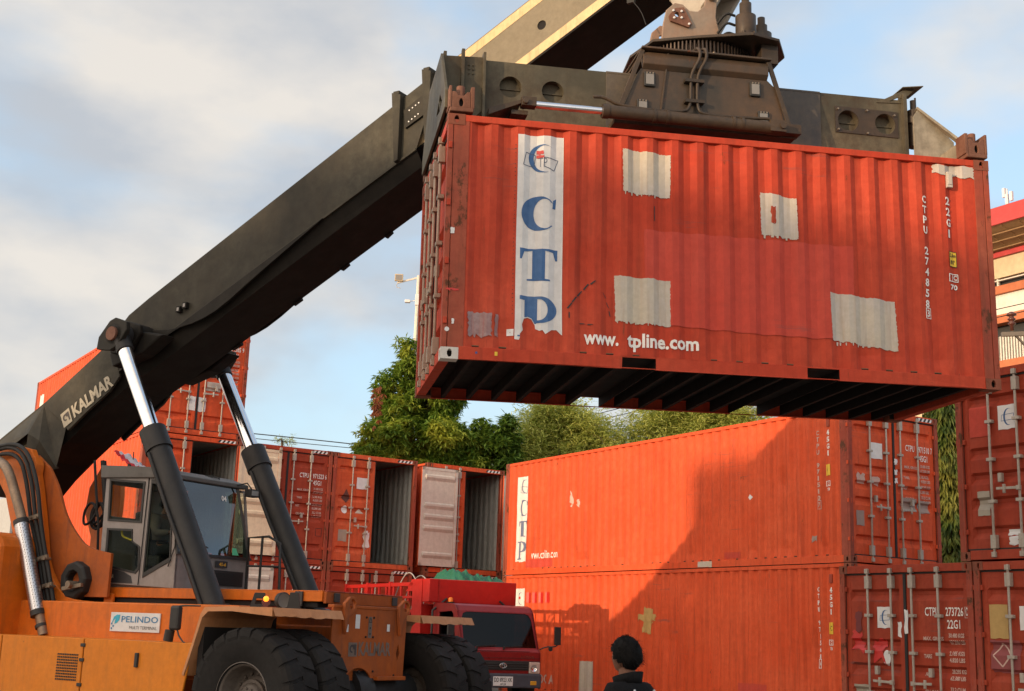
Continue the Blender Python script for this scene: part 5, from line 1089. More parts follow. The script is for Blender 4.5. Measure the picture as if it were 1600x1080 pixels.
for sy in (-1, 1):
    y = -.545 if sy < 0 else .505
    bface('reinforcement_plate', curve_pts([(-4.25, 5.84), (-3.75, 5.76), (-3.25, 5.74), (-2.8, 5.80), (-2.36, 5.97), (-1.74, 6.36), (-.6, 7.03)], 1)+[(-.6, 7.06-.02), (-3.77, 5.50), (-4.8, 4.92), (-4.6, 5.4)], y, .04, M_BOOM)
    bface('reinforcement_plate', [(-5.96, 4.80), (-5.45, 4.48), (-5.32, 4.36), (-4.95, 4.62), (-4.5, 4.9), (-4.30, 5.12), (-4.40, 5.34), (-4.62, 5.58), (-4.80, 5.52)], y-.01*(-sy), .045, M_BOOM2)
    yb = -1.12 if sy < 0 else 1.04
    bface('cylinder_boss', [(-4.20, 5.40), (-4.18, 5.58), (-3.98, 5.80), (-3.86, 5.84), (-3.62, 5.76), (-3.60, 5.64), (-3.76, 5.42), (-3.90, 5.36)], yb, .08, M_BOOM2, .015)
    bface('cylinder_boss', [(-4.20, 5.40), (-4.18, 5.58), (-3.98, 5.80), (-3.86, 5.84), (-3.62, 5.76), (-3.60, 5.64), (-3.76, 5.42), (-3.90, 5.36)], -.87 if sy < 0 else .80, .07, M_BOOM, .015)
q = MB(); q.cyl((-3.88, -1.16, 5.60), (-3.88, 1.16, 5.60), .10, n=24); q.build('cylinder_pin', M_RUST, boom)
q = MB(); q.cyl((-3.9, -.80, 5.58), (-3.9, .80, 5.58), .26, n=24); q.plate([[(-4.05, 5.72), (-3.5, 5.66), (-3.2, 5.6), (-3.6, 5.36), (-4.2, 5.2), (-4.3, 5.4)]], ((0, -.80, 0), (1, 0, 0), (0, 0, 1), (0, 1, 0)), .26); q.plate([[(-4.05, 5.72), (-3.5, 5.66), (-3.2, 5.6), (-3.6, 5.36), (-4.2, 5.2), (-4.3, 5.4)]], ((0, .54, 0), (1, 0, 0), (0, 0, 1), (0, 1, 0)), .26); q.build('cross_tube', M_BOOM, boom, .03)
# weld flange along the lower side edge
q = MB(); q.beam((-3.7, -.51, 5.545), (.90, -.51, 7.78), .03, .03); q.beam((-5.0, -.54, 4.83), (-4.1, -.54, 5.34), .02, .03); q.build('flange', M_BOOM2, boom)
# rear shaped cover with lettering
q = MB(); A0 = [(-6.9, -.50, 4.32), (-5.98, -.50, 4.83), (-5.78, -.50, 4.20), (-6.15, -.50, 3.86), (-6.95, -.50, 3.75)]; 
q.add([(-7.2, -.505, 4.15), (-6.0, -.505, 4.80), (-5.82, -.66, 4.22), (-6.1, -.66, 4.34), (-6.9, -.58, 4.0)], [(0, 1, 2, 3), (0, 3, 4)]); q.add([(-6.0, -.505, 4.80), (-5.42, -.505, 4.46), (-5.48, -.56, 3.80), (-5.82, -.66, 4.22)], [(0, 1, 2, 3)]); q.add([(-5.82, -.66, 4.22), (-6.1, -.66, 4.34), (-6.3, -.505, 3.7), (-5.48, -.505, 3.8)], [(0, 3, 2, 1)]); q.build('pivot_housing', M_BOOM2, boom)
M_KAL = paint('pale_lettering', (.40, .36, .28), fade=.4, streak=.2, rough=.5, bump=0, scale=3)
ux = Vector((.87, 0, .493)).normalized(); uz = Vector((-.493, 0, .87)).normalized()
mapper_n = Vector((0, -1, 0))
def bm_(s, z, off=-.566): return Vector((-5.40, off, 4.40))+ux*s+uz*z
decal('logo', poly2d([(0, 0), (.20, 0), (.20, .24), (0, .24)]), bm_, M_KAL, boom); decal('logo', elephant(.01, .03, .19), lambda s, z: bm_(s, z, -.570), M_DECD, boom)
decal('lettering', text2d('KALMAR', .25, .02, 1.16, .235, .035), bm_, M_KAL, boom)
for dx in (0, .12):
    q = MB(); q.box((-3.25+dx, -.56, 5.98+dx*.4), (-3.17+dx, -.501, 6.07+dx*.4)); q.box((-3.23+dx, -.565, 6.0+dx*.4), (-3.19+dx, -.561, 6.05+dx*.4), 1); q.build('sensor', [M_BOOM, M_LENS], boom)
for x in (-.05, .45):   # small lugs on the underside
    pass
for t, w in ((0.18, .09), (.42, .07), (.60, .06), (.76, .05)):
    x = -3.77+(.95+3.77)*t; z = 5.22+(7.58-5.22)*t; q = MB(); q.beam((x-w, .40, z-.02), (x+w, .40, z+.05), .06, .07); q.build('sheave_lug', M_BOOM, boom)
# collars near the outer end
bx_dir = Vector((.895, 0, .447)); 
for x in (.62, 1.10):
    zb, zt_ = 5.52+(x+3.77)*.486, 6.28+(x+3.9)*.502
    q = MB(); q.plate([[(x-.02, zb-.03), (x+.04, zb-.0), (x-.02+.05, zt_+.03), (x-.12, zt_+.08)]], ((0, -.585, 0), (1, 0, 0), (0, 0, 1), (0, 1, 0)), .08); q.plate([[(x-.02, zb-.03), (x+.04, zb), (x+.03, zt_+.03), (x-.12, zt_+.08)]], ((0, .505, 0), (1, 0, 0), (0, 0, 1), (0, 1, 0)), .08)
    q.beam((x-.05, -.58, zt_+.07), (x-.05, .58, zt_+.07), .10, .05); q.build('collar', M_BOOM2, boom, .006)
q = MB(); q.plate([[(.72, 8.10), (1.02, 8.24), (.98, 8.52), (.68, 8.36)]], ((0, -.535, 0), (1, 0, 0), (0, 0, 1), (0, 1, 0)), .03); [q.cyl((.78+.05*i, -.545, 8.18+.026*i+.08*k), (.78+.05*i, -.53, 8.18+.026*i+.08*k), .011, n=6, m=1) for i in range(4) for k in range(3) if k != 1]; q.build('wear_pad_cover', [M_BOOM2, M_STK], boom)
# telescope section
q = MB(); a0, a1 = Vector((.3, 0, 8.355)), Vector((5.1, 0, 10.75)); sl_ = (9.57-9.09)/(2.54-1.52)
def tz(x, k): return (9.09+sl_*(x-1.52)) if k else (8.70+.55*(x-2.57))
sl_ = .50
def T_(x): return 9.09+sl_*(x-1.52)-.02
def B_o(x): return 8.70+.50*(x-2.57)+.0
X0, X1 = .2, 4.95
hole = circle(2.72, T_(2.72)-.50, .065, 16)
for y, t in ((-.42, .02), (.40, .02)):
    q.plate([[(X0, B_o(X0)), (X1, B_o(X1)), (X1, T_(X1)), (X0, T_(X0))]]+([hole] if y < 0 else []), ((0, y, 0), (1, 0, 0), (0, 0, 1), (0, 1, 0)), t)
q.add([(X0, -.42, T_(X0)), (X1, -.42, T_(X1)), (X1, .42, T_(X1)), (X0, .42, T_(X0))], [(0, 1, 2, 3)])
for s in (-1, 1): q.add([(X0, s*.42, B_o(X0)), (X1, s*.42, B_o(X1)), (X1, s*.42, B_o(X1)-.03), (X0, s*.42, B_o(X0)-.03)], [(0, 1, 2, 3)], 1)
q.add([(X0, -.42, B_o(X0)-.03), (X1, -.42, B_o(X1)-.03), (X1, .42, B_o(X1)-.03), (X0, .42, B_o(X0)-.03)], [(0, 1, 2, 3)], 1)
tele = q.build('telescope', [M_TELE, M_BOOM], RS)
q = MB(); q.cyl((2.72, -.405, T_(2.72)-.50), (2.72, -.38, T_(2.72)-.50), .09, n=16); q.build('bore', M_HOLE, tele)
for f0, h_ in ((.90, .14), (.08, .14)):
    q = MB(); zz = lambda x: B_o(x)+(T_(x)-B_o(x))*f0; q.add([(X0, -.424, zz(X0)-h_/2), (X1, -.424, zz(X1)-h_/2), (X1, -.424, zz(X1)+h_/2), (X0, -.424, zz(X0)+h_/2)], [(0, 1, 2, 3)]); q.build('wear_strip', M_WEAR, tele)
# head that carries the spreader
M_HEAD = paint('chalky_grey_head_paint', (.42, .38, .32), fadecol=(.5, .46, .42), fade=.5, streak=.3, dirt=(.2, .1, .05), rust=.1, rough=.55)
q = MB()
for y in (-.22, .16): q.plate([[(4.35, 9.3), (4.65, 8.75), (4.73, 8.62), (4.83, 8.70), (5.15, 9.2), (5.3, 10.6), (4.4, 10.3)]], ((0, y, 0), (1, 0, 0), (0, 0, 1), (0, 1, 0)), .06)
q.box((4.38, -.18, 9.2), (5.2, .17, 10.2)); q.build('boom_head', M_HEAD, RS, .02)
q = MB(); q.cyl((4.73, -.35, 8.75), (4.73, .35, 8.75), .08, n=16); q.build('pin', M_BOLT, RS)
q = MB(); q.tube([(4.0, -.45, 9.2), (4.15, -.47, 9.0), (4.22, -.47, 8.8)], .006, 6, 0, 1); q.box((3.95, -.46, 9.15), (4.05, -.42, 9.35)); q.build('sensor_cable', M_GASK, RS)
# ------------------------------------------------------------ people
M_SKIN = paint('brown_skin', (.17, .075, .045), fade=.2, streak=0, rough=.55, bump=.02, scale=5)
M_HAIR = plain('black_hair', (.004, .0035, .0035), .75); M_HAIR.node_tree.nodes['Principled BSDF'].inputs['Specular IOR Level'].default_value = .15
M_JACK = paint('black_jacket_cloth', (.008, .008, .009), fadecol=(.02, .02, .022), fade=.4, streak=.1, rough=.9, bump=.35, scale=5, spec=.1)
M_JACK2 = plain('white_jacket_stripe', (.45, .47, .50), .8)
M_TROU = plain('dark_trousers', (.02, .022, .03), .85)
M_SHOE = plain('black_shoes', (.01, .01, .01), .5)
M_PLAID = paint('grey_brown_shirt', (.13, .11, .10), fade=.5, streak=.4, rough=.9, scale=8)
def skin(name, nodes, edges, mat, parent, lvl=2):
    ks = list(nodes); me = bpy.data.meshes.new(name); me.from_pydata([nodes[k][0] for k in ks], [(ks.index(a), ks.index(b)) for a, b in edges], [])
    o = bpy.data.objects.new(name, me); COL.objects.link(o); sk = o.modifiers.new('s', 'SKIN'); sk.use_smooth_shade = True
    if not me.skin_vertices: 
        bpy.context.view_layer.objects.active = o
    d = me.skin_vertices[0].data
    for i, k in enumerate(ks):
        r = nodes[k][1]; d[i].radius = (r, r) if isinstance(r, (int, float)) else r
        d[i].use_root = (i == 0)
    ss = o.modifiers.new('u', 'SUBSURF'); ss.levels = lvl; ss.render_levels = lvl
    bpy.context.view_layer.update()
    m2 = bpy.data.meshes.new_from_object(o.evaluated_get(bpy.context.evaluated_depsgraph_get())); bpy.data.objects.remove(o)
    m2.name = name; m2.materials.clear(); m2.materials.append(mat)
    for p in m2.polygons: p.use_smooth = True
    o = bpy.data.objects.new(name, m2); COL.objects.link(o); o.parent = parent; return o
def head_mesh(fn, k0=0, k1=24, n=32, m=24):
    """grid on a sphere; fn(dir)->radius or None"""
    q = MB(); vs = []; ok = []
    for j in range(m+1):
        ph = pi*j/m
        for i in range(n):
            th = 2*pi*i/n; d = Vector((sin(ph)*cos(th), sin(ph)*sin(th), cos(ph))); r = fn(d); ok.append(r is not None); vs.append(d*(r or .01))
    fs = []
    for j in range(m):
        for i in range(n):
            f = (j*n+i, (j+1)*n+i, (j+1)*n+(i+1) % n, j*n+(i+1) % n)
            if all(ok[k] for k in f): fs.append(f)
    q.add(vs, fs, 0, True); return q
def ell(d, a, b, c): return 1/math.sqrt((d.x/a)**2+(d.y/b)**2+(d.z/c)**2)
def headf(d):     # +x is the face
    r = ell(d, .098, .076, .118)
    g = lambda x, y, z, s, h: h*math.exp(-((d-Vector((x, y, z)).normalized()).length_squared)/(s*s))
    r += g(1, 0, -.10, .16, .022)+g(.9, 0, -.85, .25, .012)+g(1, 0, .28, .3, .004)-g(1, .33, .10, .14, .008)-g(1, -.33, .10, .14, .008)+g(1, 0, -.42, .13, .006)
    r += g(.1, 1, -.05, .13, .016)+g(.1, -1, -.05, .13, .016)
    if d.z < -.2: r *= 1-.10*min(1, (-d.z-.2)*1.5)*(1-max(0, d.x))
    return r
def hairf(d):
    rnd = .004*sin(d.x*37+d.y*29)+.003*sin(d.z*53+d.y*41)
    lim = -.78 if d.x < -.25 else (-.45 if d.x < .1 else (-.22 if d.x < .45 else .30))
    if d.z < lim: return None
    if d.x > .72 and d.z < .45: return None
    return ell(d, .098, .076, .120)+.017*(1-min(1, max(0, -d.z-.25)/.45)*.85)+rnd*.6+.010*max(0, -d.x)*(1-min(1, max(0, -d.z-.2)*2))
def person(name, label, mw, pose, jacket, trousers, group=None):
    root = empty(name, mw, label=label, cat='person'); n = pose
    body = {'pelvis': (n['pelvis'], .12), 'waist': (n['waist'], (.14, .11)), 'chest': (n['chest'], (.165, .12)), 'neckb': (n['neckb'], .075), 'neck': (n['neck'], .056), 'skull': (n['head'], .06)}
    E_ = [('pelvis', 'waist'), ('waist', 'chest'), ('chest', 'neckb'), ('neckb', 'neck'), ('neck', 'skull')]
    for s in 'lr':
        body.update({s+'sh': (n[s+'sh'], .07), s+'el': (n[s+'el'], .045), s+'wr': (n[s+'wr'], .028), s+'palm': (n[s+'palm'], (.036, .018)), s+'hip': (n[s+'hip'], .085), s+'kn': (n[s+'kn'], .058), s+'an': (n[s+'an'], .038), s+'toe': (n[s+'toe'], (.04, .028))})
        E_ += [('chest', s+'sh'), (s+'sh', s+'el'), (s+'el', s+'wr'), (s+'wr', s+'palm'), ('pelvis', s+'hip'), (s+'hip', s+'kn'), (s+'kn', s+'an'), (s+'an', s+'toe')]
        p = Vector(n[s+'palm']); w = Vector(n[s+'wr']); d = (p-w).normalized(); sd_ = d.cross(Vector((0, 0, 1)) if abs(d.z) < .8 else Vector((0, 1, 0))).normalized(); nn = d.cross(sd_)
        for i, (off, L_) in enumerate(((-.030, .062), (-.010, .075), (.010, .070), (.029, .055))):
            a = p+d*.035+sd_*off; b_ = a+d*L_*.55+nn*.008; c = b_+d*L_*.35+nn*.03
            body.update({f'{s}f{i}a': (tuple(a), .010), f'{s}f{i}b': (tuple(b_), .009), f'{s}f{i}c': (tuple(c), .008)}); E_ += [(s+'palm', f'{s}f{i}a'), (f'{s}f{i}a', f'{s}f{i}b'), (f'{s}f{i}b', f'{s}f{i}c')]
        a = w+d*.03-sd_*.035; b_ = a+d*.035-sd_*.02; body.update({s+'ta': (tuple(a), .012), s+'tb': (tuple(b_), .010)}); E_ += [(s+'wr', s+'ta'), (s+'ta', s+'tb')]
    bo = skin('body', body, E_, M_SKIN, root)
    hd = head_mesh(headf).build('h', M_SKIN); rot_ = Matrix.Translation(Vector(n['head'])) @ Euler(n['hrot']).to_matrix().to_4x4()
    # merge the head into the body mesh so that the body is one mesh
    bm = bmesh.new(); bm.from_mesh(bo.data); h2 = hd.data.copy(); h2.transform(rot_); bm.from_mesh(h2); bm.to_mesh(bo.data); bm.free(); bpy.data.objects.remove(hd)
    hq = head_mesh(hairf, n=48, m=36); rh = random.Random(2); base_v = list(hq.v); vs_ = []; fs_ = []
    for _ in range(2600):
        p = Vector(rh.choice(base_v)); dd = p.normalized()
        if hairf(dd) is None or p.length < .03 or dd.z < -.45: continue
        p = p+Vector((rh.gauss(0, .006), rh.gauss(0, .006), rh.gauss(0, .006))); g_ = (Vector((-.5, rh.gauss(0, .5), -1.1))+dd*rh.uniform(.3, 1.0)); g_.normalize(); w_2 = g_.cross(dd).normalized()*.0022
        b_ = len(vs_); vs_ += [p-w_2-dd*.003, p+w_2-dd*.003, p+g_*rh.uniform(.014, .028)+dd*rh.uniform(.0, .016)]; fs_.append((b_, b_+1, b_+2))
    hq.add(vs_, fs_); ha = hq.build('hair', M_HAIR, root, recalc=False); ha.data.transform(rot_)
    J = {'waist': (n['pelvis'], (.165, .135)), 'w2': (n['waist'], (.165, .135)), 'chest': (n['chest'], (.19, .14)), 'nb': (n['neckb'], (.10, .085)), 'col': (tuple(Vector(n['neckb']).lerp(Vector(n['neck']), .45)), .066)}
    JE = [('waist', 'w2'), ('w2', 'chest'), ('chest', 'nb'), ('nb', 'col')]
    for s in 'lr': J.update({s+'sh': (n[s+'sh'], .090), s+'el': (n[s+'el'], .062), s+'wr': (tuple(Vector(n[s+'el']).lerp(Vector(n[s+'wr']), .93)), .042)}); JE += [('chest', s+'sh'), (s+'sh', s+'el'), (s+'el', s+'wr')]
    jo = skin('jacket', J, JE, jacket, root)
    T_ = {'p': (n['pelvis'], .15)}; TE = []
    for s in 'lr': T_.update({s+'hip': (n[s+'hip'], .105), s+'kn': (n[s+'kn'], .078), s+'an': (n[s+'an'], .058)}); TE += [('p', s+'hip'), (s+'hip', s+'kn'), (s+'kn', s+'an')]
    skin('trousers', T_, TE, trousers, root)
    for s in 'lr':
        a = Vector(n[s+'an']); t = Vector(n[s+'toe']); skin('shoe', {'a': (tuple(a-Vector((0, 0, .02))), .05), 'b': (tuple(t), (.048, .035)), 'h': (tuple(a+(a-t)*.35-Vector((0, 0, .045))), .038)}, [('a', 'b'), ('a', 'h')], M_SHOE, root)
    return root, jo
stand = dict(pelvis=(0, 0, .93), waist=(0, 0, 1.10), chest=(0, 0, 1.30), neckb=(0, 0, 1.44), neck=(.01, 0, 1.50), head=(.025, 0, 1.605), hrot=(0, .06, .0),
    lsh=(0, .165, 1.37), lel=(-.04, .25, 1.10), lwr=(.05, .27, .86), lpalm=(.07, .27, .79), rsh=(0, -.165, 1.37), rel=(-.05, -.25, 1.10), rwr=(.04, -.26, .86), rpalm=(.06, -.26, .79),
    lhip=(0, .09, .88), lkn=(.02, .10, .49), lan=(-.02, .11, .09), ltoe=(.12, .12, .045), rhip=(0, -.09, .88), rkn=(.05, -.10, .49), ran=(.02, -.11, .09), rtoe=(.16, -.12, .045))
GZ = -.30
man, jk = person('person', 'black haired man in a dark jacket, seen from behind before the long containers', yawm((.848, 8.8, GZ-.04), radians(136)), stand, M_JACK, M_TROU)
q = MB()
for s in (-1, 1):
    q.tube([(-.135, s*.10, 1.40), (-.155, s*.13, 1.34), (-.155, s*.15, 1.28), (-.15, s*.155, 1.2)], .008, 6, 0, 1)
q.build('jacket_stripe', M_JACK2, man)
q = MB(); vs = []
for i in range(17):
    a = pi*(-.9+1.8*i/16); r = .080
    vs += [(.0+r*cos(a+pi)*1.05, r*sin(a+pi), 1.425-.01*cos(a+pi)), (.005+(r+.010)*cos(a+pi)*1.1, (r+.010)*sin(a+pi), 1.492-.026*cos(a+pi))]
q.add(vs, [(2*i, 2*i+2, 2*i+3, 2*i+1) for i in range(16)], 0, True); cl_ = q.build('collar', M_JACK, man); sdm = cl_.modifiers.new('t', 'SOLIDIFY'); sdm.thickness = .008
sit = dict(pelvis=(0, 0, .12), waist=(-.03, 0, .28), chest=(-.03, 0, .46), neckb=(-.01, 0, .60), neck=(.0, 0, .66), head=(.02, 0, .77), hrot=(0, .1, 0),
    lsh=(-.02, .18, .54), lel=(.10, .25, .32), lwr=(.34, .18, .36), lpalm=(.41, .16, .38), rsh=(-.02, -.18, .54), rel=(.10, -.25, .32), rwr=(.34, -.20, .34), rpalm=(.41, -.18, .35),
    lhip=(.03, .09, .10), lkn=(.42, .11, .12), lan=(.50, .11, -.30), ltoe=(.63, .11, -.34), rhip=(.03, -.09, .10), rkn=(.42, -.11, .12), ran=(.50, -.11, -.30), rtoe=(.63, -.11, -.34))
drv, _ = person('person', 'driver sitting inside the grey cab of the reach stacker', yawm((0, 0, 0), 0), sit, M_PLAID, M_TROU)
drv.matrix_world = yawm((-1.846, 16.9017, -.208), -.562227) @ Matrix.Translation((-3.60, -.05, 2.50))

# ------------------------------------------------------------ red and white cloth on the cab roof
q = MB(); vs = []; nx, ny = 18, 6
for i in range(nx+1):
    for j in range(ny+1):
        x = -4.08+.62*i/nx; w = 1-i/nx; y = -.72+.30*j/ny; z = 3.77-.10*(1-w)+.20*w**1.6+.02*sin(i*1.9+j)+.012*sin(j*2.7+i*.7)-.0*j
        vs.append((x, y, z))
q.add(vs, [(i*(ny+1)+j, (i+1)*(ny+1)+j, (i+1)*(ny+1)+j+1, i*(ny+1)+j+1) for i in range(nx) for j in range(ny)], 0, True)
for k in range(len(q.m)): q.m[k] = 1 if (k % ny) < 2 else 0
fl = q.build('flag', [plain('white_cloth', (.62, .60, .66), .8), plain('red_cloth', (.55, .03, .04), .8)], None); fl.matrix_world = yawm((-1.846, 16.9017, -.208), -.562227); tag(fl, 'small red and white cloth lying on the cab roof', 'flag')
so_ = fl.modifiers.new('t', 'SOLIDIFY'); so_.thickness = .004

# ------------------------------------------------------------ red dump truck (x forward, y to its left)
M_TRED = paint('truck_red_paint', (.24, .010, .011), fadecol=(.30, .025, .022), fade=.4, streak=.15, dirt=(.2, .06, .04), rough=.32, bump=.03, spec=.35)
M_TORG = paint('bright_red_body_paint', (.44, .013, .010), fadecol=(.58, .035, .025), fade=.4, streak=.15, dirt=(.25, .03, .02), rough=.42, bump=.06)
TG = -.03
TR = empty('dump_truck', yawm((.02, 26.45, TG), radians(-62.5)), label='red dump truck with dark windscreen parked behind the reach stacker', cat='truck')
W2 = .87
prof = [(0, .42), (.03, .75), (.02, 1.08), (-.06, 1.14), (-.34, 1.86), (-.44, 1.96), (-.60, 2.0), (-1.45, 2.02), (-1.52, 1.95), (-1.55, .55), (-.95, .5), (-.9, .8), (-.4, .8), (-.35, .42)]
q = MB(); dwin = [(-.36, 1.18), (-1.18, 1.18), (-1.20, 1.82), (-.60, 1.84), (-.52, 1.78)]
for y, t in ((-W2, .05), (W2-.05, .05)): q.plate([prof, dwin], ((0, y, 0), (1, 0, 0), (0, 0, 1), (0, 1, 0)), t)
idx = [0, 1, 2, 3, 4, 5, 6, 7, 8, 9]
vs = []
for i in idx: vs += [(prof[i][0], -W2+.001, prof[i][1]), (prof[i][0], W2-.001, prof[i][1])]
fs = [(2*i, 2*i+1, 2*i+3, 2*i+2) for i in range(len(idx)-1) if i not in (3,)]; q.add(vs, fs)
# frame round the windscreen
def wsp(u, v): return (-.06-.28*v-.0, -W2+2*W2*u, 1.14+.72*v)
rim = [(.0, 0), (1, 0), (1, 1), (0, 1)]; inn = [(.03, .03), (.97, .03), (.955, .80), (.93, .93), (.88, .97), (.12, .97), (.07, .93), (.045, .80)]
tri = tessellate_polygon([[Vector((a, c, 0)) for a, c in rim], [Vector((a, c, 0)) for a, c in inn]]); q.add([wsp(a, c) for a, c in rim+inn], [tuple(t) for t in tri])
q.build('cab', M_TRED, TR, .05)
q = MB(); q.add([tuple(Vector(wsp(a, c))+Vector((-.012, 0, 0))) for a, c in inn], [tuple(range(8))]); q.build('windscreen', glass('dark_windscreen', (.03, .035, .05), .03, .05, .5), TR)
q = MB(); 
for y in (-W2+.02, W2-.03): q.add([(x, y, z) for x, z in dwin], [tuple(range(5))])
q.build('side_window', glass('side_glass', (.2, .22, .24), .03, .0, .5), TR)
q = MB(); q.box((-1.3, -.7, .9), (-1.0, .7, 1.5)); q.box((-1.48, -.8, .6), (-.2, .8, .95)); q.box((-.45, -.8, 1.0), (-.25, .8, 1.12)); q.build('cab_interior', M_BLK, TR, .03)
q = MB(); q.box((.0, -.60, .72), (.045, .60, .90)); [q.box((.04, -.58, .745+.045*i), (.06, .58, .765+.045*i)) for i in range(3)]; q.box((-.02, -W2, .885), (.035, W2, .905)); q.build('grille', M_BLK, TR, .008)
q = MB(); q.tube([(.07, .075*cos(t), .81+.048*sin(t)) for t in [2*pi*i/24 for i in range(25)]], .008, 6); q.tube([(.07, .03*cos(t), .81+.046*sin(t)) for t in [2*pi*i/20 for i in range(21)]], .006, 6); q.tube([(.07, .06*cos(t), .835+.014*sin(t)) for t in [2*pi*i/20 for i in range(21)]], .005, 6); q.build('emblem', plain('chrome_badge', (.6, .6, .6), .2, 1), TR)
q = MB(); q.box((-.02, -W2-.01, .38), (.08, W2+.01, .66)); q.build('bumper', paint('dark_blue_grey_bumper', (.06, .065, .085), fade=.4, streak=.3, rough=.5), TR, .03)
q = MB(); q.box((.08, -.22, .42), (.09, .22, .60)); npl = q.build('number_plate', M_STK, TR, .003)
tm = lambda s, z: Vector((.093, s, z)); decal('lettering', join2d(text2d('DD 8923 XK', -.20, .495, .20, .58, .01), text2d('07.23', -.06, .435, .06, .47)), tm, M_BLK, npl)
decal('lettering', text2d('DYNA', .42, .965, .72, 1.01, .0), lambda s, z: Vector((.034, s, z)), plain('chrome_badge', (.6, .6, .6), .2, 1), TR)
for s in (-1, 1):
    q = MB(); q.box((-.02, s*.60, .66), (.05, s*.855, .89)); hl = q.build('headlight', plain('headlight_glass', (.55, .42, .36), .15), TR, .02); q = MB(); q.lathe([(0, 0), (.05, .01), (.07, .03)], (.045, s*.70, .77), (1, 0, 0), 16); q.build('reflector', M_CHROME, hl)
    q = MB(); q.box((.06, s*.62, .44), (.09, s*.76, .52)); q.build('fog_lamp', plain('amber_glass', (.6, .3, .03), .2), TR, .01)
    q = MB(); q.tube([(-.15, s*.86, 1.10), (-.0, s*1.0, 1.20), (.05, s*1.18, 1.20), (.05, s*1.24, 1.24)], .014, 8, 0, 1); q.box((.03, s*1.17, 1.24), (.09, s*1.30, 1.60)) if s > 0 else q.box((-.25, s*.98, 1.24), (-.19, s*1.12, 1.58)); q.cyl((.04, s*1.08, 1.16), (.06, s*1.08, 1.16), .05, n=12) ; q.build('mirror', M_BLK, TR, .02)
    q = MB(); q.beam((.005-.05, s*.30-.25, 1.165), (-.08, s*.30+.20, 1.20), .02, .02); q.cyl((-.03, s*.3-.25, 1.12), (-.02, s*.3-.25, 1.18), .02, n=8); q.build('wiper', M_BLK, TR)
q = MB(); q.box((.022, -.84, .975-.02), (.034, .84, .965)); q.box((-.03, -.62, 1.085), (.025, .62, 1.095)); q.build('panel_seam', plain('seam_dark', (.12, .01, .01), .6), TR)
# body
BX0, BX1, BT = -1.75, -6.3, 2.52
q = MB(); q.box((BX0-.08, -1.02, .95), (BX0, 1.02, 1.98)); q.build('front_wall', M_TORG, TR, .01)
q = MB(); q.box((BX0-.05, -.80, 2.02), (BX0+.32, 1.04, 2.50)); q.box((BX0-.05, -1.02, 2.02), (BX0+.33, -.80, 2.50)); q.build('head_board', M_TORG, TR, .015)
for y0, y1 in ((-1.04, -.99), (.99, 1.04)):
    q = MB(); sy = -1 if y0 < 0 else 1
    q.box((-2.25, y0, .95), (BX0, y1, 2.50)); q.box((BX1, y0, .95), (-2.25, y1, 1.25))
    q.box((BX1, y0, 2.36), (-2.24, y1, 2.44)); q.box((BX1, y0, 2.10), (-2.24, y1, 2.15)); q.box((BX1, y0, 1.80), (-2.24, y1, 1.86))
    x = BX1
    while x < -2.3: q.box((x, y0-.008*(-sy)*-1, 1.25), (x+.07, y1, 2.40)); x += .42
    for x in (BX1, -4.9, -3.55): q.box((x, y0-.015, .95), (x+.10, y1+.015, 2.47))
    q.plate([[(-2.62, 2.25), (-2.24, 2.25), (-2.24, 2.5), (-2.30, 2.50), (-2.50, 2.30)]], ((0, y0, 0), (1, 0, 0), (0, 0, 1), (0, 1, 0)), y1-y0)
    q.build('side_rail', M_TORG, TR, .006)
q = MB(); q.box((BX1, -1.0, .90), (BX0, 1.0, .96)); q.box((BX1, -.45, .55), (-.3, -.35, .80)); q.box((BX1, .35, .55), (-.3, .45, .80)); q.build('floor', M_TORG, TR)
for s in (-1, 1): q = MB(); q.tube([(BX0+.36, s*.62, 2.10), (BX0+.40, s*.95, 1.85), (BX0+.40, s*.95, 1.3)], .025, 8); q.build('support_bar', M_BLK, TR)
q = MB(); q.cyl((BX0+.40, -.55, 2.02), (BX0+.40, -.55, 2.04), .09, n=14); bc = q.build('beacon', M_BLK, TR); q = MB(); q.lathe([(.05, 0), (.05, .07), (.03, .09), (0, .09)], (BX0+.40, -.55, 2.04), (0, 0, 1), 14); q.build('lens', plain('orange_beacon', (.85, .22, .02), .3), bc)
wt = MB(); wt.lathe([(.2, -.11), (.38, -.12), (.42, -.08), (.42, .08), (.38, .12), (.2, .11)], (0, 0, 0), (0, 1, 0), 32); first = None
for x in (-.65, -4.6):
    for y in (-.80, .80):
        if first is None: first = wt.build('wheel', M_TYRE, TR); o = first
        else: o = first.copy(); COL.objects.link(o)
        o.location = (x, y, .42)
q = MB()
for k, (dx, h) in enumerate(((0, .42), (.10, .36), (.35, .30), (.42, .24))):
    q.tube([(-3.6-dx, -.9+.3*k, 1.9), (-3.55-dx, -.85+.3*k, 2.3), (-3.3-dx*.4, -.7+.3*k, 2.35+h), (-2.95, -.6+.3*k, 2.25+h*.5), (-2.75+dx*.2, -.55+.3*k, 1.9)], .013, 8, 0, 3)
ho = q.build('hose_loops', plain('grey_hose', (.35, .33, .31), .5), None); ho.matrix_world = TR.matrix_world.copy(); tag(ho, 'thin grey hoses looping up out of the slatted truck bed', 'hose')
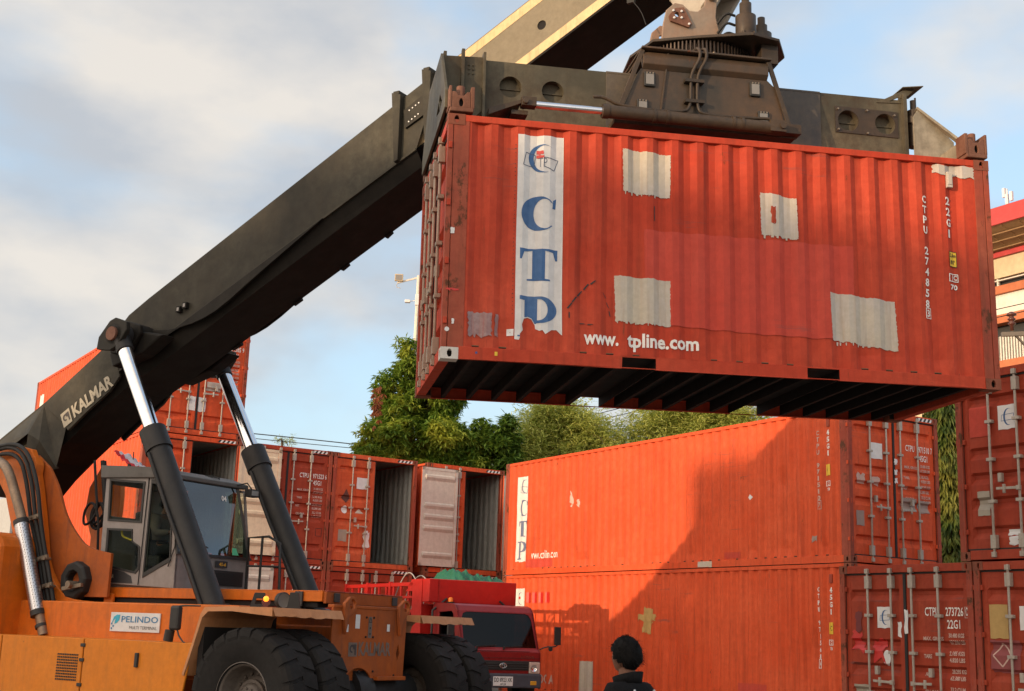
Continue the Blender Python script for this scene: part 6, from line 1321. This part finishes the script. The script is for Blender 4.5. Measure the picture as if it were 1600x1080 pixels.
# tarpaulin heap
rnd = random.Random(11); q = MB(); nx, ny = 46, 26; vs = []
for i in range(nx+1):
    for j in range(ny+1):
        u, v = i/nx, j/ny; x = BX0+.22-1.5*v; y = -.42+1.40*u
        e = min(1, 5*u, 5*(1-u))*min(1, 5*v, 5*(1-v)); z = 2.44+.30*e**.6*(.75+.25*sin(u*5+1.4)+.0)+.05*e*sin(u*34+v*9+2*sin(v*11))+.03*e*sin(u*61-v*23)+.012*sin(u*120+v*77)
        vs.append((x+.02*sin(u*40), y, z))
q.add(vs, [(i*(ny+1)+j, (i+1)*(ny+1)+j, (i+1)*(ny+1)+j+1, i*(ny+1)+j+1) for i in range(nx) for j in range(ny)], 0, True)
ta = q.build('tarpaulin', paint('green_tarpaulin', (.014, .13, .07), fadecol=(.05, .19, .12), fade=.7, streak=.2, rough=.5, bump=.25, scale=4), None); ta.matrix_world = TR.matrix_world.copy(); tag(ta, 'crumpled green tarpaulin lying on top of the red truck body', 'tarpaulin')

# ------------------------------------------------------------ trees
def leafmat(name, c1, c2, c3=None):
    if name in MATS: return MATS[name]
    m, nd, lk, bs = _new(name); g = nd.new('ShaderNodeNewGeometry'); t = nd.new('ShaderNodeTexCoord')
    c = mix(nd, lk, g.outputs['Random Per Island'], c1, c2)
    if c3: c = mix(nd, lk, ramp(nd, lk, noise(nd, lk, t.outputs['Object'], .9, 3), .5, .62), c, c3)
    lk.new(c, bs.inputs['Base Color']); bs.inputs['Roughness'].default_value = .5; bs.inputs['Specular IOR Level'].default_value = .3
    o = nd['Material Output']; tl = nd.new('ShaderNodeBsdfTranslucent'); lk.new(c, tl.inputs[0]); ad = nd.new('ShaderNodeMixShader'); ad.inputs[0].default_value = .35
    lk.new(bs.outputs[0], ad.inputs[1]); lk.new(tl.outputs[0], ad.inputs[2]); lk.new(ad.outputs[0], o.inputs[0]); MATS[name] = m; return m
M_BARK = paint('brown_bark', (.10, .075, .055), fade=.4, streak=.5, rough=.9, bump=.4, scale=3)
def leaf(vs, fs, p, d, up, L_, w):
    s = d.cross(up)
    if s.length < .05: s = d.orthogonal()
    s.normalize(); b = len(vs); n = s.cross(d)
    vs += [p, p+d*L_*.45+s*w/2+n*.02, p+d*L_, p+d*L_*.45-s*w/2+n*.02]; fs.append((b, b+1, b+2, b+3))
def tree(name, label, base, blobs, mat, n, L_, w, droop=.6, seed=1, cat='tree', group=None, trunkr=.22, per=7, extra=None):
    rnd = random.Random(seed); root = empty(name, Matrix.Translation(base), label=label, cat=cat, group=group); B = Vector(base)
    vs, fs = [], []
    tot = sum(b[3]*b[4]*b[5] for b in blobs)
    for (x, y, z, rx, ry, rz) in blobs:
        k = int(n*rx*ry*rz/tot)
        # small clumps inside the blob give an uneven outline with gaps
        sub = []
        for _ in range(max(6, int(k/45))):
            v = Vector((rnd.gauss(0, 1), rnd.gauss(0, 1), rnd.gauss(0, 1))).normalized()*rnd.uniform(.35, 1.0); sub.append((Vector((x+v.x*rx, y+v.y*ry, z+v.z*rz))-B, rnd.uniform(.22, .42)*min(rx, rz)**.5))
        for i in range(k):
            c, r = sub[i % len(sub)]; v = Vector((rnd.gauss(0, 1), rnd.gauss(0, 1), rnd.gauss(0, .8))).normalized()*r*rnd.uniform(.5, 1.15); p = c+v
            for _ in range(per):
                d = Vector((rnd.gauss(0, 1), rnd.gauss(0, 1), rnd.gauss(0, .5)-droop)).normalized(); leaf(vs, fs, p, d, Vector((rnd.uniform(-.4, .4), rnd.uniform(-.4, .4), 1)), L_*rnd.uniform(.7, 1.2), w*rnd.uniform(.8, 1.2))
    q = MB(); q.add(vs, fs); cr = q.build('crown', mat, root, recalc=False)
    t = MB(); top = max(b[2] for b in blobs)-B.z
    cx_ = sum(b[0] for b in blobs)/len(blobs)-B.x; cy_ = sum(b[1] for b in blobs)/len(blobs)-B.y
    pts = [(0, 0, -.3), (cx_*.2, cy_*.2, top*.3), (cx_*.6, cy_*.6, top*.6), (cx_, cy_, top*.95)]
    for i in range(3): t.cyl(pts[i], pts[i+1], trunkr*(1-.25*i), trunkr*(1-.25*(i+1)), n=10)
    t.build('trunk', M_BARK, root)
    for b in blobs:
        l = MB(); e = Vector(b[:3])-B; s = Vector(pts[1]).lerp(Vector(pts[2]), .5); l.tube([s, s.lerp(e, .5)+Vector((0, 0, .3)), e], trunkr*.28, 6, 0, 1)
        for _ in range(3): v = Vector((rnd.uniform(-1, 1)*b[3], rnd.uniform(-1, 1)*b[4], rnd.uniform(-.6, .9)*b[5]))*.7; l.tube([e, e+v*.6+Vector((0, 0, .1)), e+v], trunkr*.10, 5)
        l.build('limb', M_BARK, root)
    if extra: extra(root, B)
    return root
M_MANGO = leafmat('mango_leaf', (.06, .14, .018), (.24, .36, .045), (.38, .44, .06))
M_MDK = leafmat('dark_leaf', (.04, .10, .015), (.15, .25, .035))
M_BAMB = leafmat('bamboo_leaf', (.28, .36, .07), (.60, .60, .17))
M_POLY = leafmat('hanging_leaf', (.02, .05, .012), (.12, .17, .03), (.22, .22, .04))
M_DEAD = leafmat('dead_leaf', (.28, .09, .03), (.20, .07, .03))
def dead(root, B):
    rnd = random.Random(4); vs, fs = [], []
    for i in range(34):
        p = Vector((-4.22+rnd.gauss(0, .09), 40.6+rnd.gauss(0, .1), 8.35+rnd.gauss(0, .30)))-B
        for _ in range(5): leaf(vs, fs, p, Vector((rnd.gauss(0, .6), rnd.gauss(0, .6), -1)).normalized(), Vector((0, 1, .3)), .2, .05)
    q = MB(); q.add(vs, fs); q.build('dead_leaves', M_DEAD, root, recalc=False)
tree('mango_tree', 'tall bushy green tree left of the hanging container with a rust brown dead cluster', (-2.7, 42.5, -.1),
     [(-3.25, 42, 10.2, .75, .8, .8), (-3.7, 42, 9.0, .85, 1.0, .8), (-2.7, 42.3, 9.0, 1.2, 1.2, 1.1), (-1.8, 42, 7.5, 1.25, 1.2, 1.0), (-4.0, 42, 7.6, .95, 1.2, .9), (-2.9, 41.6, 7.4, 1.3, 1.2, 1.0), (-1.3, 42, 6.6, 1.1, 1.2, .9), (-.9, 42.4, 5.6, 1.2, 1.2, .9), (-3.9, 41.6, 6.3, 1.2, 1.2, .9), (-2.5, 41.5, 6.0, 1.8, 1.2, .9), (-2.4, 42, 4.9, 2.3, 1.4, .9)], M_MANGO, 15500, .25, .068, .55, 3, extra=dead)
tree('mango_tree', 'smaller dark green tree between the tall tree and the feathery bamboo', (0, 42.5, -.1), [(-.25, 42, 7.3, .6, .7, .7), (-.1, 42, 8.0, .4, .4, .45), (-.2, 42, 6.3, .9, .9, .8), (-.7, 42.4, 5.5, .9, .8, .7)], M_MDK, 2600, .30, .08, .5, 5)
def bamboo(label, base, cx, cy, zt, rx, n, seed):
    rnd = random.Random(seed); root = empty('bamboo', Matrix.Translation(base), label=label, cat='bamboo', group='feathery bamboo clumps behind the containers'); B = Vector(base); vs, fs = [], []; st = MB()
    for i in range(n):
        a = rnd.uniform(-1, 1); h = zt*(1-.20*a*a)*rnd.uniform(.76, 1.03); x0 = Vector((a*rx*.3, rnd.uniform(-.8, .8), 0)); tipx = a*rx*rnd.uniform(.6, 1.1)+rnd.uniform(-.3, .3)
        pts = [x0, Vector((x0.x*1.3, x0.y, h*.5)), Vector((x0.x*.6+tipx*.4, x0.y*1.2, h*.85)), Vector((tipx*.85, x0.y*1.5, h)), Vector((tipx*1.1, x0.y*1.8, h*.99)), Vector((tipx*1.28, x0.y*2, h*.95))]
        for _ in range(2): pts = [pts[0]]+[c for p, r in zip(pts, pts[1:]) for c in (p.lerp(r, .25), p.lerp(r, .75))]+[pts[-1]]
        if i % 3 == 0: st.tube(pts, .018, 4)
        for p in pts:
            if p.z < h*.45: continue
            for _ in range(rnd.randint(7, 12)):
                o = p+Vector((rnd.gauss(0, .30), rnd.gauss(0, .30), rnd.gauss(0, .20)))
                for _ in range(4): leaf(vs, fs, o, Vector((rnd.gauss(0, 1)+a*.4, rnd.gauss(0, .8), rnd.gauss(.05, .35))).normalized(), Vector((rnd.gauss(0, .5), rnd.gauss(0, .5), 1)), rnd.uniform(.12, .28), .034)
    q = MB(); q.add(vs, fs); q.build('foliage', M_BAMB, root, recalc=False); st.build('stems', M_BARK, root)
    root.location = (cx, cy, base[2]); return root
bamboo('feathery yellow green bamboo behind the left end of the sunlit container', (2.2, 46, -.1), 2.0, 46, 9.6, 2.1, 230, 1)
bamboo('feathery bamboo just under the hanging container, behind the middle of the sunlit one', (7, 46, -.1), 6.9, 46, 10.1, 3.0, 300, 2)
# hanging foliage at the right
rnd = random.Random(9); root = empty('mast_tree', Matrix.Translation((12.1, 35.3, -.1)), label='narrow dark tree with drooping leaves between the two container stacks on the right', cat='tree'); vs, fs = [], []
for i in range(2600):
    z = rnd.uniform(1.5, 8.6); a = rnd.uniform(0, 2*pi); r = .75*rnd.uniform(.5, 1.1)*(1.1-z/14)+.08*sin(z*5+a*3); p = Vector((r*cos(a)*1.0, r*sin(a), z))
    for _ in range(5): leaf(vs, fs, p+Vector((rnd.gauss(0, .08), rnd.gauss(0, .08), rnd.gauss(0, .1))), Vector((cos(a)*.45+rnd.gauss(0, .3), sin(a)*.45+rnd.gauss(0, .3), -1)).normalized(), Vector((cos(a), sin(a), .2)), rnd.uniform(.2, .36), .06)
q = MB(); q.add(vs, fs); q.build('crown', M_POLY, root, recalc=False); q = MB(); q.cyl((0, 0, -.2), (0, 0, 8), .12, .04, 8); q.build('trunk', M_BARK, root)
tree('garden_tree', 'pale sunlit foliage seen through the gap right under the hanging container', (12.6, 42, -.1), [(12.3, 42, 8.6, 1.2, 1.0, 1.0), (13.0, 42, 7.6, 1.0, .9, .9)], leafmat('sunlit_leaf', (.12, .16, .03), (.30, .28, .06)), 420, .28, .06, .4, 6)
tree('garden_tree', 'thin sparse treetop sticking up behind the upper left container row', (-9.9, 56, -.1), [(-9.9, 56, 9.3, .55, .5, .5), (-10.2, 56, 8.7, .5, .5, .4), (-9.4, 56, 8.5, .5, .5, .4)], M_BAMB, 130, .25, .03, .1, 8, per=5)
tree('garden_tree', 'tiny treetop just above the container row left of the tall tree', (-8.3, 58, -.1), [(-8.2, 58, 8.35, .5, .5, .3)], M_BAMB, 50, .25, .03, .1, 12, per=5)

# ------------------------------------------------------------ building on the right
BO = EE+gn*20.6
BL = empty('building', frame(BO, gu, -gn, Vector((0, 0, 1))), label='cream building with red roof edge and louvred window at the right edge', cat='building')
M_CRM = paint('cream_wall', (.62, .50, .33), fade=.2, streak=.2, dirt=(.3, .22, .15), rough=.8, bump=.03, scale=.6)
M_WWALL = paint('pale_wall', (.72, .68, .60), fade=.2, streak=.15, dirt=(.35, .28, .2), rough=.8, bump=.03, scale=.6)
M_BRED = paint('red_fascia', (.50, .055, .055), fade=.3, streak=.2, rough=.5, bump=.03, scale=.6)
M_BORG = paint('terracotta_band', (.50, .16, .07), fade=.3, streak=.2, rough=.7, bump=.03, scale=.6)
M_SOF = paint('timber_soffit', (.32, .20, .10), fade=.4, streak=.2, rough=.6, scale=.6)
u0, u1 = 4.0, 22.0
def band(nm, z0, z1, out, mt, back=-8): q = MB(); q.box((u0, out, z0), (u1, back, z1)); return q.build(nm, mt, BL, .01)
band('wall', -.1, 10.9, -.02, M_CRM)
band('lower_band', 10.9, 11.55, .06, M_BORG)
band('louvre_recess', 11.55, 12.45, -.25, M_BLK)
band('band', 12.90, 13.22, .10, M_BORG); band('wall', 13.22, 14.0, .0, M_WWALL); band('band', 13.98, 14.28, .12, M_BORG); band('wall', 12.45, 12.90, -.30, M_BLK)
band('window_strip', 14.28, 14.60, -.25, M_BLK); band('wall', 14.60, 15.50, .0, M_CRM)
q = MB(); x = u0
while x < u1: q.box((x, -.02, 11.55), (x+.05, -.10, 12.45)); x += .115
q.build('louvre', M_WWALL, BL)
q = MB(); 
for x in [u0+i*1.2 for i in range(15)]: q.box((x, -.05, 14.28), (x+.07, -.15, 14.60))
q.box((u0, -.03, 14.50), (u1, -.1, 14.54)); q.build('window_frame', M_WWALL, BL)
q = MB(); q.add([(u0, 0, 15.5), (u1, 0, 15.5), (u1, 1.5, 16.0), (u0, 1.5, 16.0)], [(0, 1, 2, 3)]); 
for k in range(3): q.box((u0, .3+.4*k, 15.58+.13*k-.02), (u1, .33+.4*k, 15.60+.13*k))
for x in [u0+i*.7 for i in range(26)]: q.beam((x, .05, 15.5), (x, 1.48, 15.98), .03, .03)
q.build('soffit', M_SOF, BL)
q = MB(); q.box((u0, .0, 15.35), (u1, .12, 15.62)); q.box((u0, 1.5, 16.0), (u1, 1.6, 16.62)); q.build('fascia', M_BRED, BL, .01)
q = MB(); q.add([(u0, 1.6, 16.62), (u1, 1.6, 16.62), (u1, -8, 17.3), (u0, -8, 17.3)], [(0, 1, 2, 3)]); q.build('roof', M_BRED, BL)
q = MB(); mx_ = 11.35; q.cyl((mx_, .6, 16.5), (mx_, .6, 17.6), .025, n=8)
for dx, z in ((-.14, 17.25), (.05, 17.2), (.16, 17.45)): q.box((mx_+dx-.05, .5, z-.12), (mx_+dx+.05, .6, z+.22))
q.tube([(mx_, .6, 17.2), (mx_+.1, .6, 16.95), (mx_-.1, .6, 16.8), (mx_, .6, 16.65)], .02, 6, 0, 1); q.box((mx_-.25, .3, 16.5), (mx_+.25, .9, 16.72)); an = q.build('antenna_mast', M_STK, None); an.matrix_world = BL.matrix_world.copy(); tag(an, 'white antenna boxes on a short mast on the roof edge', 'antenna')
# power pole arm with insulator at the right edge
PP = empty('power_pole', yawm((8.55, 20.4, -.05), 0), label='power pole arm with a brown insulator beside the building at the right edge', cat='power pole')
PP.matrix_world = yawm((11.35, 27.2, -.05), 0)
q = MB(); q.cyl((0, 0, 0), (0, 0, 9.6), .13, .10, 14); q.build('post', M_WWALL, PP); q = MB(); q.beam((-.75, -.1, 8.15), (.8, -.1, 8.25), .09, .09); q.beam((-.45, -.1, 8.14), (0, 0, 7.7), .04, .04); q.build('cross_arm', M_BOLT, PP)
for x in (-.52, .55):
    q = MB(); q.lathe([(0, 0), (.04, 0), (.04, .12), (.075, .14), (.08, .17), (.05, .18), (.05, .22), (.085, .24), (.085, .27), (.05, .29), (.05, .32), (.11, .34), (.10, .38), (.04, .42), (0, .43)], (x, -.1, 8.24), (0, 0, 1), 16); q.build('insulator', plain('brown_glaze', (.10, .035, .025), .25), PP)
# floodlight pole behind the big container
LP = empty('floodlight_pole', Matrix.Translation((-3.85, 50, -.1)), label='slim pale pole with a floodlight arm and camera left of the hanging container', cat='lamp post')
q = MB(); q.cyl((0, 0, 0), (0, 0, 15.45), .13, .07, 14); q.beam((.03, 0, 15.38), (-.85, 0, 15.12), .05, .07); q.tube([(0, -.1, 4), (.03, -.1, 15)], .015, 5); q.build('post', M_WWALL, LP)
q = MB(); q.box((-.95, -.12, 15.18), (-.62, .0, 15.46)); q.tube([(-.8, 0, 15.2), (-.9, .0, 14.95), (-.7, 0, 14.9)], .012, 5, 0, 1); fl2 = q.build('floodlight', M_CRM, LP, .02); q = MB(); q.box((-.92, -.125, 15.21), (-.65, -.121, 15.43)); q.build('lens', M_LENS, fl2)
q = MB(); q.box((-.50, -.12, 14.30), (-.28, .05, 14.42)); q.beam((-.3, 0, 14.38), (0, 0, 14.42), .04, .04); q.build('camera_housing', M_STK, LP, .02); q = MB(); q.box((-.09, -.12, 14.2), (.09, .1, 14.65)); q.build('junction_box', M_STK, LP, .02)
# cables
def cable(label, pts, r=.016): q = MB(); q.tube(pts, r, 5, 0, 2); o = q.build('power_cable', M_GASK, None); tag(o, label, 'cable', 'overhead cables behind the trees'); return o
cable('upper of two cables rising to the right behind the bamboo', [(-4, 49, 8.1), (0, 49, 8.95), (5, 49, 10.2), (14, 49, 13.4)]); cable('lower of two cables rising to the right behind the bamboo', [(-4, 49.4, 7.9), (0, 49.4, 8.75), (5, 49.4, 10.0), (14, 49.4, 13.0)])
cable('thin cable crossing lower between tall tree and bamboo', [(-2, 49, 7.6), (2, 49, 8.45), (6, 49, 9.1)]); cable('nearly level cable above the left container row', [(-12, 49, 8.7), (-8, 49, 8.45), (-4, 49, 8.15)], .02); cable('lowest level cable above the left container row', [(-12, 49.5, 8.6), (-8, 49.5, 8.32), (-4, 49.5, 8.1)], .014)
for k, dz in enumerate((0, .42)):
    cable(('upper' if k == 0 else 'lower')+' of two cables crossing the pale building wall', [(7.5, 26.9, 7.85-dz*.5), (10.8, 27.1, 8.72-dz*.4), (14, 27, 9.6-dz*.5)], .010)
pr = MB(); pr.lathe([(0, 0), (.05, 0), (.12, .1), (.12, .16), (.06, .2), (.14, .28), (.14, .34), (.06, .4), (.1, .5), (0, .55)], (-4.2, 44.2, 8.0), (0, 0, 1), 14); pr.lathe([(0, 0), (.05, 0), (.12, .1), (.12, .16), (.06, .2), (.14, .28), (.14, .34), (.06, .4), (.1, .5), (0, .55)], (-4.55, 44.2, 7.95), (0, 0, 1), 14); pr.beam((-4.9, 44.2, 7.95), (-3.9, 44.2, 8.0), .09, .1); pr.cyl((-4.0, 44.3, -.1), (-4.0, 44.3, 8.2), .12, n=10)
po = pr.build('power_pole', plain('reddish_insulator', (.22, .09, .08), .4), None); tag(po, 'reddish insulators on a crossbar beside the tall tree', 'power pole')

# ------------------------------------------------------------ white containers far left
M_WC = paint('white_container_paint', (.42, .43, .43), fade=.2, streak=.3, dirt=(.35, .3, .25), rust=.05, rough=.5)
for i, (y0, z, lab) in enumerate(((0, 2.9, 'white refrigerated container end far behind, upper of two'), (0, 0, 'white refrigerated container end far behind, lower of two'))):
    W = empty('reefer_container', frame((-17.9, 47, z-.05), dv, dm, Vector((0, 0, 1))), label=lab, cat='container', group='white containers far left')
    q = MB()
    for a in (0, 2.34): q.box((a, 0, 0), (a+.10, .12, 2.89)); 
    q.box((.1, .01, 0), (2.34, .12, .15)); q.box((.1, .01, 2.75), (2.34, .12, 2.89)); q.build('frame', M_WC, W, .01)
    q = MB(); q.box((0.02, .13, .02), (2.42, 12, 2.87)); q.build('body', M_WC, W)
    for a in (.12, 1.23): q = MB(); q.box((a, .03, .17), (a+1.09, .10, 2.73)); q.build('door', M_WC, W, .01)
    for a in (.4, .95, 1.5, 2.05): q = MB(); q.cyl((a, -.02, .1), (a, -.02, 2.8), .02, n=8); [q.box((a-.06, -.04, zz), (a+.06, .03, zz+.08)) for zz in (.3, 1.1, 1.9, 2.6)]; q.build('locking_rod', M_ROD, W)
    q = MB(); q.box((1.6, .0, .5), (2.1, .028, .75)); q.build('sticker', M_YEL, W)
    q = MB(); q.beam((.15, .0, .3), (.9, .0, 2.0), .02, .06); q.build('brace', M_WC, W)

# ------------------------------------------------------------ ground: one sheet out to the horizon
M_GND = paint('dusty_yard_asphalt', (.24, .21, .17), fadecol=(.36, .31, .25), fade=.8, streak=0, rough=.9, bump=.3, scale=.4, grime=.3, dirt=(.06, .055, .05))
def gz(x, y):
    t = min(1, max(0, (y-9)/12)); return -.30+.20*t
q = MB(); xs = [-900, -200, -60, -30, -15, -8, -4, 0, 4, 8, 15, 30, 60, 200, 900]; ys = [-900, -200, -60, -20, 0, 4, 8, 9, 10, 12, 14, 16.9, 19, 21, 24, 30, 50, 100, 300, 1200]
vs = [(x, y, gz(x, y)) for y in ys for x in xs]; nx = len(xs); q.add(vs, [(j*nx+i, j*nx+i+1, (j+1)*nx+i+1, (j+1)*nx+i) for j in range(len(ys)-1) for i in range(nx-1)])
g = q.build('ground', M_GND, None); g['kind'] = 'structure'
# plinth the stacks stand on
# ------------------------------------------------------------ unseen blocks added behind the camera to keep the low sun off the yard
dh = Vector((cos(radians(SUN_AZ)), sin(radians(SUN_AZ)), 0)); pr_ = Vector((-dh.y, dh.x, 0)); TE_ = tan(radians(SUN_EL))
def block(label, q0, q1, w, dist, depth=12):
    zt = w+dist*TE_; m = frame(-dh*dist+Vector((0, 0, -.3)), pr_, -dh, Vector((0, 0, 1)))
    r = empty('blocker', m, label=label, cat='blocker'); b_ = MB(); b_.box((q0, 0, 0), (q1, depth, zt+.3)); b_.build('wall', M_WWALL, r)
    rf = MB(); rf.box((q0-.0, -.0, zt+.3-.25), (q1+.0, -.15, zt+.3)); rf.build('blocker_rim', M_BORG, r)
    for k in range(int((q1-q0)/4)):
        for z in (1.5, 5.5, 9.5): 
            if z < zt-2: ww = MB(); ww.box((q0+1+k*4, -.04, z), (q0+3+k*4, -.01, z+1.8)); ww.build('window', M_BLK, r)
    return r
block('long added warehouse behind the camera', -45, 10.6, 7.55, 60)
block('tallest added warehouse behind the camera', 10.6, 15.45, 8.9, 60)
block('warehouse with a flat top, added behind the camera', 15.45, 18.75, 8.17, 60)
block('small added warehouse behind the camera', 18.75, 20.0, 5.5, 60)
block('lower added sun blocker behind the camera', 20.0, 26.6, 4.72, 62)
block('narrow added sun blocker behind the camera', 26.6, 28.2, 8.25, 61, 4)
block('low added sun blocker far left behind the camera', 28.2, 60, 3.8, 62)
